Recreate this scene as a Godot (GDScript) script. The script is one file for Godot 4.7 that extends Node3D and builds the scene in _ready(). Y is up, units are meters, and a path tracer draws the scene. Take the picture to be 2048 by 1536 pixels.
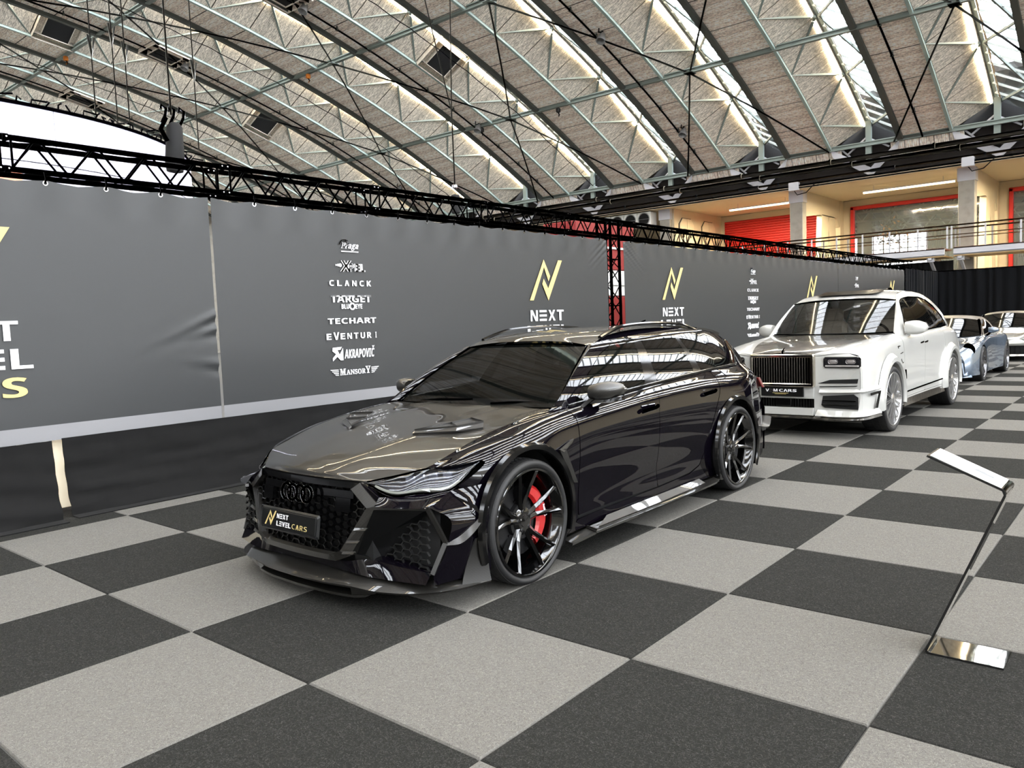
extends Node3D

const EYE := Vector3(-1.890414, 1.507214, 1.812970)
const RX := Vector3(0.642456, -0.039769, 0.765290)
const RY := Vector3(0.084544, 0.996235, -0.019204)
const RZ := Vector3(-0.761645, 0.077038, 0.643399)

# ---------------------------------------------------------------- scene
func _ready() -> void:
	var cam := Camera3D.new()
	cam.name = "camera"
	cam.fov = 52.36
	cam.near = 0.05
	cam.far = 400.0
	cam.transform = Transform3D(Basis(RX, RY, RZ), EYE)
	add_child(cam)
	cam.current = true
	var env := Environment.new()
	env.background_mode = Environment.BG_SKY
	var sky := Sky.new()
	var ps := ProceduralSkyMaterial.new()
	ps.sky_top_color = Color(0.95, 0.97, 1.0)
	ps.sky_horizon_color = Color(0.97, 0.98, 0.99)
	ps.ground_horizon_color = Color(0.55, 0.57, 0.58)
	ps.ground_bottom_color = Color(0.35, 0.36, 0.36)
	ps.sky_energy_multiplier = 3.6
	ps.ground_energy_multiplier = 1.0
	sky.sky_material = ps
	env.sky = sky
	env.tonemap_mode = Environment.TONE_MAPPER_LINEAR
	env.tonemap_exposure = 0.82
	env.sdfgi_enabled = true
	env.ssao_enabled = true
	env.ssil_enabled = true
	var we := WorldEnvironment.new()
	we.name = "environment"
	we.environment = env
	add_child(we)
	materials()
	build_floor()
	build_roof()
	build_end_wall()
	build_enclosure()
	build_stage_screen()
	build_banners()
	build_drapes()
	build_rigging()
	build_stand()
	build_cars()

# ---------------------------------------------------------------- helpers
var M := {}
var used := {}

class MB:
	var v := PackedVector3Array()
	var n := PackedVector3Array()
	var t := PackedVector2Array()
	func tri(a: Vector3, b: Vector3, c: Vector3, ua := Vector2.ZERO, ub := Vector2.ZERO, uc := Vector2.ZERO) -> void:
		var k := (b - a).cross(c - a)
		if k.length_squared() < 1e-16:
			return
		k = k.normalized()
		v.append_array([a, c, b]); n.append_array([k, k, k]); t.append_array([ua, uc, ub])
	func stri(a: Vector3, b: Vector3, c: Vector3, na: Vector3, nb: Vector3, nc: Vector3, ua := Vector2.ZERO, ub := Vector2.ZERO, uc := Vector2.ZERO) -> void:
		v.append_array([a, c, b]); n.append_array([na, nc, nb]); t.append_array([ua, uc, ub])
	func quad(a: Vector3, b: Vector3, c: Vector3, d: Vector3, u := Rect2(0, 0, 1, 1)) -> void:
		var p := u.position
		var e := u.end
		tri(a, b, c, p, Vector2(e.x, p.y), e)
		tri(a, c, d, p, e, Vector2(p.x, e.y))
	func hexa(p: Array) -> void:   # p[0..3] lower ring seen from above counter-clockwise, p[4..7] upper ring
		quad(p[3], p[2], p[1], p[0]); quad(p[4], p[5], p[6], p[7])
		for i in 4:
			var j := (i + 1) % 4
			quad(p[i], p[j], p[j + 4], p[i + 4])
	func box(c: Vector3, s: Vector3, b := Basis.IDENTITY) -> void:
		var h := s / 2
		var p := []
		for y in [-1, 1]:
			for q in [[-1, 1], [1, 1], [1, -1], [-1, -1]]:
				p.append(c + b * Vector3(q[0] * h.x, y * h.y, q[1] * h.z))
		hexa(p)
	func cbox(c: Vector3, s: Vector3, r: float, b := Basis.IDENTITY) -> void:   # chamfered box: rounded outline in xy, chamfered front and back
		var h := s / 2
		var lay := []
		for k: Array in [[-1.0, r], [-1.0 + r / h.z, 0.0], [1.0 - r / h.z, 0.0], [1.0, r]]:
			var q := []
			var w: float = h.x - k[1]
			var g: float = h.y - k[1]
			for m in [[w, -g + r], [w, g - r], [w - r, g], [-w + r, g], [-w, g - r], [-w, -g + r], [-w + r, -g], [w - r, -g]]:
				q.append(c + b * Vector3(m[0], m[1], k[0] * h.z))
			lay.append(q)
		for a in 3:
			for i in 8:
				var j := (i + 1) % 8
				quad(lay[a][i], lay[a][j], lay[a + 1][j], lay[a + 1][i])
		for i in range(1, 7):
			tri(lay[3][0], lay[3][i], lay[3][i + 1])
			tri(lay[0][0], lay[0][i + 1], lay[0][i])
	func tube(p: Vector3, q: Vector3, r: float, seg := 8, r2 := -1.0, caps := true) -> void:
		path([p, q], r, seg, r2, caps)
	func path(pts: Array, r: float, seg := 8, r2 := -1.0, caps := true, closed := false) -> void:
		var m := pts.size()
		var rings := []
		var nrm := []
		var up := Vector3.UP
		for i in m:
			var d: Vector3
			if closed:
				d = (pts[(i + 1) % m] - pts[(i + m - 1) % m]).normalized()
			else:
				d = (pts[mini(i + 1, m - 1)] - pts[maxi(i - 1, 0)]).normalized()
			if i == 0:
				up = Vector3.UP if absf(d.y) < 0.9 else Vector3.RIGHT
			var s := d.cross(up).normalized()
			up = s.cross(d).normalized()
			var rr := r if r2 < 0 else lerpf(r, r2, float(i) / (m - 1))
			var ring := []
			var nn := []
			for j in seg:
				var a := TAU * j / seg
				var k := s * cos(a) + up * sin(a)
				nn.append(k); ring.append(pts[i] + k * rr)
			rings.append(ring); nrm.append(nn)
		for i in (m if closed else m - 1):
			var i2 := (i + 1) % m
			for j in seg:
				var j2 := (j + 1) % seg
				stri(rings[i][j], rings[i][j2], rings[i2][j2], nrm[i][j], nrm[i][j2], nrm[i2][j2])
				stri(rings[i][j], rings[i2][j2], rings[i2][j], nrm[i][j], nrm[i2][j2], nrm[i2][j])
		if caps and not closed:
			for j in range(1, seg - 1):
				tri(rings[0][0], rings[0][j + 1], rings[0][j])
				tri(rings[m - 1][0], rings[m - 1][j], rings[m - 1][j + 1])
	func lathe(prof: Array, seg: int, x: Transform3D, a0 := 0.0, a1 := TAU) -> void:   # prof: Vector2(radius, along local y), outer side on the right hand when going up
		for i in prof.size() - 1:
			var p: Vector2 = prof[i]
			var q: Vector2 = prof[i + 1]
			var np := _pn(prof, i, true)
			var nq := _pn(prof, i, false)
			for j in seg:
				var a := lerpf(a0, a1, float(j) / seg)
				var b := lerpf(a0, a1, float(j + 1) / seg)
				var P := func(w: Vector2, an: float) -> Vector3: return x * Vector3(w.x * cos(an), w.y, -w.x * sin(an))
				var N := func(w: Vector2, an: float) -> Vector3: return (x.basis * Vector3(w.x * cos(an), w.y, -w.x * sin(an))).normalized()
				var A: Vector3 = P.call(p, a)
				var B: Vector3 = P.call(p, b)
				var C: Vector3 = P.call(q, b)
				var D: Vector3 = P.call(q, a)
				stri(A, B, C, N.call(np, a), N.call(np, b), N.call(nq, b))
				stri(A, C, D, N.call(np, a), N.call(nq, b), N.call(nq, a))
	func _pn(prof: Array, i: int, first: bool) -> Vector2:
		var d: Vector2 = (prof[i + 1] - prof[i]).normalized()
		var k := i - 1 if first else i + 1
		if k >= 0 and k < prof.size() - 1:
			var e: Vector2 = (prof[k + 1] - prof[k]).normalized()
			if d.dot(e) > 0.75:
				d = (d + e).normalized()
		return Vector2(d.y, -d.x)
	func prism(poly: PackedVector2Array, z0: float, z1: float, x := Transform3D.IDENTITY, caps := 3) -> void:   # outline in xy, extruded z0 -> z1
		var p := poly
		if Geometry2D.is_polygon_clockwise(p):
			p = p.duplicate(); p.reverse()
		# Godot calls a y-down clockwise polygon clockwise; make it counter-clockwise with y up
		var area := 0.0
		for i in p.size():
			var j := (i + 1) % p.size()
			area += p[i].x * p[j].y - p[j].x * p[i].y
		if area < 0:
			p = p.duplicate(); p.reverse()
		var ids := Geometry2D.triangulate_polygon(p)
		for i in range(0, ids.size(), 3):
			var a := p[ids[i]]
			var b := p[ids[i + 1]]
			var c := p[ids[i + 2]]
			if (b - a).cross(c - a) < 0:
				var s := b
				b = c; c = s
			if caps & 1:
				tri(x * Vector3(a.x, a.y, z1), x * Vector3(b.x, b.y, z1), x * Vector3(c.x, c.y, z1), a, b, c)
			if caps & 2:
				tri(x * Vector3(a.x, a.y, z0), x * Vector3(c.x, c.y, z0), x * Vector3(b.x, b.y, z0), a, c, b)
		for i in p.size():
			var a := p[i]
			var b := p[(i + 1) % p.size()]
			quad(x * Vector3(a.x, a.y, z0), x * Vector3(b.x, b.y, z0), x * Vector3(b.x, b.y, z1), x * Vector3(a.x, a.y, z1))
	func sheet(rows: Array, uvs := Vector2.ONE, flip := false) -> void:   # rows of points, smooth; front side: rows go up, points go right
		var R := rows.size()
		var C: int = rows[0].size()
		var nn := []
		for i in R:
			var l := []
			for j in C:
				var du: Vector3 = rows[i][mini(j + 1, C - 1)] - rows[i][maxi(j - 1, 0)]
				var dv: Vector3 = rows[mini(i + 1, R - 1)][j] - rows[maxi(i - 1, 0)][j]
				var k := du.cross(dv).normalized()
				l.append(-k if flip else k)
			nn.append(l)
		for i in R - 1:
			for j in C - 1:
				var a: Vector3 = rows[i][j]
				var b: Vector3 = rows[i][j + 1]
				var c: Vector3 = rows[i + 1][j + 1]
				var d: Vector3 = rows[i + 1][j]
				var ua := Vector2(float(j) / (C - 1), float(i) / (R - 1)) * uvs
				var uc := Vector2(float(j + 1) / (C - 1), float(i + 1) / (R - 1)) * uvs
				var ub := Vector2(uc.x, ua.y)
				var ud := Vector2(ua.x, uc.y)
				if flip:
					stri(a, c, b, nn[i][j], nn[i + 1][j + 1], nn[i][j + 1], ua, uc, ub)
					stri(a, d, c, nn[i][j], nn[i + 1][j], nn[i + 1][j + 1], ua, ud, uc)
				else:
					stri(a, b, c, nn[i][j], nn[i][j + 1], nn[i + 1][j + 1], ua, ub, uc)
					stri(a, c, d, nn[i][j], nn[i + 1][j + 1], nn[i + 1][j], ua, uc, ud)
	func slab(rows: Array, thick: float, uvs := Vector2.ONE) -> void:   # a sheet with thickness along its normals (behind it)
		sheet(rows, uvs)
		var R := rows.size()
		var C: int = rows[0].size()
		var back := []
		for i in R:
			var l := []
			for j in C:
				var du: Vector3 = rows[i][mini(j + 1, C - 1)] - rows[i][maxi(j - 1, 0)]
				var dv: Vector3 = rows[mini(i + 1, R - 1)][j] - rows[maxi(i - 1, 0)][j]
				l.append(rows[i][j] - du.cross(dv).normalized() * thick)
			back.append(l)
		sheet(back, uvs, true)
		for j in C - 1:
			quad(back[0][j], back[0][j + 1], rows[0][j + 1], rows[0][j])
			quad(rows[R - 1][j], rows[R - 1][j + 1], back[R - 1][j + 1], back[R - 1][j])
		for i in R - 1:
			quad(back[i + 1][0], back[i][0], rows[i][0], rows[i + 1][0])
			quad(rows[i + 1][C - 1], rows[i][C - 1], back[i][C - 1], back[i + 1][C - 1])
	func mesh() -> ArrayMesh:
		var m := ArrayMesh.new()
		if v.is_empty():
			return m
		var a := []
		a.resize(Mesh.ARRAY_MAX)
		a[Mesh.ARRAY_VERTEX] = v; a[Mesh.ARRAY_NORMAL] = n; a[Mesh.ARRAY_TEX_UV] = t
		m.add_surface_from_arrays(Mesh.PRIMITIVE_TRIANGLES, a)
		return m

func numbered(s: String) -> String:
	if not used.has(s):
		used[s] = 0
		return s
	used[s] += 1
	return "%s_%03d" % [s, used[s]]

func thing(called: String, label: String, category: String, at := Vector3.ZERO, group := "", kind := "") -> Node3D:
	var o := Node3D.new()
	o.name = numbered(called)
	add_child(o)
	o.position = at
	if label: o.set_meta("label", label)
	if category: o.set_meta("category", category)
	if group: o.set_meta("group", group)
	if kind: o.set_meta("kind", kind)
	return o

func part(parent: Node3D, called: String, mesh, mat: Material, at := Transform3D.IDENTITY, label := "") -> MeshInstance3D:
	var o := MeshInstance3D.new()
	o.name = called if parent != self else numbered(called)
	o.mesh = mesh.mesh() if mesh is MB else mesh
	o.material_override = mat
	o.transform = at
	if label: o.set_meta("label", label)
	parent.add_child(o, true)
	return o

func tag(o: Node3D, label: String, category := "", group := "", kind := "") -> Node3D:
	o.set_meta("label", label)
	if category: o.set_meta("category", category)
	if group: o.set_meta("group", group)
	if kind: o.set_meta("kind", kind)
	return o

func struct(called: String, mesh, mat: Material, label := "") -> MeshInstance3D:
	var o := part(self, called, mesh, mat)
	o.set_meta("kind", "structure")
	if label: o.set_meta("label", label)
	return o

func mat(c: Color, rough := 0.6, metal := 0.0, more := {}) -> StandardMaterial3D:
	var m := StandardMaterial3D.new()
	m.albedo_color = c
	m.roughness = rough
	m.metallic = metal
	for k in more:
		m.set(k, more[k])
	return m

func noise_tex(freq: float, size := 512, ramp := [], octaves := 4, sd := 1, normal := false, type := FastNoiseLite.TYPE_SIMPLEX_SMOOTH) -> NoiseTexture2D:
	var f := FastNoiseLite.new()
	f.seed = sd; f.frequency = freq; f.fractal_octaves = octaves; f.noise_type = type
	var t := NoiseTexture2D.new()
	t.width = size; t.height = size; t.seamless = true; t.noise = f
	t.generate_mipmaps = false
	if normal:
		t.as_normal_map = true
		t.bump_strength = 4.0
	if ramp:
		var g := Gradient.new()
		g.offsets = PackedFloat32Array(ramp[0]); g.colors = PackedColorArray(ramp[1])
		t.color_ramp = g
	return t

func fibres(size: int, count: int, base: Color, lo: float, hi: float, len0: float, sd: int, along := -1.0) -> ImageTexture:   # short pale and dark strands on a ground colour
	var r := RandomNumberGenerator.new()
	r.seed = sd
	var im := Image.create_empty(size, size, false, Image.FORMAT_RGB8)
	im.fill(base)
	for i in count:
		var a := r.randf() * TAU if along < 0 else along + r.randfn(0.0, 0.25)
		var p := Vector2(r.randf(), r.randf()) * size
		var d := Vector2(cos(a), sin(a))
		var k := lerpf(lo, hi, r.randf())
		var bend := r.randfn(0.0, 0.08)
		var c := Color(base.r * k, base.g * k * lerpf(0.99, 1.0, r.randf()), base.b * k * lerpf(0.96, 1.02, r.randf()))
		for s in int(len0 * lerpf(0.5, 1.5, r.randf())):
			im.set_pixel(posmod(int(p.x), size), posmod(int(p.y), size), c)
			p += d
			d = d.rotated(bend)
	return ImageTexture.create_from_image(im)

func board_tex(sd: int, base: Color, rows: int, joint: float) -> ImageTexture:   # boards lying side by side, grain running along u
	var r := RandomNumberGenerator.new()
	r.seed = sd
	var S := 512
	var f := FastNoiseLite.new()
	f.seed = sd; f.frequency = 0.02; f.fractal_octaves = 3
	var im := Image.create_empty(S, S, false, Image.FORMAT_RGB8)
	var bh := S / rows
	for b in rows:
		var tone := r.randf_range(0.90, 1.08)
		var lines := []
		for y in bh:
			lines.append(r.randf_range(0.86, 1.08))
		for y in bh:
			var e := 1.0 if y > 1 else joint
			for x in S:
				var k: float = tone * e * (0.55 + 0.45 * lines[y]) * (1.0 + 0.42 * f.get_noise_2d(x * 0.55, (b * bh + y) * 5.0) + 0.16 * f.get_noise_2d(x * 2.0 + 900.0, b * 77.0 + y * 1.2))
				im.set_pixel(x, b * bh + y, Color(base.r * k, base.g * k, base.b * k))
	return ImageTexture.create_from_image(im)

func carbon_tex(dark: Color, pale: Color) -> ImageTexture:   # 2x2 twill
	var im := Image.create_empty(64, 64, false, Image.FORMAT_RGB8)
	for y in 64:
		for x in 64:
			var cx := x / 8
			var cy := y / 8
			var warp := posmod(cx - cy, 4) < 2
			var q := (x % 8 if not warp else y % 8) / 7.0
			var k: float = sin(PI * clampf(q, 0.05, 0.95))
			im.set_pixel(x, y, dark.lerp(pale, (0.35 + 0.65 * k) * (1.0 if warp else 0.35)))
	return ImageTexture.create_from_image(im)

func materials() -> void:
	var tri := {"uv1_triplanar": true, "uv1_world_triplanar": true}
	# carpet: needle felt with pale strands
	var fl := fibres(1024, 30000, Color(0.40, 0.395, 0.38), 0.62, 1.45, 13.0, 11)
	var fd := fibres(1024, 26000, Color(0.155, 0.153, 0.149), 0.45, 2.3, 12.0, 12)
	M.carpet_light = mat(Color.WHITE, 1.0, 0, {"albedo_texture": fl, "uv1_scale": Vector3.ONE * 1.25, "heightmap_enabled": true, "heightmap_texture": fl, "heightmap_scale": 0.5, "metallic_specular": 0.15}.merged(tri))
	M.carpet_dark = mat(Color.WHITE, 1.0, 0, {"albedo_texture": fd, "uv1_scale": Vector3.ONE * 1.25, "heightmap_enabled": true, "heightmap_texture": fd, "heightmap_scale": 0.5, "metallic_specular": 0.15}.merged(tri))
	M.subfloor = mat(Color(0.33, 0.33, 0.32), 0.9)
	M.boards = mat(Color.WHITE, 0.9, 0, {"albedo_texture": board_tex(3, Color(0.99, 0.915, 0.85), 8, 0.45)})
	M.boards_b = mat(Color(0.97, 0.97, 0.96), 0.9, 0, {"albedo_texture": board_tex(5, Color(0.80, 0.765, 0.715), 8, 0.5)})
	M.roof_skin = mat(Color(0.13, 0.11, 0.10), 0.95)
	M.teal = mat(Color(0.62, 0.69, 0.665), 0.55)
	M.steel_dark = mat(Color(0.29, 0.31, 0.295), 0.6)
	M.steel_mid = mat(Color(0.47, 0.51, 0.49), 0.55)
	M.rod = mat(Color(0.62, 0.62, 0.57), 0.45, 0.3)
	M.black_void = mat(Color(0.03, 0.031, 0.035), 0.95)
	M.glass_roof = mat(Color(0.9, 0.95, 0.95, 0.12), 0.05, 0, {"transparency": BaseMaterial3D.TRANSPARENCY_ALPHA})
	M.glaze_bar = mat(Color(0.66, 0.68, 0.66), 0.6)
	M.blind = mat(Color(0.30, 0.25, 0.19), 0.9)
	M.led = mat(Color(1, 0.95, 0.85), 0.5, 0, {"emission_enabled": true, "emission": Color(1.0, 0.92, 0.78), "emission_energy_multiplier": 26.0})
	M.tube = mat(Color(1, 0.97, 0.9), 0.5, 0, {"emission_enabled": true, "emission": Color(1.0, 0.90, 0.72), "emission_energy_multiplier": 4.5})
	M.concrete = mat(Color(0.62, 0.60, 0.56), 0.85, 0, {"albedo_texture": noise_tex(0.012, 512, [[0.0, 0.5, 1.0], [Color(0.88, 0.88, 0.88), Color(0.97, 0.97, 0.97), Color(1, 1, 1)]], 5, 7), "uv1_scale": Vector3.ONE * 0.3}.merged(tri))
	M.beige = mat(Color(0.74, 0.69, 0.59), 0.8)
	M.beige_pale = mat(Color(0.80, 0.75, 0.64), 0.75)
	M.ochre = mat(Color(0.72, 0.60, 0.42), 0.6)
	M.pipe = mat(Color(0.76, 0.72, 0.64), 0.6)
	M.pipe_brass = mat(Color(0.69, 0.58, 0.42), 0.55)
	M.galv = mat(Color(0.58, 0.58, 0.58), 0.45, 0.4)
	M.galv_pale = mat(Color(0.72, 0.72, 0.74), 0.5)
	M.red = mat(Color(0.72, 0.12, 0.09), 0.55)
	M.red_dark = mat(Color(0.50, 0.10, 0.09), 0.55)
	M.handrail = mat(Color(0.55, 0.41, 0.29), 0.5)
	M.deck = mat(Color(0.36, 0.22, 0.17), 0.7)
	M.white = mat(Color(0.86, 0.86, 0.84), 0.6)
	M.hole = mat(Color(0.02, 0.02, 0.022), 0.9)
	M.dark_line = mat(Color(0.12, 0.10, 0.09), 0.8)
	M.drape = mat(Color(0.055, 0.058, 0.066), 1.0, 0, {"metallic_specular": 0.2, "rim_enabled": true, "rim": 0.25, "rim_tint": 0.5})
	var cn := noise_tex(0.35, 512, [], 2, 5)
	M.banner = mat(Color(0.175, 0.181, 0.185), 0.42, 0, {"metallic_specular": 0.5, "heightmap_enabled": true, "heightmap_texture": cn, "heightmap_scale": 0.04, "uv1_scale": Vector3.ONE * 3.0}.merged(tri))
	M.hem = mat(Color(0.48, 0.48, 0.49), 0.6)
	M.print_white = mat(Color(0.95, 0.95, 0.96), 0.6)
	M.print_gold = mat(Color(0.80, 0.715, 0.47), 0.6)
	M.skirt = mat(Color(0.105, 0.104, 0.104), 0.95, 0, {"metallic_specular": 0.2, "rim_enabled": true, "rim": 0.2})
	M.truss_black = mat(Color(0.05, 0.05, 0.055), 0.38, 0.2)
	M.chrome = mat(Color(0.82, 0.82, 0.84), 0.12, 1.0)
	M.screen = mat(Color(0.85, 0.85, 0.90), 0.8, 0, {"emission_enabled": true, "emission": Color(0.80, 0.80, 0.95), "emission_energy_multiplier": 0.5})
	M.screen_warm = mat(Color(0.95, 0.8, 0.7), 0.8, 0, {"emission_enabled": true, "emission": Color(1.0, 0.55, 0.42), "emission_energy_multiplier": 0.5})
	M.rope = mat(Color(0.10, 0.085, 0.13), 0.8)
	M.black_fabric = mat(Color(0.045, 0.045, 0.05), 0.85)
	M.wire = mat(Color(0.62, 0.60, 0.56), 0.4, 0.5)
	M.orange = mat(Color(0.80, 0.45, 0.10), 0.6)
	M.day_glass = mat(Color(0.92, 0.97, 0.98, 0.12), 0.05, 0, {"transparency": BaseMaterial3D.TRANSPARENCY_ALPHA})
	M.dark_steel = mat(Color(0.10, 0.105, 0.11), 0.6)
	M.paper = mat(Color(0.97, 0.97, 0.96), 0.35)
	M.ink = mat(Color(0.45, 0.46, 0.47), 0.6)
	M.mirror = mat(Color(0.72, 0.71, 0.69), 0.03, 1.0)
	M.fold_edge = mat(Color(0.02, 0.02, 0.02), 0.5)

func pixel(p: Vector3) -> Vector3:   # where a point falls in the 2048 x 1536 frame, z = depth
	var d := p - EYE
	var z := -d.dot(RZ)
	return Vector3(1024 + 1562.05 * d.dot(RX) / z, 768 - 1562.05 * d.dot(RY) / z, z)

func in_frame(p: Vector3, margin := 40.0) -> bool:
	var q := pixel(p)
	return q.z > 0.3 and q.x > -margin and q.x < 2048 + margin and q.y > -margin and q.y < 1536 + margin

# ---------------------------------------------------------------- carpet floor
func build_floor() -> void:
	var b := MB.new()
	b.box(Vector3(5, -0.11, 0), Vector3(90, 0.20, 130))
	var fl := struct("floor", b, M.subfloor, "floor of the hall laid with light and dark grey carpet squares like a chessboard")
	var t := MB.new()
	var e := 0.4985
	var c := 0.006
	var lo := [Vector3(-e, -0.008, e), Vector3(e, -0.008, e), Vector3(e, -0.008, -e), Vector3(-e, -0.008, -e)]
	var up := [Vector3(-e + c, 0.0, e - c), Vector3(e - c, 0.0, e - c), Vector3(e - c, 0.0, -e + c), Vector3(-e + c, 0.0, -e + c)]
	t.quad(up[0], up[1], up[2], up[3])
	for i in 4:
		t.quad(lo[i], lo[(i + 1) % 4], up[(i + 1) % 4], up[i])
	var tm := t.mesh()
	var cells := []
	for i in range(-8, 40):
		for j in range(-14, 7):
			var p := Vector3(i + 0.5, 0, -j - 0.5)
			var near := 1e9
			for o in [Vector3(-0.5, 0, -0.5), Vector3(0.5, 0, -0.5), Vector3(0.5, 0, 0.5), Vector3(-0.5, 0, 0.5)]:
				if in_frame(p + o, 10.0):
					near = minf(near, pixel(p).z)
			cells.append([near, p, posmod(i + j, 2)])
	cells.sort_custom(func(a, b2): return a[0] < b2[0])
	var rest := [MB.new(), MB.new()]
	for k in cells.size():
		var q = cells[k]
		if k < 290 and q[0] < 1e8:
			part(fl, "carpet_tile", tm, M.carpet_dark if q[2] else M.carpet_light, Transform3D(Basis.IDENTITY, q[1]))
		else:
			var r: MB = rest[q[2]]
			var a: Vector3 = q[1]
			r.quad(a + up[0], a + up[1], a + up[2], a + up[3])
	for k in 2:
		part(fl, "carpet_field", rest[k], M.carpet_dark if k else M.carpet_light).set_meta("kind", "stuff")

# ---------------------------------------------------------------- vaulted roof
const AX := 3.53
const AY := -59.41
const AR := 77.5
func th(k: float) -> float:
	return deg_to_rad(21.43 + (1.45 if k > 0 else 1.492) * k)
func arc(k: float, z: float, up := 0.0) -> Vector3:
	var a := th(k)
	return Vector3(AX + (AR + up) * sin(a), AY + (AR + up) * cos(a), z)
func bay_z(n: int) -> float:
	return -5.97 + 5.358 * (n - 6)
const RIDGE := 1.2
const K1 := 4
const LED_POWER := 40.0
const K0 := -32
const DR := 1.66
const DD := 3.23
const ORD := ["rightmost", "second", "third", "fourth", "fifth", "sixth", "seventh", "eighth", "ninth", "tenth", "eleventh", "twelfth"]

func panel(b: MB, p: Array, thick: float, ul: float, vl: float, v0: float) -> void:   # p: four corners, seen from below counter-clockwise; u along p0-p1
	var k: Vector3 = (p[1] - p[0]).cross(p[3] - p[0]).normalized() * thick
	b.quad(p[0], p[1], p[2], p[3], Rect2(0.13 * v0, v0, ul, vl))
	for i in 4:
		var a: Vector3 = p[i]
		var c: Vector3 = p[(i + 1) % 4]
		b.quad(a - k, c - k, c, a, Rect2(0, v0, 0.02, 0.02))
	b.quad(p[3] - k, p[2] - k, p[1] - k, p[0] - k)

func bar(b: MB, p: Vector3, q: Vector3, w: float, h: float, up := Vector3.UP) -> void:   # straight rectangular member
	var d := (q - p).normalized()
	var s := d.cross(up).normalized()
	var u := s.cross(d)
	b.box((p + q) / 2, Vector3((q - p).length(), h, w), Basis(d, u, s))

func curved(b: MB, k0: float, k1: float, z: float, w: float, h: float, up: float) -> void:   # rectangular chord along the arch
	var m := int((k1 - k0) * 2)
	var ring := []
	for i in m + 1:
		var k := lerpf(k0, k1, float(i) / m)
		ring.append([arc(k, z - w / 2, up - h / 2), arc(k, z + w / 2, up - h / 2), arc(k, z + w / 2, up + h / 2), arc(k, z - w / 2, up + h / 2)])
	for i in m:
		for j in 4:
			var j2 := (j + 1) % 4
			b.quad(ring[i][j2], ring[i][j], ring[i + 1][j], ring[i + 1][j2])
	b.quad(ring[0][0], ring[0][1], ring[0][2], ring[0][3])
	b.quad(ring[m][3], ring[m][2], ring[m][1], ring[m][0])

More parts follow.
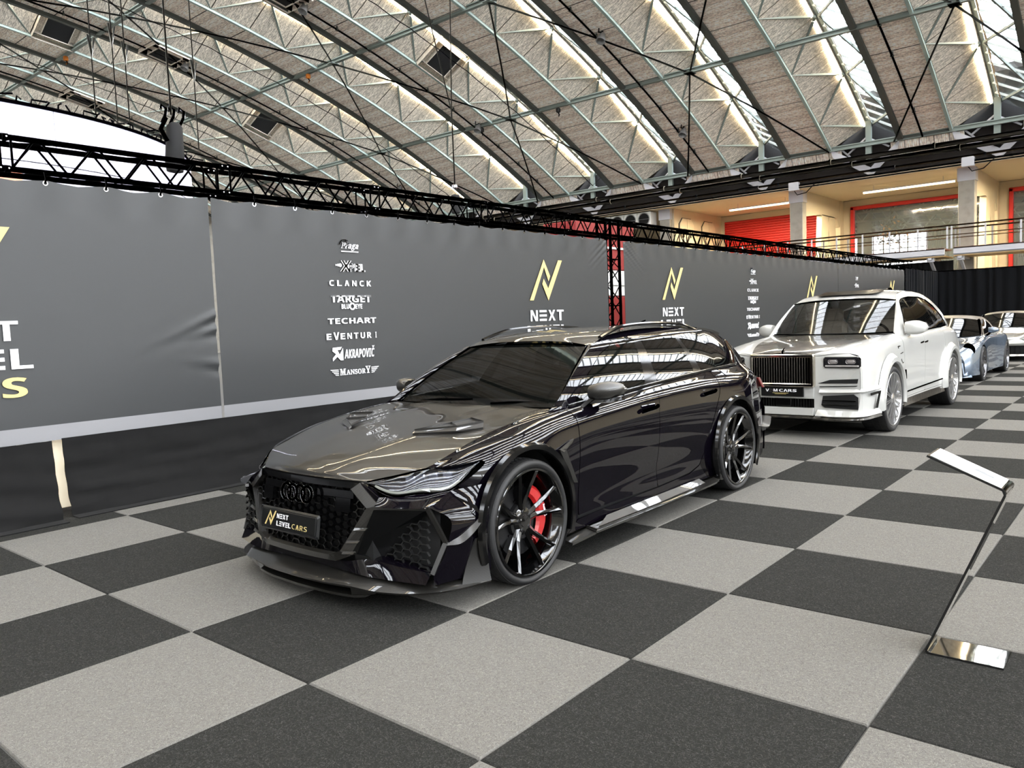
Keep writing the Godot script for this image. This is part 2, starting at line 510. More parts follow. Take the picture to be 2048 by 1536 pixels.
func build_roof() -> void:
	var roof := struct("ceiling", MB.new(), M.roof_skin, "vaulted hall roof of grey brown boarded panels between steel arches")
	var skin := MB.new()
	var rest := [MB.new(), MB.new()]
	var glass_rest := MB.new()
	var bar_rest := MB.new()
	var hatch := {}
	for h in [[118, 50, 1], [525, 235, 1], [880, 105, 1], [335, 100, 0], [190, 193, 0], [560, 0, 0]]:   # the dark openings in the boards
		var best := 1e9
		var key := ""
		for n in range(-4, 7):
			for k in range(K0, K1):
				var p := (arc(k + 0.5, bay_z(n) + 0.5 * DR, RIDGE / 2) if h[2] else arc(k + 0.5, bay_z(n) + (DD + 5.358) / 2, 0.1))
				var q := pixel(p)
				var d := Vector2(q.x - h[0], q.y - h[1]).length()
				if q.z > 0 and d < best:
					best = d; key = "%d/%d/%d" % [n, k, h[2]]
		hatch[key] = true
	for n in range(-5, 14):
		var zt := bay_z(n)
		var zr := zt + DR
		var zd := zt + DD
		var zn := bay_z(n + 1)
		var seen := n >= -4 and n <= 6
		var truss: Node3D = null
		if seen:
			truss = Node3D.new()
			truss.name = numbered("arch_truss")
			add_child(truss)
			var who: String = "rightmost steel arch, beside the outermost skylight in view" if n == 6 else "%s steel roof arch from the right, triangular lattice with pale green lower chord" % ORD[6 - n]
			tag(truss, who, "roof arch", "", "structure")
		for k in range(K0, K1):
			var g := 0.018
			# flat soffit panel between the dark chord of this bay and the pale chord of the next
			var a0 := arc(k + 0.012, zd + 0.1, 0.1)
			var a1 := arc(k + 0.012, zn - 0.07, 0.1)
			var b1 := arc(k + 0.988, zn - 0.07, 0.1)
			var b0 := arc(k + 0.988, zd + 0.1, 0.1)
			# inclined panel from the pale chord up to the ridge
			var c0 := arc(k + 0.012, zt + 0.05, 0.06)
			var c1 := arc(k + 0.012, zr - 0.05, RIDGE - 0.02)
			var d1 := arc(k + 0.988, zr - 0.05, RIDGE - 0.02)
			var d0 := arc(k + 0.988, zt + 0.05, 0.06)
			for kind in 2:
				var P := [c0, c1, d1, d0] if kind else [a0, a1, b1, b0]
				var vis: bool = seen and (in_frame(P[0], 20.0) or in_frame(P[1], 20.0) or in_frame(P[2], 20.0) or in_frame(P[3], 20.0))
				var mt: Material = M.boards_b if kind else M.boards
				if hatch.has("%d/%d/%d" % [n, k, kind]):
					build_hatch(P, kind, n)
				elif vis:
					var b := MB.new()
					panel(b, P, 0.05, 1.1, 1.0, float(posmod(k * 7 + n * 3, 8)) / 8.0)
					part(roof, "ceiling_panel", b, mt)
				else:
					panel(rest[kind], P, 0.05, 1.1, 1.0, float(posmod(k * 7 + n * 3, 8)) / 8.0)
			skin.quad(arc(k, zd - 0.1, 0.2), arc(k, zn + 0.1, 0.2), arc(k + 1, zn + 0.1, 0.2), arc(k + 1, zd - 0.1, 0.2))
			skin.quad(arc(k, zt - 0.05, 0.15), arc(k, zr, RIDGE + 0.12), arc(k + 1, zr, RIDGE + 0.12), arc(k + 1, zt - 0.05, 0.15))
			# skylight panes from the ridge down to the dark chord
			for m in 3:
				var f0 := k + (m + 0.04) / 3.0
				var f1 := k + (m + 0.96) / 3.0
				var P := [arc(f0, zr + 0.1, RIDGE - 0.08), arc(f0, zd - 0.06, 0.14), arc(f1, zd - 0.06, 0.14), arc(f1, zr + 0.1, RIDGE - 0.08)]
				if seen and n >= 3 and k > -9 and (in_frame(P[0], 5.0) or in_frame(P[2], 5.0)):
					var gb := MB.new()
					gb.quad(P[0], P[1], P[2], P[3])
					part(truss, "glass_pane", gb, M.glass_roof)
				else:
					glass_rest.quad(P[0], P[1], P[2], P[3])
				if seen and n >= 3 and k > -9:
					var bb := MB.new()
					bar(bb, arc(k + m / 3.0, zr + 0.06, RIDGE - 0.1), arc(k + m / 3.0, zd - 0.04, 0.12), 0.055, 0.09)
					part(truss, "glazing_bar", bb, M.glaze_bar)
				else:
					bar(bar_rest, arc(k + m / 3.0, zr + 0.06, RIDGE - 0.1), arc(k + m / 3.0, zd - 0.04, 0.12), 0.055, 0.09)
		# chords, ridge, lattice
		var lo := MB.new()
		curved(lo, K0, K1, zt, 0.13, 0.18, 0.0)
		var dk := MB.new()
		curved(dk, K0, K1, zd, 0.24, 0.24, 0.0)
		var rg := MB.new()
		curved(rg, K0, K1, zr + 0.04, 0.16, 0.2, RIDGE)
		if not seen:
			var bx := MB.new()
			bx.v = lo.v + dk.v + rg.v; bx.n = lo.n + dk.n + rg.n; bx.t = lo.t + dk.t + rg.t
			struct("trim_%d" % (n + 20), bx, M.steel_dark)
		else:
			part(truss, "lower_chord", lo, M.teal, Transform3D.IDENTITY, "pale green lower chord")
			part(truss, "lower_chord", dk, M.steel_dark, Transform3D.IDENTITY, "dark grey lower chord")
			part(truss, "ridge_beam", rg, M.steel_mid)
			var k := 3.0
			while k > K0 + 2:
				if in_frame(arc(k, zt), 150.0):
					for s in [1.0, -1.0]:
						var w := MB.new()
						bar(w, arc(k, zt + 0.02, 0.03), arc(k + s, zr - 0.06, RIDGE - 0.14), 0.09, 0.09)
						part(truss, "web_member", w, M.steel_mid)
						var w2 := MB.new()
						bar(w2, arc(k, zd - 0.05, 0.05), arc(k + s, zr + 0.08, RIDGE - 0.14), 0.09, 0.09)
						part(truss, "web_member", w2, M.steel_mid)
				k -= 2.0
			if n >= 3:   # rolled blinds hanging in scallops beside the glass
				var bl := MB.new()
				for kk in range(-7, K1):
					for m in 2:
						var q := []
						for i in 5:
							var u := kk + (m + i / 4.0) / 2.0
							q.append([arc(u, zr + 0.16, RIDGE - 0.16), arc(u, zr + 0.22 + 0.07 * sin(PI * i / 4.0), RIDGE - 0.27 - 0.10 * sin(PI * i / 4.0))])
						for i in 4:
							bl.quad(q[i][0], q[i + 1][0], q[i + 1][1], q[i][1])
				part(truss, "roller_blind", bl, M.blind)
			build_gable(truss, zt, zr, zd, zn)
		# light strips under the ridge
		var segs := 0
		var kk2 := K1
		while kk2 > -28:
			var k_lo := kk2 - 4
			var mid := arc(kk2 - 2.0, zr - 0.17, RIDGE - 0.2)
			var s0 := MB.new()
			var pts := []
			for i in 9:
				pts.append(arc(lerpf(k_lo + 0.06, kk2 - 0.06, i / 8.0), zr - 0.17, RIDGE - 0.2))
			s0.path(pts, 0.065, 6)
			var shown := seen and (in_frame(mid, 30.0) or in_frame(pts[8], 0.0) or in_frame(pts[0], 0.0))
			if shown:
				var o := thing("light_strip", "light strip under the %s skylight ridge%s, %s run above the eaves" % [ORD[6 - n], "" if n == 6 else " from the right", ["lowest", "second", "third", "fourth", "fifth", "sixth", "seventh", "eighth"][segs]], "light strip", Vector3.ZERO, "light strips along the roof ridges")
				part(o, "diffuser", s0, M.led)
				var hs := MB.new()
				for i in 8:
					bar(hs, pts[i] + Vector3(0, 0.06, 0.07), pts[i + 1] + Vector3(0, 0.06, 0.07), 0.06, 0.05)
				part(o, "housing", hs, M.galv)
			else:
				struct("trim_light_%d" % (used.size()), s0, M.led).name = numbered("trim_light")
			if segs < 5:
				var l := AreaLight3D.new()
				l.name = numbered("strip_lamp")
				add_child(l)
				var d: Vector3 = (pts[8] - pts[0]).normalized()
				var dn := Vector3(0, -0.25, -0.97)
				dn = (dn - d * dn.dot(d)).normalized()
				l.transform = Transform3D(Basis(d, d.cross(dn) * -1.0, -dn), mid + dn * 0.09)
				l.area_size = Vector2((pts[8] - pts[0]).length(), 0.1)
				l.area_normalize_energy = true
				l.light_color = Color(1.0, 0.92, 0.77)
				l.light_energy = LED_POWER
				l.area_range = 80.0
				l.shadow_enabled = true
			segs += 1
			kk2 -= 4
	for i in 2:
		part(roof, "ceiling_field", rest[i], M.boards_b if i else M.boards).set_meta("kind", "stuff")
	part(roof, "roof_skin", skin, M.roof_skin)
	part(roof, "skylight_field", glass_rest, M.glass_roof).set_meta("kind", "stuff")
	part(roof, "glazing_bar_field", bar_rest, M.glaze_bar).set_meta("kind", "stuff")
	# purlins across the bays
	for k in range(K0, K1 + 1, 4):
		var b := MB.new()
		var c := arc(k, -7.5, 0.02)
		b.box(c + Vector3(0, 0.07, 0), Vector3(0.20, 0.05, 105)); b.box(c + Vector3(0, -0.10, 0), Vector3(0.20, 0.05, 105)); b.box(c + Vector3(0, -0.01, 0), Vector3(0.05, 0.16, 105))
		part(roof, "purlin", b, M.steel_mid if k > -9 else M.steel_dark)
	# thin strips over the panel joints
	var j := MB.new()
	for n in range(-5, 8):
		for k in range(-24, K1):
			bar(j, arc(k, bay_z(n) + DD + 0.1, 0.08), arc(k, bay_z(n + 1) - 0.07, 0.08), 0.045, 0.03)
	part(roof, "joint_strip", j, M.roof_skin)
	# crossed bracing rods between the purlins
	for r in [[4.0, 0.0, 3.87], [0.0, -4.0, 5.36], [-4.0, -8.0, 5.36], [-8.0, -12.0, 5.36]]:
		for i in range(-5, 4):
			var zc: float = -15.25 + 10.74 * i + (5.37 if int(r[0]) % 8 != 0 and r[0] < 4 else 0.0)
			var dz: float = r[2]
			for s in [-1.0, 1.0]:
				var p := arc(r[0], zc + (s * dz if r[0] == 4.0 else 0.0), -0.14)
				var q := arc(r[1], zc + (0.0 if r[0] == 4.0 else s * dz), -0.14)
				if in_frame(p, 200.0) or in_frame(q, 200.0):
					var b := MB.new()
					var pts := []
					for t in 5:
						var kk: float = lerpf(r[0], r[1], t / 4.0)
						pts.append(arc(kk, lerpf(p.z, q.z, t / 4.0), -0.14))
					b.path(pts, 0.042, 6)
					part(roof, "bracing_rod", b, M.rod)
			if in_frame(arc(r[1], zc, -0.14), 20.0) and r[0] == 4.0 or in_frame(arc(r[0], zc, -0.14), 20.0) and r[0] < 4.0 and r[0] > -9:
				var b := MB.new()
				b.cbox(arc(r[1] if r[0] == 4.0 else r[0], zc, -0.13), Vector3(0.5, 0.42, 0.05), 0.015, Basis(Vector3.RIGHT, PI / 2))
				part(roof, "gusset_plate", b, M.steel_mid)
	# sprinkler pipes under every other soffit strip
	for n in [-3, -1, 1, 3, 5]:
		var b := MB.new()
		var pts := []
		for i in 33:
			pts.append(arc(lerpf(-14.0, 4.0, i / 32.0), bay_z(n) + DD + 0.95, -0.1))
		b.path(pts, 0.045, 7)
		part(roof, "sprinkler_pipe", b, M.steel_dark)
		for k in range(-13, 4):
			var q := arc(k + 0.04, bay_z(n) + DD + 0.95, 0.02)
			if in_frame(q, 0.0):
				var c := MB.new()
				c.box(q, Vector3(0.05, 0.22, 0.08)); c.box(q + Vector3(0, -0.13, 0), Vector3(0.09, 0.06, 0.14))
				part(roof, "pipe_bracket", c, M.steel_dark)
	# spotlights hung at the soffit
	for s in [[3, 2.0], [3, -2.0], [1, -0.1], [1, -6.0], [-1, -6.0], [-1, 1.9]]:
		var q := arc(s[1], bay_z(s[0]) + DD + 1.3, -0.12)
		if in_frame(q, 0.0):
			var o := thing("loudspeaker_horn", "grey ceiling fitting under the %s soffit strip from the right, %s one" % [ORD[6 - s[0]], "lower" if s[1] > 0.5 or s[1] == -0.1 else "upper"], "ceiling fitting", q)
			var b := MB.new()
			b.lathe([Vector2(0.0, 0.22), Vector2(0.12, 0.2), Vector2(0.22, -0.2), Vector2(0.19, -0.2), Vector2(0.1, 0.1)], 14, Transform3D(Basis(Vector3.FORWARD, 0.5), Vector3(0, -0.15, 0)))
			part(o, "shade", b, M.galv)
			var c := MB.new()
			c.path([Vector3(-0.2, 0.2, 0), Vector3(-0.22, 0.02, 0), Vector3(0, 0.08, 0), Vector3(0.2, 0.2, 0)], 0.03, 6)
			part(o, "bracket", c, M.dark_line)

func build_hatch(P: Array, kind: int, n: int) -> void:
	var o := thing("roof_hatch", "dark opening in the %s roof boards of the %s bay from the right, %s" % ["sloping" if kind else "flat", ORD[clampi(6 - n, 0, 11)], "higher up" if pixel(P[0]).y < 120.0 else "lower down"], "roof hatch")
	var c: Vector3 = (P[0] + P[1] + P[2] + P[3]) / 4
	var ux: Vector3 = (P[1] - P[0]) / 2
	var uy: Vector3 = (P[3] - P[0]) / 2
	var nn := ux.cross(uy).normalized()
	var fr := MB.new()
	var s0 := 0.66
	for q in [[-1, -s0, -1, 1], [s0, 1, -1, 1], [-s0, s0, -1, -s0], [-s0, s0, s0, 1]]:
		var a: Vector3 = c + ux * q[0] + uy * q[2]
		var b: Vector3 = c + ux * q[1] + uy * q[2]
		var d: Vector3 = c + ux * q[1] + uy * q[3]
		var e: Vector3 = c + ux * q[0] + uy * q[3]
		fr.quad(a, b, d, e, Rect2(q[0], q[2], q[1] - q[0], q[3] - q[2]))
		fr.quad(a - nn * 0.3, b - nn * 0.3, b, a); fr.quad(d - nn * 0.3, e - nn * 0.3, e, d)
		fr.quad(b - nn * 0.3, d - nn * 0.3, d, b); fr.quad(e - nn * 0.3, a - nn * 0.3, a, e)
	part(o, "surround", fr, M.boards_b if kind else M.boards)
	var h := MB.new()
	var z := -nn * 0.22
	h.quad(c - ux * s0 - uy * s0 + z, c + ux * s0 - uy * s0 + z, c + ux * s0 + uy * s0 + z, c - ux * s0 + uy * s0 + z)
	part(o, "opening", h, M.hole)
	var st := MB.new()
	for f in [-0.12, 0.1]:
		bar(st, c - ux * s0 + uy * f - nn * 0.1, c + ux * s0 + uy * f - nn * 0.1, 0.04, 0.04, nn)
	part(o, "stay", st, M.rod)

func build_gable(truss: Node3D, zt: float, zr: float, zd: float, zn: float) -> void:
	var A := arc(K1, zt, 0.0)
	var B := arc(K1, zd, 0.0)
	var T := arc(K1, zr, RIDGE)
	T.x = A.x
	var V := Vector3(A.x + 0.1, A.y - 1.15, zr + 0.25)
	var b := MB.new()
	bar(b, A + Vector3(0.02, 0, 0), B + Vector3(0.02, 0, 0), 0.12, 0.16)
	part(truss, "gable_tie", b, M.steel_mid)
	b = MB.new()
	b.box((T + V) / 2 + Vector3(0.02, 0.1, 0), Vector3(0.16, (T - V).length() - 0.2, 0.26)); 
	part(truss, "gable_post", b, M.steel_mid)
	for q in [[Vector3(A.x + 0.2, A.y - 0.35, zt + 0.75), Vector3(A.x + 0.2, A.y + 0.35, zr)], [Vector3(A.x + 0.2, A.y - 0.25, zd - 0.55), Vector3(A.x + 0.2, A.y + 0.35, zr)], [Vector3(A.x + 0.25, A.y + 0.12, zt + 0.3), Vector3(A.x + 0.25, V.y - 0.1, zr)], [Vector3(A.x + 0.2, A.y - 0.5, zd - 0.7), V]]:
		b = MB.new()
		bar(b, q[0], q[1], 0.08, 0.08)
		part(truss, "gable_strut", b, M.galv_pale)
	b = MB.new()
	b.quad(A + Vector3(0.6, 0, 0), V + Vector3(0.5, -0.2, 0), B + Vector3(0.6, 0, 0), T + Vector3(0.6, 0.3, 0))
	part(truss, "gable_back", b, M.black_void)
	b = MB.new()
	for s in [[A, V, M.concrete], [B, V, M.concrete]]:
		var p: Vector3 = s[0]
		var v: Vector3 = s[1]
		var q := p + Vector3(-0.02, -0.42, 0.12 if p == A else -0.12)
		var w := v + Vector3(-0.05, -0.42, 0.0)
		b.quad(p + Vector3(-0.02, 0, 0), q, w, v + Vector3(-0.05, 0, 0)); b.quad(v + Vector3(-0.05, 0, 0), w, q, p + Vector3(-0.02, 0, 0))
		b.quad(p, v, v + Vector3(0.6, 0, 0), p + Vector3(0.6, 0, 0)); b.quad(p + Vector3(0.6, 0, 0), v + Vector3(0.6, 0, 0), v, p)
	part(truss, "haunch", b, M.galv_pale)
	b = MB.new()
	var y0 := A.y + 0.06
	var ym := 7.95
	for i in 5:   # boarded fascia below the soffit strip, plank by plank
		var z0 := lerpf(zd - 0.5, zn + 0.5, i / 5.0) + 0.012
		var z1 := lerpf(zd - 0.5, zn + 0.5, (i + 1) / 5.0) - 0.012
		b = MB.new()
		panel(b, [Vector3(A.x + 0.04, y0, z0), Vector3(A.x + 0.75, ym, z0), Vector3(A.x + 0.75, ym, z1), Vector3(A.x + 0.04, y0, z1)], 0.05, 0.5, 0.25, i * 0.125)
		part(truss, "fascia_board", b, M.boards)
	b = MB.new()
	b.quad(Vector3(A.x + 0.13, y0 + 0.1, zt - 0.5), Vector3(A.x + 0.83, ym, zt - 0.5), Vector3(A.x + 0.83, ym, zn + 1.0), Vector3(A.x + 0.13, y0 + 0.1, zn + 1.0))
	part(truss, "fascia_back", b, M.roof_skin)
	b = MB.new()
	bar(b, B + Vector3(0.03, 0, 0), Vector3(A.x + 0.03, A.y, zn), 0.1, 0.14)
	part(truss, "eaves_beam", b, M.steel_dark)

# ---------------------------------------------------------------- gallery and far wall
func build_end_wall() -> void:
	var X := 46.0
	var T := 7.8
	# wall plane with openings: [z0, z1, y0, y1]
	var b := MB.new()
	var open := [[-20.2, -13.35, 3.0, 7.42], [-12.45, -5.6, 0.0, 7.42], [-4.65, 2.2, 0.0, 7.42], [3.15, 10.0, 0.0, 7.42], [10.95, 17.8, 0.0, 7.42]]
	var z := -62.0
	for o in open:
		b.box(Vector3(X + 0.2, T / 2, (z + o[0]) / 2), Vector3(0.4, T, o[0] - z))
		b.box(Vector3(X + 0.2, (T + o[3]) / 2, (o[0] + o[1]) / 2), Vector3(0.4, T - o[3], o[1] - o[0]))
		if o[2] > 0:
			b.box(Vector3(X + 0.2, o[2] / 2, (o[0] + o[1]) / 2), Vector3(0.4, o[2], o[1] - o[0]))
		z = o[1]
	b.box(Vector3(X + 0.2, T / 2, (z + 50.0) / 2), Vector3(0.4, T, 50.0 - z))
	struct("wall_far", b, M.beige, "beige concrete wall behind the gallery with large red framed openings")
	b = MB.new()
	b.box(Vector3(42.6, T + 0.1, -6), Vector3(7.4, 0.2, 112))
	struct("ceiling_gallery", b, M.beige_pale, "pale soffit over the gallery")
	b = MB.new()
	b.box(Vector3(43.0, 12.0, -6), Vector3(6.6, 0.3, 112)); b.box(Vector3(46.0, 10.0, -6), Vector3(0.3, 4.4, 112))
	struct("wall_above_gallery", b, M.roof_skin)
	# columns with their raking trestle legs
	var names := {-20.95: "grey column left of the red shutter, below the roof eaves", -13.25: "grey column with splayed concrete legs between red shutter and first window", -5.45: "grey column with splayed concrete legs between the two red framed windows"}
	for zc in [-28.7, -20.95, -13.25, -5.45, 2.35, 10.15]:
		var o := thing("trim_column", names.get(zc, ""), "", Vector3(0, 0, zc), "", "structure")
		b = MB.new()
		b.cbox(Vector3(39.75, 3.95, 0), Vector3(0.55, 7.9, 0.68), 0.03)
		part(o, "shaft", b, M.concrete)
		b = MB.new()
		b.box(Vector3(39.74, 7.55, 0), Vector3(0.6, 0.7, 0.74))
		part(o, "capital", b, M.galv_pale)
		if zc > -20:
			b = MB.new()
			b.prism(PackedVector2Array([Vector2(40.0, 7.8), Vector2(40.0, 6.5), Vector2(42.1, 6.75), Vector2(44.9, 6.75), Vector2(45.3, 6.3), Vector2(46.0, 6.3), Vector2(46.0, 7.8)]), 0.05, 0.34)
			part(o, "beam", b, M.beige)
			b = MB.new()
			b.prism(PackedVector2Array([Vector2(41.6, 0), Vector2(42.6, 0), Vector2(43.5, 6.0), Vector2(43.6, 6.8), Vector2(42.45, 6.8)]), 0.05, 0.34)
			part(o, "leg", b, M.beige)
			b = MB.new()
			b.prism(PackedVector2Array([Vector2(44.8, 0), Vector2(45.6, 0), Vector2(44.6, 6.8), Vector2(43.5, 6.8), Vector2(43.55, 6.0)]), 0.05, 0.34)
			part(o, "leg", b, M.beige)
			b = MB.new()
			b.box(Vector3(45.7, 3.9, 0.2), Vector3(0.6, 7.8, 0.36))
			part(o, "pilaster", b, M.beige)
	# red roller shutter made of slats
	var sh := struct("door_1", MB.new(), M.red, "red roller shutter of horizontal slats at the back of the gallery")
	for i in 30:
		b = MB.new()
		var y := 3.0 + 0.148 * i
		b.prism(PackedVector2Array([Vector2(-0.02, y), Vector2(-0.055, y + 0.03), Vector2(-0.055, y + 0.115), Vector2(-0.02, y + 0.145), Vector2(0.02, y + 0.145), Vector2(0.02, y)]), -20.2, -13.35, Transform3D(Basis.IDENTITY, Vector3(X, 0, 0)))
		part(sh, "slat", b, M.red)
	# red frames, mullions and panes
	for w in 2:
		var o: Array = open[1 + w]
		var f := struct("window_%d" % (w + 1), MB.new(), M.red, "large red framed opening %s" % ["behind the walkway between the two columns", "at the right edge beyond the second column"][w])
		var z0: float = o[0]
		var z1: float = o[1]
		b = MB.new()
		for q in [[z0 + 0.09, 0.18], [z1 - 0.09, 0.18]]:
			b.cbox(Vector3(X, 3.7, q[0]), Vector3(0.3, 7.4, q[1]), 0.02)
		b.cbox(Vector3(X, 7.33, (z0 + z1) / 2), Vector3(0.3, 0.2, z1 - z0), 0.02)
		part(f, "frame", b, M.red)
		for i in 3:
			b = MB.new()
			var a := lerpf(z0 + 0.2, z1 - 0.2, i / 3.0)
			var c := lerpf(z0 + 0.2, z1 - 0.2, (i + 1) / 3.0)
			b.quad(Vector3(X + 0.05, 0.1, a), Vector3(X + 0.05, 0.1, c), Vector3(X + 0.05, 7.2, c), Vector3(X + 0.05, 7.2, a))
			part(f, "pane", b, M.day_glass)
	# next hall seen through the openings
	b = MB.new()
	b.box(Vector3(60, 9.2, -6), Vector3(28, 0.3, 60)); b.box(Vector3(74, 4.6, 15), Vector3(0.3, 9.2, 18)); b.box(Vector3(60, 4.6, -36), Vector3(28, 9.2, 0.3)); b.box(Vector3(60, 4.6, 24), Vector3(28, 9.2, 0.3))
	b.box(Vector3(74, 1.6, -15), Vector3(0.3, 3.2, 42)); b.box(Vector3(74, 8.7, -15), Vector3(0.3, 1.4, 42))
	struct("wall_next_hall", b, M.dark_steel, "dark interior of the neighbouring hall")
	var gl := struct("window_3", MB.new(), M.day_glass, "bright glazed wall of the neighbouring hall with thin dark bars")
	for i in 21:
		var z0 := -36.0 + 2.0 * i
		b = MB.new()
		b.quad(Vector3(74, 3.2, z0 + 0.03), Vector3(74, 3.2, z0 + 1.97), Vector3(74, 8.0, z0 + 1.97), Vector3(74, 8.0, z0 + 0.03))
		part(gl, "pane", b, M.day_glass)
		b = MB.new()
		b.box(Vector3(73.9, 5.6, z0), Vector3(0.12, 4.8, 0.1))
		part(gl, "mullion", b, M.dark_steel)
	b = MB.new()
	for y in [4.4, 5.6, 6.8]:
		b.box(Vector3(73.9, y, -15), Vector3(0.1, 0.08, 42))
	part(gl, "transom", b, M.dark_steel)
	# things in the neighbouring hall
	var dr := thing("stage_drape", "wide black drape hung in the neighbouring hall behind the red framed window", "drape")
	part(dr, "cloth", pleats(Vector3(56, 0.3, -10.6), Vector3(56, 0.3, -1.0), 6.45, 0.12, 30), M.black_fabric)
	b = MB.new()
	b.tube(Vector3(56, 6.8, -10.8), Vector3(56, 6.8, -0.8), 0.06, 8)
	part(dr, "bar", b, M.dark_steel)
	var pl := thing("pillar", "dark round pillar in the neighbouring hall between the bright window panes", "pillar")
	b = MB.new()
	b.lathe([Vector2(0.5, 0.0), Vector2(0.5, 9.0)], 20, Transform3D(Basis.IDENTITY, Vector3(58, 0, -15.1)))
	part(pl, "shaft", b, mat(Color(0.32, 0.33, 0.29), 0.8))
	for i in 4:
		var o := thing("roof_girder", "dark lattice girder under the neighbouring hall roof, row %s back" % ["one", "two", "three", "four"][i], "girder", Vector3(50.0 + 5.0 * i, 0, 0), "girders of the neighbouring hall")
		b = MB.new()
		b.box(Vector3(0, 8.6, -8), Vector3(0.12, 0.14, 50)); b.box(Vector3(0, 7.5, -8), Vector3(0.12, 0.12, 50))
		part(o, "chord", b, M.steel_mid)
		b = MB.new()
		for k in 30:
			bar(b, Vector3(0, 7.5, -32 + 1.6 * k), Vector3(0, 8.6, -31.2 + 1.6 * k), 0.06, 0.06); bar(b, Vector3(0, 8.6, -31.2 + 1.6 * k), Vector3(0, 7.5, -30.4 + 1.6 * k), 0.06, 0.06)
		part(o, "web", b, M.steel_mid)
	var bush := thing("hanging_greenery", "small hanging cluster of leaves and flowers before the bright window, above the walkway rail", "plant", Vector3(47.5, 5.9, -10.7))
	var rr := RandomNumberGenerator.new()
	rr.seed = 4
	var lf := MB.new()
	var fw := MB.new()
	for i in 220:
		var c := Vector3(rr.randfn(0, 0.25), rr.randfn(0, 0.42), rr.randfn(0, 0.42))
		var a := Vector3(rr.randfn(), rr.randfn(), rr.randfn()).normalized() * 0.13
		var d := a.cross(Vector3(rr.randfn(), rr.randfn(), rr.randfn())).normalized() * 0.06
		var h: MB = fw if i % 7 == 0 else lf
		h.tri(c - a, c + d, c + a); h.tri(c - a, c - d, c + a)
	part(bush, "leaves", lf, mat(Color(0.16, 0.17, 0.11), 0.8)).set_meta("kind", "stuff")
	part(bush, "flowers", fw, mat(Color(0.72, 0.52, 0.30), 0.8)).set_meta("kind", "stuff")
	b = MB.new()
	b.tube(Vector3(0, 0, 0), Vector3(0, 1.4, 0), 0.02, 5)
	part(bush, "hanger", b, M.dark_steel)
	# walkway in front of the columns
	var wk := thing("walkway", "raised steel walkway with brown plank deck crossing before the gallery columns", "walkway")
	for s in [[-40.0, -5.95], [-5.6, 14.0]]:
		b = MB.new()
		b.box(Vector3(37.55, 3.93, (s[0] + s[1]) / 2), Vector3(0.08, 0.30, s[1] - s[0])); b.box(Vector3(37.6, 4.06, (s[0] + s[1]) / 2), Vector3(0.18, 0.04, s[1] - s[0])); b.box(Vector3(37.6, 3.79, (s[0] + s[1]) / 2), Vector3(0.18, 0.04, s[1] - s[0]))
		part(wk, "edge_beam", b, M.galv_pale)
		var m := int((s[1] - s[0]) / 0.5)
		for i in m:
			b = MB.new()
			b.box(Vector3(38.45, 4.08, s[0] + 0.25 + 0.5 * i), Vector3(1.75, 0.05, 0.49))
			part(wk, "deck_plank", b, M.deck)
		b = MB.new()
		b.box(Vector3(38.5, 3.74, (s[0] + s[1]) / 2), Vector3(1.9, 0.06, s[1] - s[0]))
		part(wk, "underside", b, M.ochre)
	b = MB.new()
	for q in [Vector3(37.55, 5.07, 0), Vector3(39.3, 5.07, 0)]:
		b.tube(Vector3(q.x, q.y, -40), Vector3(q.x, q.y, 14), 0.035, 7); b.tube(Vector3(q.x, q.y - 0.42, -40), Vector3(q.x, q.y - 0.42, 14), 0.022, 6)
	part(wk, "handrail", b, M.handrail)
	for i in 40:
		var zz := -5.85 - 1.19 * i if i < 28 else -5.68 + 1.3 * (i - 28)
		for x in [37.55, 39.3]:
			b = MB.new()
			b.box(Vector3(x, 4.56, zz), Vector3(0.03, 1.0, 0.07))
			part(wk, "railing_post", b, M.galv_pale if x < 38 else M.galv)
	for q in [-6.55, -5.35]:
		b = MB.new()
		bar(b, Vector3(37.7, 3.6, q), Vector3(39.5, 2.6, q), 0.12, 0.12); b.box(Vector3(38.5, 3.66, q), Vector3(1.9, 0.10, 0.14)); b.box(Vector3(37.75, 3.63, q), Vector3(0.16, 0.2, 0.3))
		part(wk, "bracket", b, M.galv_pale)
	# pipes along the eaves
	var long := [[8.79, 0.115, M.pipe, "thick pale pipe along the eaves, upper of the pair"], [8.54, 0.115, M.pipe, "thick pale pipe along the eaves, lower of the pair"], [8.11, 0.055, M.pipe_brass, "thin tan pipe below the thick pale pipes"], [7.89, 0.045, M.galv, "thin grey conduit along the eaves, upper of two"], [7.78, 0.035, M.galv, "thin grey conduit along the eaves, lowest of all pipes"]]
	for k in long.size():
		var q: Array = long[k]
		var o := thing("pipe", q[3], "pipe", Vector3.ZERO)
		b = MB.new()
		b.tube(Vector3(38.4, q[0], -62), Vector3(38.4, q[0], 14), q[1], 10)
		part(o, "run", b, q[2])
		b = MB.new()
		for i in 14:
			b.tube(Vector3(38.4, q[0], -48 + 4.6 * i + k), Vector3(38.4, q[0], -47.9 + 4.6 * i + k), q[1] * 1.35, 10)
		part(o, "coupling", b, q[2] if k < 2 else M.galv)
		if k == 2:
			b = MB.new()
			for zz in [-15.9, -9.3, -2.4]:
				b.tube(Vector3(38.4, q[0], zz), Vector3(38.4, q[0], zz + 1.1), q[1] * 1.5, 10)
			part(o, "sleeve", b, M.white)
	b = MB.new()
	b.box(Vector3(39.25, 8.2, -6), Vector3(0.3, 0.7, 112))
	struct("trim_eaves", b, M.roof_skin)
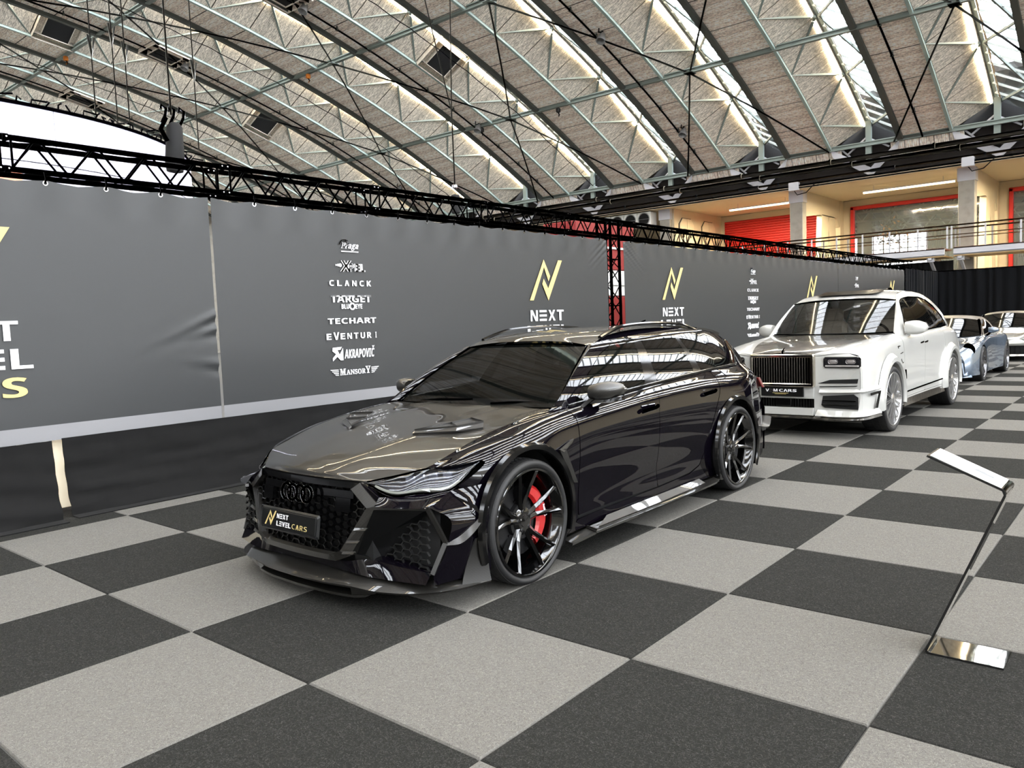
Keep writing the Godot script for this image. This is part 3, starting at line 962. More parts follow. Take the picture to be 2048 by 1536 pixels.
	for zz in [-12.95, -5.2]:
		var o := thing("junction_box", "pale grey junction box on the eaves conduit at the %s column" % ("first" if zz < -9 else "second"), "junction box", Vector3(38.42, 7.86, zz))
		b = MB.new()
		b.cbox(Vector3.ZERO, Vector3(0.3, 0.42, 0.5), 0.02)
		part(o, "case", b, M.galv_pale)
		b = MB.new()
		b.path([Vector3(0, -0.2, 0), Vector3(0, -0.42, 0.15), Vector3(0, -0.36, 0.6), Vector3(0, 0.0, 1.0)], 0.025, 6)
		part(o, "cable", b, M.fold_edge)
	# lamps under the gallery soffit
	for q in [[-17.6, -13.9, "left, above the red shutter"], [-10.35, -6.2, "middle, above the first window"], [-2.6, 1.5, "right, cut by the picture edge"]]:
		var o := thing("tube_light", "long white tube light on the gallery soffit, %s" % q[2], "tube light", Vector3(41.0, 7.45, 0), "tube lights under the gallery soffit")
		b = MB.new()
		b.box(Vector3(0, 0, (q[0] + q[1]) / 2), Vector3(0.12, 0.08, q[1] - q[0]))
		part(o, "tube", b, M.tube)
		b = MB.new()
		b.box(Vector3(0, 0.07, (q[0] + q[1]) / 2), Vector3(0.14, 0.05, q[1] - q[0] + 0.06))
		for e in [q[0] + 0.5, q[1] - 0.5]:
			b.box(Vector3(0, 0.2, e), Vector3(0.02, 0.25, 0.02))
		part(o, "housing", b, M.galv_pale)
		var l := AreaLight3D.new()
		l.name = numbered("gallery_lamp")
		add_child(l)
		l.transform = Transform3D(Basis(Vector3(0, 0, 1), Vector3(1, 0, 0), Vector3(0, 1, 0)), Vector3(41.0, 7.39, (q[0] + q[1]) / 2))
		l.area_size = Vector2(q[1] - q[0], 0.12)
		l.light_color = Color(1.0, 0.92, 0.76)
		l.light_energy = 210.0
		l.area_range = 60.0
		l.shadow_enabled = true
	# fan units left of the gallery
	for row in [[7.32, -21.6, 5, "upper"], [6.98, -25.3, 3, "lower, half hidden by the truss"]]:
		var o := thing("fan_unit", "white cabinet with a row of round black fans, %s" % row[3], "fan unit", Vector3(39.0, row[0], row[1]))
		b = MB.new()
		for i in row[2]:
			b.cbox(Vector3(0.35, 0, -0.45 - 0.92 * i), Vector3(0.7, 0.84, 0.9), 0.02)
		part(o, "cabinet", b, M.white)
		for i in row[2]:
			var xf := Transform3D(Basis(Vector3.FORWARD, PI / 2) * Basis(Vector3.UP, PI), Vector3(0.0, 0, -0.45 - 0.92 * i))
			b = MB.new()
			b.lathe([Vector2(0.39, -0.02), Vector2(0.39, 0.03), Vector2(0.35, 0.03), Vector2(0.33, -0.01)], 24, Transform3D(Basis(Vector3(0, 1, 0), Vector3(-1, 0, 0), Vector3(0, 0, 1)), xf.origin))
			part(o, "fan_ring", b, M.galv)
			b = MB.new()
			b.lathe([Vector2(0.35, 0.012), Vector2(0.0, 0.02)], 24, Transform3D(Basis(Vector3(0, 1, 0), Vector3(-1, 0, 0), Vector3(0, 0, 1)), xf.origin))
			part(o, "fan_mouth", b, M.hole)
			b = MB.new()
			b.box(xf.origin + Vector3(-0.03, 0, 0), Vector3(0.01, 0.012, 0.7))
			part(o, "guard", b, M.galv)
	# side wall with octagonal hatch doors
	b = MB.new()
	b.box(Vector3(42.9, 5.9, -20.6), Vector3(6.4, 4.2, 0.3))
	struct("wall_gallery_side", b, M.beige, "beige wall beside the red shutter with octagonal hatch doors")
	for h in [[40.3, "left of two, nearer the column"], [43.2, "right of two, nearer the red shutter"]]:
		var o := struct("door_%d" % (2 if h[0] < 42 else 3), MB.new(), M.beige_pale, "octagonal double hatch door, %s" % h[1])
		var c := Vector3(h[0] + 0.85, 6.4, -20.43)
		b = MB.new()
		b.prism(octo(0.92, 0.95, 0.36), 0.0, 0.02, Transform3D(Basis.IDENTITY, c))
		part(o, "rim", b, M.dark_line)
		for s in [-1, 1]:
			var pl2 := PackedVector2Array()
			for p in octo(0.88, 0.91, 0.34):
				if p.x * s > 0:
					pl2.append(p)
			pl2.append(Vector2(0.015 * s, 0.91)); pl2.append(Vector2(0.015 * s, -0.91))
			var arr := Array(pl2)
			arr.sort_custom(func(a, d): return (a - Vector2(0.4 * s, 0)).angle() < (d - Vector2(0.4 * s, 0)).angle())
			b = MB.new()
			b.prism(PackedVector2Array(arr), 0.02, 0.06, Transform3D(Basis.IDENTITY, c))
			part(o, "leaf", b, M.beige_pale)
			b = MB.new()
			b.cbox(c + Vector3(0.42 * s, -0.1, 0.075), Vector3(0.09, 0.2, 0.03), 0.01)
			part(o, "handle", b, M.dark_line)

func octo(w: float, h: float, c: float) -> PackedVector2Array:
	return PackedVector2Array([Vector2(-w + c, -h), Vector2(w - c, -h), Vector2(w, -h + c), Vector2(w, h - c), Vector2(w - c, h), Vector2(-w + c, h), Vector2(-w, h - c), Vector2(-w, -h + c)])

func pleats(p: Vector3, q: Vector3, h: float, amp: float, folds: int, lean := 0.0, sd := 3) -> MB:
	var r := RandomNumberGenerator.new()
	r.seed = sd
	var d := (q - p)
	var s := d.normalized().cross(Vector3.UP)
	var cols := folds * 8
	var ph := []
	var am := []
	for i in folds + 2:
		ph.append(r.randf_range(-0.3, 0.3)); am.append(r.randf_range(0.6, 1.2))
	var rows := []
	for i in 9:
		var row := []
		for j in cols + 1:
			var u := float(j) / cols * folds
			var f := int(u)
			var a: float = lerpf(am[f], am[f + 1], u - f) * amp * (0.75 + 0.25 * cos(i * 0.35 + f))
			row.append(p + d * (float(j) / cols) + Vector3(0, h * i / 8.0, 0) + s * (a * sin((u + lerpf(ph[f], ph[f + 1], u - f)) * TAU)) )
		rows.append(row)
	var b := MB.new()
	b.slab(rows, 0.006)
	return b

func build_enclosure() -> void:
	var b := MB.new()
	b.box(Vector3(3, 10, -62), Vector3(90, 22, 0.4))
	struct("wall_left", b, M.concrete)
	b = MB.new()
	b.box(Vector3(3, 14.0, 66.5), Vector3(90, 14, 0.4)); b.box(Vector3(3, 1.2, 66.5), Vector3(90, 3.0, 0.4))
	for i in 8:
		b.box(Vector3(-34 + 11.0 * i, 5.0, 66.5), Vector3(1.6, 5.0, 0.5))
	struct("wall_right", b, M.concrete)
	var gl := struct("window_4", MB.new(), M.day_glass)
	for i in 7:
		b = MB.new()
		b.quad(Vector3(-33 + 11.0 * i, 2.7, 66.5), Vector3(-24.2 + 11.0 * i, 2.7, 66.5), Vector3(-24.2 + 11.0 * i, 7.0, 66.5), Vector3(-33 + 11.0 * i, 7.0, 66.5))
		part(gl, "pane", b, M.day_glass)
	b = MB.new()
	b.box(Vector3(-33, 5.5, -2), Vector3(0.6, 11.5, 130))
	struct("wall_near", b, M.concrete)
	b = MB.new()
	b.box(Vector3(39.9, 4, 32), Vector3(0.4, 9, 45))
	struct("wall_far_right", b, M.beige)

# ---------------------------------------------------------------- drapes closing the aisle
func build_drapes() -> void:
	var o := thing("curtain", "pleated black curtain continuing the line of the banner wall", "curtain")
	part(o, "cloth", pleats(Vector3(29.3, 0.02, -5.6), Vector3(34.5, 0.02, -5.6), 2.92, 0.07, 14), M.drape)
	var b := MB.new()
	b.tube(Vector3(29.2, 2.95, -5.6), Vector3(34.6, 2.95, -5.6), 0.025, 7)
	part(o, "rail", b, M.truss_black)
	o = thing("curtain", "long pleated black curtain across the far end behind the silver sports cars", "curtain")
	part(o, "cloth", pleats(Vector3(34.5, 0.02, -5.6), Vector3(34.5, 0.02, 9.0), 2.92, 0.06, 42), M.drape)
	b = MB.new()
	b.tube(Vector3(34.5, 2.95, -5.6), Vector3(34.5, 2.95, 9.0), 0.025, 7)
	part(o, "rail", b, M.truss_black)
	o = thing("curtain", "black drape hung in the shadow under the walkway", "curtain")
	part(o, "cloth", pleats(Vector3(39.2, 0.02, -19.0), Vector3(39.2, 0.02, -5.9), 3.6, 0.05, 30), M.black_fabric)
	o = thing("curtain", "dark drape inside the lower part of the right red framed opening", "curtain")
	part(o, "cloth", pleats(Vector3(47.0, 0.02, -4.4), Vector3(47.0, 0.02, -2.3), 3.9, 0.05, 10), M.black_fabric)

# ---------------------------------------------------------------- round fabric screen
func build_stage_screen() -> void:
	var o := thing("stage_screen", "large round white lit fabric screen rising behind the left banner truss", "stage screen", Vector3(2.7, 0, -18.6))
	var R := 5.65
	var H := 5.5
	for i in 14:
		var a0 := deg_to_rad(-40.0 + 15.0 * i)
		var a1 := deg_to_rad(-40.0 + 15.0 * (i + 1)) - 0.003
		var rows := []
		for y in 5:
			var row := []
			for j in 7:
				var a := lerpf(a0, a1, j / 6.0)
				row.append(Vector3(sin(PI - a - PI / 2) * R, [0.0, 2.0, 4.0, 5.0, H][y], cos(PI - a - PI / 2) * R))
			rows.append(row)
		var b := MB.new()
		b.slab(rows, 0.02)
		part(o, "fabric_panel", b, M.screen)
	for y in [4.55, H]:
		var b := MB.new()
		var pts := []
		for i in 57:
			var a := deg_to_rad(-40.0 + 210.0 * i / 56.0)
			pts.append(Vector3(sin(PI / 2 - a) * (R + 0.02), y, cos(PI / 2 - a) * (R + 0.02)))
		b.path(pts, 0.035 if y == H else 0.008, 6)
		part(o, "edge_rope" if y == H else "seam", b, M.rope if y == H else M.hem)
	var tb := MB.new()
	var r := RandomNumberGenerator.new()
	r.seed = 9
	for i in 90:
		var a := deg_to_rad(-40.0 + 210.0 * i / 90.0)
		var p := Vector3(sin(PI / 2 - a) * (R + 0.02), H, cos(PI / 2 - a) * (R + 0.02))
		tb.path([p, p + Vector3(r.randfn(0, 0.05), 0.10, r.randfn(0, 0.05)), p + Vector3(r.randfn(0, 0.12), r.randf_range(0.0, 0.16), 0.05)], 0.016, 5)
	part(o, "cable_ties", tb, M.rope).set_meta("kind", "stuff")
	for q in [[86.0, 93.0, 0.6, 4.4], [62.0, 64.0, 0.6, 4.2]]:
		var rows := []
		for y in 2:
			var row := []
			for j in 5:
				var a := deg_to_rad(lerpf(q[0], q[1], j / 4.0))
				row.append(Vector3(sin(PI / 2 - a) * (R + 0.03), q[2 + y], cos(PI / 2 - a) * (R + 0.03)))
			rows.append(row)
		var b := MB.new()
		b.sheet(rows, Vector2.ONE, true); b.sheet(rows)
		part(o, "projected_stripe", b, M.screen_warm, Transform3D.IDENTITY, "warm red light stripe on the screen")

# ---------------------------------------------------------------- lettering
var fonts := {}
func font(kind: String) -> SystemFont:
	if not fonts.has(kind):
		var f := SystemFont.new()
		f.font_names = PackedStringArray(["Droid Serif" if kind.begins_with("serif") else "Droid Sans"])
		f.font_weight = 700 if kind.ends_with("bold") else 400
		fonts[kind] = f
	return fonts[kind]

func glyphs(s: String, kind: String, r: Rect2, depth: float, slant := 0.0) -> Array:   # triangles of a word stretched into a rectangle of the xy plane
	var tm := TextMesh.new()
	tm.text = s
	tm.font = font(kind)
	tm.font_size = 64
	tm.pixel_size = 0.01
	tm.depth = 0.1
	tm.curve_step = 2.0
	var a := tm.surface_get_arrays(0)
	var v: PackedVector3Array = a[Mesh.ARRAY_VERTEX]
	var lo := Vector3.INF
	var hi := -Vector3.INF
	for p in v:
		lo = lo.min(p); hi = hi.max(p)
	var d := hi - lo
	for i in v.size():
		var p := v[i]
		var q := Vector3(r.position.x + (p.x - lo.x) / d.x * r.size.x, r.position.y + (p.y - lo.y) / d.y * r.size.y, depth if p.z > 0 else 0.0)
		q.x += slant * (q.y - r.position.y)
		v[i] = q
	return [v, a[Mesh.ARRAY_NORMAL], a[Mesh.ARRAY_INDEX]]

func put_text(b: MB, s: String, kind: String, r: Rect2, depth: float, x := Transform3D.IDENTITY, slant := 0.0) -> void:
	var g := glyphs(s, kind, r, depth, slant)
	var idx = g[2]
	if idx == null or idx.is_empty():
		idx = PackedInt32Array(range(g[0].size()))
	for i in idx:
		b.v.append(x * g[0][i]); b.n.append((x.basis * g[1][i]).normalized()); b.t.append(Vector2.ZERO)

func put_rect(b: MB, r: Rect2, depth: float, x := Transform3D.IDENTITY) -> void:
	b.prism(PackedVector2Array([r.position, Vector2(r.end.x, r.position.y), r.end, Vector2(r.position.x, r.end.y)]), 0, depth, x)

func put_word(b: MB, s: String, r: Rect2, depth: float, x := Transform3D.IDENTITY, gap := 0.28, kind := "bold", thick := 0.19) -> void:   # widely spaced capitals, E as three bars, A without its bar
	var n := s.length()
	var w := r.size.x / (n + gap * (n - 1))
	for i in n:
		var q := Rect2(r.position.x + i * w * (1.0 + gap), r.position.y, w, r.size.y)
		var c := s[i]
		var h := q.size.y
		if c == "E":
			for k in 3:
				put_rect(b, Rect2(q.position.x, q.position.y + h * (0.5 - thick / 2) * k, q.size.x, h * thick), depth, x)
		elif c == "A":
			var t := q.size.x * 0.27
			var p := q.position
			b.prism(PackedVector2Array([p, p + Vector2(t, 0), p + Vector2(q.size.x / 2, h * 0.68), p + Vector2(q.size.x - t, 0), p + Vector2(q.size.x, 0), p + Vector2(q.size.x / 2 + t * 0.55, h), p + Vector2(q.size.x / 2 - t * 0.55, h)]), 0, depth, x)
		else:
			put_text(b, c, kind, q, depth, x)

func put_mark(b: MB, c: Vector2, h: float, depth: float, x := Transform3D.IDENTITY, wide := 1.0) -> void:   # the double-stroke N emblem, h high, centred on c
	var s := h / 0.62
	var L := [[-0.42, -0.31], [-0.33, -0.31], [-0.048, 0.195], [0.053, -0.017], [0.099, 0.058], [-0.05, 0.308]]
	var R := [[0.417, 0.31], [0.317, 0.31], [0.041, -0.128], [-0.065, 0.017], [-0.104, -0.061], [0.038, -0.311]]
	for l in [L, R]:
		var p := PackedVector2Array()
		for q in l:
			p.append(c + Vector2(q[0] * s * wide, q[1] * s))
		b.prism(p, 0, depth, x)

# ---------------------------------------------------------------- banner wall
const BZ := -5.585
func banner_logo(o: Node3D, xc: float) -> void:
	var d := 0.004
	var x := Transform3D(Basis.IDENTITY, Vector3(xc, 0, 0.012))
	var b := MB.new()
	put_mark(b, Vector2(0, 2.157), 0.625, d, x)
	part(o, "gold_emblem", b, M.print_gold)
	b = MB.new()
	put_word(b, "NEXT", Rect2(-0.42, 1.53, 0.84, 0.165), d, x)
	part(o, "lettering", b, M.print_white)
	b = MB.new()
	put_word(b, "LEVEL", Rect2(-0.50, 1.293, 1.01, 0.168), d, x)
	part(o, "lettering", b, M.print_white)
	b = MB.new()
	put_word(b, "CARS", Rect2(-0.45, 1.055, 0.90, 0.168), d, x)
	part(o, "gold_lettering", b, M.print_gold)

func banner_sponsors(o: Node3D, xc: float) -> void:
	var d := 0.004
	var x := Transform3D(Basis.IDENTITY, Vector3(xc, 0, 0.012))
	var W: Material = M.print_white
	var b := MB.new()
	put_text(b, "Praga", "serifbold", Rect2(-0.12, 2.437, 0.25, 0.09), d, x, 0.35)
	b.path([Vector3(-0.09, 2.46, 0.001), Vector3(-0.06, 2.535, 0.001), Vector3(-0.01, 2.55, 0.001), Vector3(0.0, 2.51, 0.001), Vector3(-0.06, 2.49, 0.001)].map(func(p): return x * p), 0.009, 4)
	b.path([Vector3(-0.13, 2.5, 0.001), Vector3(-0.10, 2.548, 0.001), Vector3(-0.03, 2.556, 0.001)].map(func(p): return x * p), 0.009, 4)
	put_rect(b, Rect2(-0.11, 2.418, 0.25, 0.011), d, x)
	part(o, "sponsor_logo", b, W)
	b = MB.new()
	put_text(b, "X", "bold", Rect2(-0.14, 2.19, 0.15, 0.128), d, x, 0.1)
	put_text(b, "X", "bold", Rect2(-0.13, 2.19, 0.15, 0.128), d, x, 0.1)
	put_text(b, "PEL", "bold", Rect2(-0.015, 2.195, 0.23, 0.09), d, x)
	put_text(b, "PEL", "bold", Rect2(-0.005, 2.195, 0.235, 0.09), d, x)
	for i in 3:
		b.prism(disc(0.010 + 0.006 * i, 8, Vector2(-0.195 + 0.03 * i, 2.262)), 0, d, x)
	part(o, "sponsor_logo", b, W)
	b = MB.new()
	put_word(b, "CLANCK", Rect2(-0.305, 2.022, 0.612, 0.066), d, x, 0.7, "bold")
	part(o, "sponsor_logo", b, W)
	b = MB.new()
	put_text(b, "TARGET", "bold", Rect2(-0.295, 1.833, 0.59, 0.079), d, x)
	put_rect(b, Rect2(-0.295, 1.899, 0.59, 0.013), d, x)
	put_text(b, "BLU", "bold", Rect2(-0.15, 1.757, 0.11, 0.056), d, x)
	put_text(b, "EYE", "bold", Rect2(0.055, 1.757, 0.10, 0.056), d, x)
	b.lathe([Vector2(0.026, 0.0), Vector2(0.044, 0.0), Vector2(0.044, 0.004), Vector2(0.026, 0.004)], 14, x * Transform3D(Basis(Vector3.RIGHT, PI / 2), Vector3(0.008, 1.785, 0)))
	part(o, "sponsor_logo", b, W)
	b = MB.new()
	put_text(b, "TECHART", "bold", Rect2(-0.355, 1.584, 0.712, 0.066), d, x)
	part(o, "sponsor_logo", b, W)
	b = MB.new()
	var e := Rect2(-0.385, 1.40, 0.765, 0.07)
	var st := "EVENTURI"
	for i in 8:
		var w := 0.045 if st[i] == "I" else 0.066
		put_text(b, st[i], "bold", Rect2(e.position.x + 0.0985 * i + (0.03 if i == 7 else 0.0), e.position.y + (0.004 if i != 1 else 0.0), w * (0.35 if i == 7 else 1.0) * (1.2 if i == 1 else 1.0), e.size.y * (1.25 if i == 1 else 1.0)), d, x)
	part(o, "sponsor_logo", b, W)
	b = MB.new()
	b.prism(PackedVector2Array([Vector2(-0.31, 1.31), Vector2(-0.18, 1.316), Vector2(-0.20, 1.285), Vector2(-0.245, 1.282), Vector2(-0.215, 1.225), Vector2(-0.165, 1.30), Vector2(-0.165, 1.16), Vector2(-0.205, 1.16), Vector2(-0.25, 1.205), Vector2(-0.315, 1.155), Vector2(-0.315, 1.19), Vector2(-0.265, 1.235), Vector2(-0.315, 1.27)]), 0, d, x)
	put_text(b, "AKRAPOVIČ", "bold", Rect2(-0.145, 1.178, 0.44, 0.135), d, x, 0.1)
	part(o, "sponsor_logo", b, W)
	b = MB.new()
	put_text(b, "M", "serifbold", Rect2(-0.225, 0.985, 0.085, 0.075), d, x)
	put_text(b, "ANSOR", "serifbold", Rect2(-0.132, 0.985, 0.285, 0.058), d, x)
	put_text(b, "Y", "serifbold", Rect2(0.155, 0.985, 0.075, 0.085), d, x)
	for s in [-1.0, 1.0]:
		for i in 4:
			b.prism(PackedVector2Array([Vector2(s * 0.245, 0.985 + 0.02 * i), Vector2(s * (0.285 + 0.022 * i), 0.988 + 0.02 * i), Vector2(s * (0.295 + 0.022 * i), 0.998 + 0.02 * i), Vector2(s * 0.245, 0.994 + 0.02 * i)]), 0, d, x)
	part(o, "sponsor_logo", b, W)

func disc(r: float, n: int, c := Vector2.ZERO) -> PackedVector2Array:
	var p := PackedVector2Array()
	for i in n:
		p.append(c + Vector2(cos(TAU * i / n), sin(TAU * i / n)) * r)
	return p

func build_banners() -> void:
	var spans := [[-5.2, 2.27, [0.055], [-3.75], "leftmost dark grey printed banner with big letters cut by the picture edge"], [2.29, 9.52, [7.77], [3.985], "dark grey printed banner with white sponsor logos behind the black estate car"], [10.06, 21.69, [11.80, 19.50], [15.60], "dark grey printed banner right of the red gap in the truss tower"], [21.71, 29.1, [27.32], [23.41], "dark grey printed banner at the far right end behind the white SUV"]]
	var rg := RandomNumberGenerator.new()
	rg.seed = 21
	for s in spans:
		var x0: float = s[0]
		var x1: float = s[1]
		var o := thing("banner", s[4], "banner", Vector3(0, 0, BZ), "printed banners hung from the truss wall")
		var wr := func(x: float, y: float) -> float:
			var z := 0.0
			for q in [[2.27, 1.72, -0.25, 0.5], [2.27, 1.58, -0.1, 0.35], [2.27, 1.22, 0.1, 0.28]]:
				var dx: float = q[0] - x
				if dx > 0.0 and dx < 1.0:
					var e: float = y - q[1] - q[2] * dx * 1.6
					z += 0.018 * exp(-dx / q[3] * 2.2) * (exp(-pow(e / 0.035, 2)) - 0.8 * exp(-pow((e + 0.07) / 0.04, 2)))
			for q in [[9.5, -1.0], [10.08, 1.0]]:
				var dx: float = (x - q[0]) * q[1]
				if dx > 0.0 and dx < 0.9:
					z += 0.012 * exp(-dx * 3.0) * sin((2.86 - y - 0.65 * dx) * 60.0) * exp(-absf(2.80 - y - 0.65 * dx) * 7.0)
			if y > 2.6:
				z += 0.010 * (y - 2.6) / 0.3 * cos((x - 0.78) * TAU / 0.5)
			return z
		var xs := [x0]
		while xs[-1] < x1 - 0.02:
			xs.append(minf(x1, xs[-1] + (0.04 if absf(xs[-1] - 2.0) < 0.8 or absf(xs[-1] - 9.8) < 0.9 else 0.125)))
		var ys := []
		for i in 61:
			ys.append(lerpf(0.79, 2.885, i / 60.0))
		var rows := []
		for y in ys:
			var row := []
			for x in xs:
				row.append(Vector3(x, y - (0.012 * (1.0 - cos((x - 0.78) * TAU / 0.5)) if y > 2.87 else 0.0), wr.call(x, y)))
			rows.append(row)
		var b := MB.new()
		b.slab(rows, 0.004)
		part(o, "printed_sheet", b, M.banner)
		rows = []
		for y in [0.655, 0.70, 0.75, 0.79]:
			var row := []
			for x in xs:
				row.append(Vector3(x, y, wr.call(x, y) + 0.012 * sin(x * 1.7) * (0.79 - y) * 4.0))
			rows.append(row)
		b = MB.new()
		b.slab(rows, 0.004)
		part(o, "bottom_hem", b, M.hem, Transform3D.IDENTITY, "unprinted pale strip along the bottom")
		for xc in s[2]:
			banner_logo(o, xc)
		for xc in s[3]:
			banner_sponsors(o, xc)
		var ex := 0.78 - 0.5 * 12
		while ex < x1:
			if ex > x0:
				b = MB.new()
				b.lathe([Vector2(0.012, 0.0), Vector2(0.024, 0.0), Vector2(0.022, 0.006), Vector2(0.014, 0.006)], 10, Transform3D(Basis(Vector3.RIGHT, PI / 2), Vector3(ex, 2.862, 0.004)))
				part(o, "eyelet", b, M.chrome)
				b = MB.new()
				b.path([Vector3(ex, 2.86, 0.012), Vector3(ex + 0.004, 2.90, 0.022), Vector3(ex, 2.955, 0.012)], 0.008, 5)
				part(o, "bungee", b, M.truss_black)
			ex += 0.5
	# black cloth below the banners
	for s in [[-5.2, 0.60, -5.40, "black floor cloth at the left edge, ending at the pale gap", 0.0], [0.71, 29.1, -5.50, "long black floor cloth hung under the banner wall behind the cars", 0.02]]:
		var o := thing("skirt_cloth", s[3], "cloth")
		var rows := []
		var f := FastNoiseLite.new()
		f.seed = 8; f.frequency = 0.9; f.fractal_octaves = 3
		var m := int((s[1] - s[0]) / (0.05 if s[0] < 5 else 0.1))
		for i in 22:
			var row := []
			var y := 0.675 * i / 21.0
			for j in m + 1:
				var x := lerpf(s[0], s[1], float(j) / m)
				var near := 1.0 - i / 21.0
				var z: float = s[2] + 0.12 * pow(near, 2.2) + 0.030 * (0.35 + near) * f.get_noise_2d(x * 0.9 + y * 0.6, y * 5.0) + 0.010 * f.get_noise_2d(x * 6.0, y * 3.0 + 40.0)
				row.append(Vector3(x, maxf(y, 0.004), z))
			rows.append(row)
		var b := MB.new()
		b.slab(rows, 0.004)
		part(o, "cloth", b, M.skirt)
		b = MB.new()
		b.box(Vector3((s[0] + s[1]) / 2, 0.006, s[2] + 0.17), Vector3(s[1] - s[0], 0.008, 0.14))
		part(o, "floor_flap", b, M.skirt)
	var wb := thing("white_board", "narrow bright cream board showing through the gap in the black floor cloth", "board")
	var bb := MB.new()
	bb.cbox(Vector3(0.68, 0.34, -5.72), Vector3(0.5, 0.62, 0.02), 0.004)
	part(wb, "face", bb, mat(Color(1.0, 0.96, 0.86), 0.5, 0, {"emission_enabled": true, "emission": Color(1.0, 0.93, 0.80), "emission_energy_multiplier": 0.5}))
	# truss along the top
	var y0 := 2.955
	var y1 := 3.215
	var zf := -5.60
	var zb := -5.87
	for i in range(-2, 15):
		var a := 0.48 + 1.985 * i
		var c := a + 1.985
		var lab := "black box truss segment on the banner wall, %s" % (["far left edge of the picture", "before the round white screen", "left of the sponsor logo column", "above the sponsor logo column"][clampi(i + 1, 0, 3)] if i > -2 and i < 3 else "%s after the sponsor column" % ["one", "two", "three", "four", "five", "six", "seven", "eight", "nine", "ten", "eleven", "twelve"][i - 3] if i > 2 else "outside the left edge, %s" % ["far", "near"][i + 3])
		var o := thing("box_truss", lab, "truss", Vector3.ZERO, "box truss segments on the banner wall")
		for y in [y0, y1]:
			for z in [zf, zb]:
				var b := MB.new()
				b.tube(Vector3(a + 0.004, y, z), Vector3(c - 0.004, y, z), 0.025, 10)
				part(o, "chord", b, M.truss_black)
				b = MB.new()
				b.tube(Vector3(a + 0.004, y, z), Vector3(a + 0.05, y, z), 0.030, 10); b.tube(Vector3(c - 0.05, y, z), Vector3(c - 0.004, y, z), 0.030, 10)
				part(o, "coupler", b, M.truss_black)
				b = MB.new()
				for e in [a + 0.03, c - 0.03]:
					b.tube(Vector3(e, y, z + 0.02), Vector3(e, y, z + 0.038), 0.007, 6)
				part(o, "coupler_pin", b, M.chrome)
		for z in [zf, zb]:
			var off := 0.0 if z == zf else 0.06
			for k in 4:
				var t := a + 0.27 + 0.478 * k + off * (1 if k < 3 else 0)
				for s in [-0.2, 0.2]:
					var b := MB.new()
					b.tube(Vector3(t + s * 0.12, y1, z), Vector3(clampf(t + s * 1.15, a + 0.06, c - 0.06), y0, z), 0.010, 6)
					part(o, "brace", b, M.truss_black)
			for e in [a + 0.07, c - 0.07]:
				var b := MB.new()
				b.tube(Vector3(e, y0, z), Vector3(e, y1, z), 0.010, 6)
				part(o, "end_frame", b, M.truss_black)
		for y in [y0, y1]:
			for k in 4:
				var b := MB.new()
				var t := a + 0.07 + 0.46 * k
				b.tube(Vector3(t, y, zf if k % 2 else zb), Vector3(t + 0.46, y, zb if k % 2 else zf), 0.010, 6)
				part(o, "brace", b, M.truss_black)
			for e in [a + 0.07, c - 0.07]:
				var b := MB.new()
				b.tube(Vector3(e, y, zf), Vector3(e, y, zb), 0.010, 6)
				part(o, "end_frame", b, M.truss_black)
	for q in [[9.66, 9.93, "black truss tower in the gap between two banners, with red behind"], [29.15, 29.4, "black truss tower at the far end of the banner wall"]]:
		var o := thing("truss_tower", q[2], "truss")
		var cs := []
		for x in [q[0], q[1]]:
			for z in [zf, zb]:
				cs.append(Vector3(x, 0, z))
		for k in 4:
			var p: Vector3 = cs[k]
			var b := MB.new()
			b.tube(p, p + Vector3(0, y1 if q[0] < 20 else 2.93, 0), 0.027, 10)
			part(o, "chord", b, M.truss_black)
		for f in [[0, 2], [1, 3], [0, 1], [2, 3]]:
			for k in 10:
				var b := MB.new()
				var y := 0.15 + 0.28 * k
				b.tube(cs[f[k % 2]] + Vector3(0, y, 0), cs[f[1 - k % 2]] + Vector3(0, y + 0.28, 0), 0.010, 6)
				part(o, "brace", b, M.truss_black)
			for y in [0.12, 0.95, 1.75, 2.55]:
				var b := MB.new()
				b.tube(cs[f[0]] + Vector3(0, y, 0), cs[f[1]] + Vector3(0, y, 0), 0.010, 6)
				part(o, "rung", b, M.truss_black)
	# red and white container behind the gap
	var o := thing("red_container", "red and white container wall behind the gap of the truss tower", "container", Vector3(14.8, 0, -9.5))
	for q in [[0.0, 1.35, M.red], [1.35, 2.1, M.red_dark], [2.1, 2.75, M.white], [2.75, 3.9, M.red_dark]]:
		var b := MB.new()
		b.cbox(Vector3(0, (q[0] + q[1]) / 2, 0), Vector3(2.6, q[1] - q[0] - 0.01, 1.0), 0.02)
		part(o, "wall_panel", b, q[2])
	for y in [1.0, 2.4, 3.3]:
		var b := MB.new()
		b.box(Vector3(0, y, 0.52), Vector3(2.6, 0.05, 0.04))
		part(o, "rib", b, M.red if y < 2 else M.white)

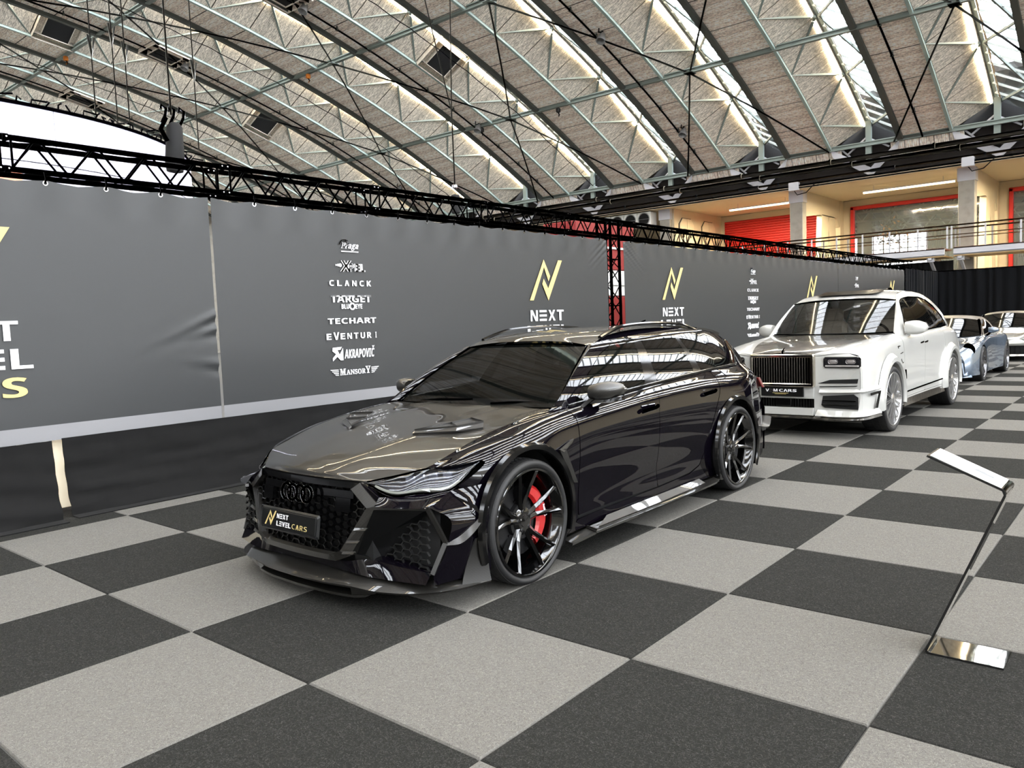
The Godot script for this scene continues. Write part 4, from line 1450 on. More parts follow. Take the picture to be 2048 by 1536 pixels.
# ---------------------------------------------------------------- things hung from the roof
func build_rigging() -> void:
	var o := thing("chain_hoist", "black chain bag of a motor hoist hung on a wire before the round white screen", "hoist", Vector3(2.42, 3.30, -6.5))
	var b := MB.new()
	b.lathe([Vector2(0.0, -0.02), Vector2(0.085, 0.0), Vector2(0.10, 0.1), Vector2(0.082, 0.48), Vector2(0.05, 0.52), Vector2(0.0, 0.52)], 14, Transform3D(Basis(Vector3.FORWARD, 0.06), Vector3.ZERO))
	part(o, "chain_bag", b, M.black_fabric)
	b = MB.new()
	for s in [-0.11, -0.02, 0.09]:
		b.path([Vector3(s, 0.5, 0), Vector3(s + 0.03, 0.58, 0.03), Vector3(s + 0.06, 0.66, 0), Vector3(s + 0.02, 0.7, -0.03), Vector3(s, 0.64, 0)], 0.016, 6)
	part(o, "shackle", b, M.chrome)
	b = MB.new()
	b.path([Vector3(-0.09, 0.3, 0.06), Vector3(-0.15, 0.42, 0.05), Vector3(-0.08, 0.55, 0.04)], 0.025, 6)
	part(o, "strap", b, M.black_fabric)
	b = MB.new()
	b.tube(Vector3(0, 0.6, 0), Vector3(0, 14.6, 0), 0.010, 5)
	part(o, "wire", b, M.wire)
	o = thing("chain_hoist", "small black hoist with hook hung above the truss middle on a two leg bridle", "hoist", Vector3(7.32, 3.35, -7.0))
	b = MB.new()
	b.cbox(Vector3(0, 0.1, 0), Vector3(0.12, 0.3, 0.12), 0.02)
	part(o, "motor", b, M.black_fabric)
	b = MB.new()
	b.lathe([Vector2(0.0, 0.0), Vector2(0.05, 0.03), Vector2(0.05, 0.07), Vector2(0.0, 0.1)], 12, Transform3D(Basis.IDENTITY, Vector3(0, 0.33, 0)))
	part(o, "hook_block", b, M.chrome)
	b = MB.new()
	b.tube(Vector3(0, 0.4, 0), Vector3(0, 1.55, 0), 0.012, 5); b.tube(Vector3(0, 1.55, 0), Vector3(2.6, 13.6, -2.0), 0.010, 5); b.tube(Vector3(0, 1.55, 0), Vector3(-2.0, 13.6, -1.4), 0.010, 5)
	part(o, "bridle", b, M.wire)
	var k := 0
	for q in [[143, 109, 193, 240, -10.0], [185, 85, 240, 300, -11.0], [391, 164, 398, 300, -10.0], [205, 120, 262, 275, -12.0]]:
		var top := unproject_z(Vector2(q[0], q[1]), -16.0)
		var low := unproject_z(Vector2(q[2], q[3]), -16.0)
		o = thing("hanging_wire", "thin steel suspension wire above the round white screen, %s from the left" % ["first", "second", "fourth", "third"][k], "wire", Vector3(low.x, low.y, low.z), "suspension wires above the screen")
		k += 1
		b = MB.new()
		b.tube(Vector3.ZERO, Vector3((top - low).x, 0, 0) * 0.0 + Vector3(0, 17.2 - low.y, 0), 0.014, 5)
		part(o, "wire", b, M.wire)
		b = MB.new()
		b.path([Vector3(-0.05, top.y - low.y + 0.5, 0), Vector3(0, top.y - low.y, 0), Vector3(0.08, top.y - low.y + 0.45, 0)], 0.025, 5)
		part(o, "sling", b, M.white)
	# slack cables strung along the arches
	for n in [-2, 0, 2]:
		o = thing("festoon_cable", "thin black cable strung along the roof arch, %s arch from the right" % ORD[6 - n], "cable")
		b = MB.new()
		var pts := []
		for i in 61:
			pts.append(arc(lerpf(-16.0, 3.6, i / 60.0), bay_z(n) + DD - 0.85, -0.28 - 0.05 * absf(sin(i * PI / 3.0))))
		b.path(pts, 0.022, 5)
		part(o, "cable", b, M.fold_edge)
		b = MB.new()
		for i in 30:
			var kk := lerpf(-16.0, 3.6, i / 29.0)
			b.tube(arc(kk, bay_z(n) + DD - 0.85, -0.26), arc(kk, bay_z(n) + DD - 0.35, 0.25), 0.012, 4)
		part(o, "hangers", b, M.fold_edge)
	k = 0
	for q in [[2, 0.02, 0.7], [3, 0.02, 0.6], [-3, -8.0, 0.8], [-1, -8.0, 0.5], [1, -4.0, 0.5]]:
		var p := arc(q[1], bay_z(q[0]) - 0.7, -0.28)
		if in_frame(p, 0.0):
			o = thing("beam_clamp", "%s clamp hung on the purlin left of the %s roof arch from the right" % ["black" if q[0] > 1 else "orange", ORD[6 - q[0]]], "clamp", p)
			b = MB.new()
			b.cbox(Vector3(0, 0, 0), Vector3(0.22, 0.24, 0.2), 0.04); b.path([Vector3(0, -0.1, 0), Vector3(0.08, -0.22, 0), Vector3(0.0, -0.3, 0.02)], 0.035, 6)
			part(o, "body", b, M.fold_edge if q[0] > 1 else M.orange)

func unproject_z(p: Vector2, z: float) -> Vector3:
	var d := RX * ((p.x - 1024) / 1562.05) - RY * ((p.y - 768) / 1562.05) - RZ
	return EYE + d * ((z - EYE.z) / d.z)

# ---------------------------------------------------------------- folded sign stand
func build_stand() -> void:
	var o := thing("sign_stand", "polished steel info stand folded like a Z with a white card, at the right edge", "sign stand", Vector3(1.87, 0, 1.02))
	var t := 0.004
	var w := 0.10
	var arcpts := func(c: Vector2, r: float, a0: float, a1: float) -> Array:
		var l := []
		for i in 7:
			var a := lerpf(a0, a1, i / 6.0)
			l.append(c + Vector2(cos(a), sin(a)) * r)
		return l
	var stem := Vector2(0.297, 0.745)
	var sa := stem.angle()
	var top := Vector2(-0.290, 0.128)
	var ta := top.angle()
	# base: from its free end to the fold
	var base := [Vector2(0.295, t), Vector2(0.03, t)]
	var fold := [Vector2(0.022, t + 0.001), Vector2(0.008, 0.008), Vector2(0.004, 0.016), Vector2(0.010, 0.030)]
	var plates := [["base_plate", [Vector2(0.295, t), Vector2(0.016, t)]], ["fold", fold], ["stem", [Vector2(0.010, 0.030), stem - Vector2(0.005, 0.016)]], ["fold", [stem - Vector2(0.005, 0.016), stem + Vector2(-0.001, -0.004), stem + Vector2(-0.004, 0.005), stem + Vector2(-0.014, 0.008)]], ["top_plate", [stem + Vector2(-0.014, 0.008), stem + top]]]
	for q in plates:
		var b := MB.new()
		var pl: Array = q[1]
		for i in pl.size() - 1:
			var p: Vector2 = pl[i]
			var r: Vector2 = pl[i + 1]
			var nn := (r - p).orthogonal().normalized() * t
			var P := []
			for s in [p - nn, r - nn, r + nn, p + nn]:
				P.append(Vector3(-w, s.y, s.x))
			for s in [p - nn, r - nn, r + nn, p + nn]:
				P.append(Vector3(w, s.y, s.x))
			b.quad(P[0], P[1], P[2], P[3]); b.quad(P[7], P[6], P[5], P[4])
			for i2 in 4:
				var j := (i2 + 1) % 4
				b.quad(P[i2], P[i2 + 4], P[j + 4], P[j])
		part(o, q[0], b, M.mirror)
	# dark edge of the folded sheet
	var e := MB.new()
	for pl in [[Vector2(0.295, t), Vector2(0.016, t), Vector2(0.004, 0.014), stem - Vector2(0.003, 0.012), stem + Vector2(-0.010, 0.008), stem + top]]:
		for i in pl.size() - 1:
			var p: Vector2 = pl[i]
			var r: Vector2 = pl[i + 1]
			bar(e, Vector3(-w - 0.001, p.y, p.x), Vector3(-w - 0.001, r.y, r.x), 0.003, 0.0095, Vector3.RIGHT if absf(r.x - p.x) > 2 else Vector3.UP)
	part(o, "sheet_edge", e, M.fold_edge, Transform3D.IDENTITY, "dark cut edge of the sheet")
	# white card on the top plate
	var dirz := Vector3(0, top.y, top.x).normalized()
	var up := Vector3(1, 0, 0).cross(dirz).normalized()
	if up.y < 0:
		up = -up
	var ctr := Vector3(0, stem.y, stem.x) + Vector3(0, top.y, top.x) * 0.52
	var card := thing("info_card", "white printed card lying on the tilted top of the steel sign stand", "card", o.position + ctr + up * 0.0075)
	var xf := Transform3D(Basis(-dirz, Vector3(-1, 0, 0) * 1.0, up), Vector3.ZERO)
	xf.basis = Basis(-dirz, up.cross(-dirz), up)
	var b := MB.new()
	b.cbox(Vector3.ZERO, Vector3(0.285, 0.188, 0.004), 0.001, xf.basis)
	part(card, "sheet", b, M.paper)
	b = MB.new()
	for s in [-0.125, 0.132]:
		put_rect(b, Rect2(s, -0.07, 0.003, 0.14), 0.0005, Transform3D(xf.basis, up * 0.0021))
	put_text(b, "NL", "bold", Rect2(-0.11, 0.05, 0.022, 0.014), 0.0005, Transform3D(xf.basis, up * 0.0021))
	for i in 5:
		put_rect(b, Rect2(-0.06 + 0.025 * i, 0.035 - 0.004 * (i % 2), 0.012, 0.006), 0.0005, Transform3D(xf.basis, up * 0.0021))
	b.prism(PackedVector2Array([Vector2(0.02, -0.01), Vector2(0.10, -0.01), Vector2(0.095, 0.02), Vector2(0.07, 0.014), Vector2(0.055, 0.03), Vector2(0.04, 0.022), Vector2(0.03, 0.036)]), 0, 0.0005, Transform3D(xf.basis, up * 0.0021))
	for q in [[0.09, 0.05], [0.10, -0.05], [0.07, -0.05]]:
		put_rect(b, Rect2(q[0], q[1], 0.022, 0.004), 0.0005, Transform3D(xf.basis, up * 0.0021))
	part(card, "print", b, M.ink)

# ---------------------------------------------------------------- smooth body panels
func spline(k: Array, t: float) -> Array:   # k: rows [t, v1, v2 ...] sorted by t; monotone-safe cubic through the rows
	var n := k.size()
	if t <= k[0][0]:
		return k[0].slice(1)
	if t >= k[n - 1][0]:
		return k[n - 1].slice(1)
	var i := 0
	while k[i + 1][0] < t:
		i += 1
	var a: Array = k[maxi(i - 1, 0)]
	var b: Array = k[i]
	var c: Array = k[i + 1]
	var d: Array = k[mini(i + 2, n - 1)]
	var h: float = c[0] - b[0]
	var u: float = (t - b[0]) / h
	var out := []
	for j in range(1, b.size()):
		var sl: float = (c[j] - b[j]) / h
		var m0: float = (c[j] - a[j]) / (c[0] - a[0]) if i > 0 else sl
		var m1: float = (d[j] - b[j]) / (d[0] - b[0]) if i < n - 2 else sl
		out.append(b[j] * (2 * u * u * u - 3 * u * u + 1) + m0 * h * (u * u * u - 2 * u * u + u) + c[j] * (3 * u * u - 2 * u * u * u) + m1 * h * (u * u * u - u * u))
	return out

func cr(p: Array, t: float) -> Vector3:   # Catmull-Rom through points, t in 0..1
	var n := p.size() - 1
	var f := clampf(t, 0.0, 1.0) * n
	var i := mini(int(f), n - 1)
	var u := f - i
	var b: Vector3 = p[i]
	var c: Vector3 = p[i + 1]
	var a: Vector3 = p[i - 1] if i > 0 else b * 2 - c
	var d: Vector3 = p[i + 2] if i + 2 <= n else c * 2 - b
	return b.cubic_interpolate(c, a, d, u)

class Surf:   # a grid of points with smooth normals and flat coordinates to cut panels from
	var p := []
	var n := []
	var q := []
	func _init(rows: Array, flat: Callable, flip := false) -> void:
		p = rows
		var R := rows.size()
		var C: int = rows[0].size()
		for i in R:
			var l := []
			var f := []
			for j in C:
				var du: Vector3 = rows[i][mini(j + 1, C - 1)] - rows[i][maxi(j - 1, 0)]
				var dv: Vector3 = rows[mini(i + 1, R - 1)][j] - rows[maxi(i - 1, 0)][j]
				var k := du.cross(dv).normalized()
				l.append(-k if flip else k)
				f.append(flat.call(rows[i][j]))
			n.append(l); q.append(f)
	func cut(keep: Callable, lip := 0.012, b: MB = null) -> MB:   # the part where keep(flat) > 0, its edges turned inwards
		if b == null:
			b = MB.new()
		var R := p.size()
		var C: int = p[0].size()
		var val := []
		for i in R:
			var l := PackedFloat32Array()
			for j in C:
				l.append(keep.call(q[i][j]))
			val.append(l)
		for i in R - 1:
			for j in C - 1:
				var m := 0
				for c in [[i, j], [i, j + 1], [i + 1, j + 1], [i + 1, j]]:
					if val[c[0]][c[1]] > 0: m += 1
				if m == 0:
					continue
				for t in [[[i, j], [i, j + 1], [i + 1, j + 1]], [[i, j], [i + 1, j + 1], [i + 1, j]]]:
					var P := []
					var N := []
					var U := []
					var edge := []
					for e in 3:
						var c: Array = t[e]
						var d: Array = t[(e + 1) % 3]
						var vc: float = val[c[0]][c[1]]
						var vd: float = val[d[0]][d[1]]
						if vc > 0:
							P.append(p[c[0]][c[1]]); N.append(n[c[0]][c[1]]); U.append(q[c[0]][c[1]])
						if (vc > 0) != (vd > 0):
							var s := vc / (vc - vd)
							edge.append(P.size())
							P.append(p[c[0]][c[1]].lerp(p[d[0]][d[1]], s)); N.append(n[c[0]][c[1]].lerp(n[d[0]][d[1]], s).normalized()); U.append(q[c[0]][c[1]].lerp(q[d[0]][d[1]], s))
					for e in range(1, P.size() - 1):
						var k: Vector3 = (P[e] - P[0]).cross(P[e + 1] - P[0])
						if k.dot(N[0]) < 0:
							b.stri(P[0], P[e + 1], P[e], N[0], N[e + 1], N[e], U[0], U[e + 1], U[e])
						else:
							b.stri(P[0], P[e], P[e + 1], N[0], N[e], N[e + 1], U[0], U[e], U[e + 1])
					if edge.size() == 2 and lip > 0.0:
						var a: int = edge[0]
						var c2: int = edge[1]
						b.quad(P[a], P[c2], P[c2] - N[c2] * lip, P[a] - N[a] * lip)
		return b
	func whole(lip := 0.0) -> MB:
		return cut(func(_f): return 1.0, lip)

func inside(poly: PackedVector2Array, f: Vector2, shrink := 0.0025) -> float:   # distance to the outline, positive inside
	var best := 1e9
	for i in poly.size():
		best = minf(best, f.distance_squared_to(Geometry2D.get_closest_point_to_segment(f, poly[i], poly[(i + 1) % poly.size()])))
	var d := sqrt(best)
	return (d if Geometry2D.is_point_in_polygon(f, poly) else -d) - shrink

func V2(a: Array) -> PackedVector2Array:
	var p := PackedVector2Array()
	for i in range(0, a.size(), 2):
		p.append(Vector2(a[i], a[i + 1]))
	return p

func V3(a: Array) -> Array:
	var p := []
	for i in range(0, a.size(), 3):
		p.append(Vector3(a[i], a[i + 1], a[i + 2]))
	return p

func mirrored(b: MB) -> MB:
	var m := MB.new()
	for i in range(0, b.v.size(), 3):
		for k in [0, 2, 1]:
			var v := b.v[i + k]
			var n := b.n[i + k]
			m.v.append(Vector3(v.x, v.y, -v.z)); m.n.append(Vector3(n.x, n.y, -n.z)); m.t.append(b.t[i + k])
	return m

func both(o: Node3D, called: String, b: MB, m: Material, label := "") -> void:   # the near part and its mirror image
	part(o, called, b, m, Transform3D.IDENTITY, label)
	part(o, called, mirrored(b), m, Transform3D.IDENTITY, label)

func plate(b: MB, pts: Array, thick := 0.006) -> void:   # a flat or slightly folded panel: fan of triangles with a rim; points counter-clockwise seen from outside
	var c := Vector3.ZERO
	for p in pts:
		c += p
	c /= pts.size()
	var n := Vector3.ZERO
	for i in pts.size():
		n += (pts[i] - c).cross(pts[(i + 1) % pts.size()] - c)
	n = n.normalized()
	if pts.size() == 4:
		b.tri(pts[0], pts[1], pts[2]); b.tri(pts[0], pts[2], pts[3])
	else:
		for i in pts.size():
			b.tri(c, pts[i], pts[(i + 1) % pts.size()])
	for i in pts.size():
		var j := (i + 1) % pts.size()
		b.quad(pts[i] - n * thick, pts[j] - n * thick, pts[j], pts[i])

func strip(b: MB, top: Array, low: Array, thick := 0.006) -> void:   # ribbon between two polylines of equal length, flat facets
	for i in top.size() - 1:
		plate(b, [low[i], low[i + 1], top[i + 1], top[i]], thick)

func ribbon(A: Array, B: Array, m: int, k: int, bulge := 0.0, out := Vector3.ZERO) -> Array:   # rows for a smooth sheet between two curves
	var rows := []
	for i in k + 1:
		var row := []
		var s := float(i) / k
		for j in m + 1:
			var t := float(j) / m
			row.append(cr(A, t).lerp(cr(B, t), s) + out * bulge * 4.0 * s * (1.0 - s))
		rows.append(row)
	return rows

func sweep(b: MB, pts: Array, prof: Array, ups: Array, closed_prof := true) -> void:   # prof: Vector2(side, up) swept along pts
	var m := pts.size()
	var rings := []
	for i in m:
		var d: Vector3 = (pts[mini(i + 1, m - 1)] - pts[maxi(i - 1, 0)]).normalized()
		var u: Vector3 = ups[i] if ups.size() > 1 else ups[0]
		var s := d.cross(u).normalized()
		u = s.cross(d).normalized()
		var r := []
		for q in prof:
			r.append(pts[i] + s * q.x + u * q.y)
		rings.append(r)
	var np := prof.size()
	var smooth := []
	for i in m:   # normals per profile edge, smooth along the path
		var l := []
		for j in np:
			var j2 := (j + 1) % np
			var along: Vector3 = rings[mini(i + 1, m - 1)][j] - rings[maxi(i - 1, 0)][j]
			l.append((rings[i][j2] - rings[i][j]).cross(along).normalized())
		smooth.append(l)
	for i in m - 1:
		for j in (np if closed_prof else np - 1):
			var j2 := (j + 1) % np
			b.stri(rings[i][j], rings[i][j2], rings[i + 1][j2], smooth[i][j], smooth[i][j], smooth[i + 1][j])
			b.stri(rings[i][j], rings[i + 1][j2], rings[i + 1][j], smooth[i][j], smooth[i + 1][j], smooth[i + 1][j])
	if closed_prof:
		for j in range(1, np - 1):
			b.tri(rings[0][0], rings[0][j + 1], rings[0][j]); b.tri(rings[m - 1][0], rings[m - 1][j], rings[m - 1][j + 1])

# ---------------------------------------------------------------- wheels
# local frame: axle along z, outer face towards +z at z = 0
func make_tyre(R: float, r: float, w: float, grooves := 60) -> MB:
	var b := MB.new()
	var X := Transform3D(Basis(Vector3.RIGHT, PI / 2), Vector3.ZERO)   # local y of the lathe to +z
	var h := R - r
	b.lathe([Vector2(r, -w), Vector2(R - 0.35 * h, -w - 0.004), Vector2(R - 0.10 * h, -w + 0.012), Vector2(R, -w + 0.035), Vector2(R, -0.035), Vector2(R - 0.03 * h, -0.018), Vector2(R - 0.16 * h, -0.004), Vector2(R - 0.40 * h, 0.006), Vector2(R - 0.62 * h, 0.006), Vector2(R - 0.85 * h, -0.001), Vector2(r + 0.02 * h, -0.010), Vector2(r - 0.008, -0.014)], 72, X)
	return b

func make_tread(R: float, w: float, count: int) -> MB:   # raised blocks round the shoulder
	var b := MB.new()
	for i in count:
		var a := TAU * i / count
		var d := Vector3(cos(a), sin(a), 0)
		var t := Vector3(-sin(a), cos(a), 0)
		var hw := TAU * R / count * 0.42
		for q in [[-0.010, -0.075], [-0.085, -w * 0.5], [-w * 0.5 - 0.012, -w + 0.02]]:
			var lean := t * 0.012
			var P := []
			for k in [[-hw, q[1]], [hw, q[1]], [hw, q[0]], [-hw, q[0]]]:
				P.append(d * (R - 0.003) + t * k[0] + Vector3(0, 0, k[1]) + lean * (1 if k[1] == q[0] else 0))
			var U := []
			for p in P:
				U.append(p + d * (0.006 if p.z < -0.03 else -0.002))
			b.hexa([P[0], P[1], P[2], P[3], U[0], U[1], U[2], U[3]])
	return b

func make_rim(r: float, w: float) -> MB:   # barrel and outer lip
	var b := MB.new()
	var X := Transform3D(Basis(Vector3.RIGHT, PI / 2), Vector3.ZERO)
	b.lathe([Vector2(r - 0.02, -w), Vector2(r + 0.004, -w), Vector2(r + 0.004, -0.012), Vector2(r + 0.008, -0.003), Vector2(r + 0.004, 0.003), Vector2(r - 0.008, 0.003), Vector2(r - 0.014, -0.006), Vector2(r - 0.018, -0.030), Vector2(r - 0.034, -0.048), Vector2(r - 0.040, -0.075), Vector2(r - 0.03, -w)], 72, X)
	return b

func wheel_at(o: Node3D, name: String, at: Transform3D, parts: Array) -> Node3D:   # parts: [name, mesh, material]
	var w := part(o, name, parts[0][1], parts[0][2], at)
	for i in range(1, parts.size()):
		var reps: Array = parts[i][3] if parts[i].size() > 3 else [Transform3D.IDENTITY]
		for x in reps:
			part(w, parts[i][0], parts[i][1], parts[i][2], x)
	return w

func spin(n: int, a0 := 0.0) -> Array:
	var l := []
	for i in n:
		l.append(Transform3D(Basis(Vector3(0, 0, 1), a0 + TAU * i / n), Vector3.ZERO))
	return l

func brake_parts(r: float) -> Array:
	var X := Transform3D(Basis(Vector3.RIGHT, PI / 2), Vector3(0, 0, -0.11))
	var d := MB.new()
	d.lathe([Vector2(0.09, -0.02), Vector2(r, -0.02), Vector2(r, 0.015), Vector2(0.11, 0.015), Vector2(0.105, 0.04), Vector2(0.0, 0.04)], 48, X)
	for i in 10:
		var a := TAU * i / 10.0
		d.tube(Vector3(cos(a) * 0.122, sin(a) * 0.122, -0.096), Vector3(cos(a) * 0.122, sin(a) * 0.122, -0.088), 0.008, 6)
	return [d]

func caliper(r0: float, r1: float, a0: float, a1: float) -> MB:
	var b := MB.new()
	var P := []
	var Q := []
	for i in 13:
		var a := lerpf(a0, a1, i / 12.0)
		var f := sin(PI * i / 12.0)
		var ro := r1 - 0.018 * (1.0 - f)
		var ri := r0 + 0.012 * (1.0 - f)
		P.append([Vector3(cos(a) * ri, sin(a) * ri, -0.075), Vector3(cos(a) * ro, sin(a) * ro, -0.082), Vector3(cos(a) * (ro - 0.02), sin(a) * (ro - 0.02), -0.062), Vector3(cos(a) * (ri + 0.015), sin(a) * (ri + 0.015), -0.058)])
	for i in 12:
		var p: Array = P[i]
		var q: Array = P[i + 1]
		b.quad(p[3], p[2], q[2], q[3]); b.quad(p[2], p[1], q[1], q[2]); b.quad(p[0], p[3], q[3], q[0])
		b.quad(p[1], p[1] + Vector3(0, 0, -0.1), q[1] + Vector3(0, 0, -0.1), q[1])
	for i in [0, 12]:
		var p: Array = P[i]
		b.quad(p[0], p[1], p[2], p[3]); b.quad(p[3], p[2], p[1], p[0])
	return b

# ---------------------------------------------------------------- black estate car
# car frame: x backwards from the front axle, y up, z towards the side that faces the camera
func estate_flank() -> Surf:
	var K := [-0.64, -0.54, -0.45, -0.30, -0.12, 0.0, 0.15, 0.40, 0.8, 1.6, 2.35, 2.65, 2.90, 3.15, 3.40, 3.70, 3.93]
	var Y := [
		[0.19, 0.19, 0.19, 0.19, 0.19, 0.19, 0.19, 0.19, 0.19, 0.19, 0.19, 0.19, 0.19, 0.19, 0.19, 0.19, 0.19],
		[0.30, 0.30, 0.30, 0.30, 0.30, 0.30, 0.30, 0.30, 0.30, 0.30, 0.30, 0.30, 0.30, 0.30, 0.30, 0.30, 0.30],
		[0.42, 0.42, 0.42, 0.42, 0.42, 0.42, 0.42, 0.41, 0.40, 0.40, 0.41, 0.42, 0.42, 0.42, 0.42, 0.42, 0.42],
		[0.55, 0.55, 0.55, 0.55, 0.55, 0.55, 0.55, 0.54, 0.53, 0.53, 0.54, 0.55, 0.55, 0.55, 0.55, 0.55, 0.55],
		[0.655, 0.66, 0.665, 0.67, 0.67, 0.67, 0.67, 0.67, 0.67, 0.68, 0.68, 0.68, 0.68, 0.68, 0.68, 0.68, 0.68],
		[0.69, 0.705, 0.718, 0.74, 0.765, 0.77, 0.775, 0.785, 0.795, 0.81, 0.825, 0.835, 0.835, 0.835, 0.835, 0.83, 0.81],
		[0.708, 0.735, 0.758, 0.79, 0.828, 0.845, 0.86, 0.880, 0.898, 0.925, 0.945, 0.955, 0.955, 0.955, 0.955, 0.945, 0.915],
		[0.716, 0.748, 0.776, 0.818, 0.858, 0.878, 0.90, 0.925, 0.945, 0.98, 1.005, 1.012, 1.018, 1.02, 1.02, 1.01, 0.98],
		[0.722, 0.756, 0.786, 0.828, 0.868, 0.890, 0.912, 0.938, 0.962, 1.005, 1.035, 1.042, 1.048, 1.05, 1.05, 1.04, 1.01]]
	var Wd := [
		[0.71, 0.80, 0.86, 0.94, 0.965, 0.965, 0.965, 0.945, 0.925, 0.925, 0.935, 0.955, 0.965, 0.965, 0.94, 0.87, 0.78],
		[0.71, 0.80, 0.86, 0.94, 0.97, 0.97, 0.97, 0.945, 0.915, 0.912, 0.925, 0.955, 0.97, 0.97, 0.945, 0.875, 0.785],
		[0.71, 0.80, 0.86, 0.945, 0.975, 0.978, 0.975, 0.945, 0.912, 0.905, 0.925, 0.96, 0.978, 0.975, 0.945, 0.872, 0.78],
		[0.71, 0.80, 0.862, 0.945, 0.978, 0.982, 0.978, 0.950, 0.928, 0.925, 0.94, 0.965, 0.982, 0.978, 0.945, 0.87, 0.775],
		[0.712, 0.802, 0.862, 0.940, 0.975, 0.980, 0.976, 0.952, 0.938, 0.938, 0.95, 0.968, 0.980, 0.976, 0.938, 0.862, 0.765],
		[0.710, 0.80, 0.855, 0.922, 0.956, 0.962, 0.958, 0.942, 0.936, 0.936, 0.945, 0.958, 0.966, 0.960, 0.922, 0.845, 0.745],
		[0.706, 0.785, 0.830, 0.880, 0.910, 0.916, 0.916, 0.912, 0.912, 0.915, 0.918, 0.922, 0.922, 0.910, 0.876, 0.80, 0.70],
		[0.700, 0.750, 0.775, 0.800, 0.815, 0.82, 0.825, 0.835, 0.858, 0.872, 0.868, 0.862, 0.852, 0.832, 0.798, 0.728, 0.64],
		[0.695, 0.728, 0.738, 0.745, 0.748, 0.75, 0.752, 0.755, 0.81, 0.838, 0.832, 0.825, 0.812, 0.79, 0.757, 0.69, 0.60]]
	var rows := []
	var lines := []
	for l in 9:
		var k := []
		for i in K.size():
			k.append([K[i], Y[l][i], Wd[l][i]])
		lines.append(k)
	var as_ := []
	var a := -0.64
	while a < 3.935:
		as_.append(a)
		a += 0.022
	var cols := []
	for x in as_:
		var c := []
		for l in 9:
			var s := spline(lines[l], x)
			c.append(Vector3(x, s[0], s[1]))
		cols.append(c)
	var NV := 44
	for i in NV + 1:
		var row := []
		for c in cols:
			row.append(cr(c, float(i) / NV))
		rows.append(row)
	return Surf.new(rows, func(p: Vector3): return Vector2(p.x, p.y))

func estate_house() -> Surf:   # the side above the belt line, as half-width over (a, y)
	var rows := []
	for i in 37:
		var row := []
		for j in 160:
			var a := 0.35 + 3.62 * j / 159.0
			var belt := spline([[0.35, 0.925, 0.765], [0.8, 0.962, 0.806], [1.6, 1.005, 0.834], [2.35, 1.035, 0.828], [2.9, 1.048, 0.808], [3.4, 1.05, 0.762], [3.97, 1.01, 0.62]], a)
			var y: float = belt[0] - 0.015 + (1.445 - belt[0]) * i / 36.0
			var dy: float = y - belt[0]
			row.append(Vector3(a, y, belt[1] - 0.40 * dy - 0.62 * dy * dy - 0.55 * maxf(dy - 0.33, 0.0)))
		rows.append(row)
	return Surf.new(rows, func(p: Vector3): return Vector2(p.x, p.y))

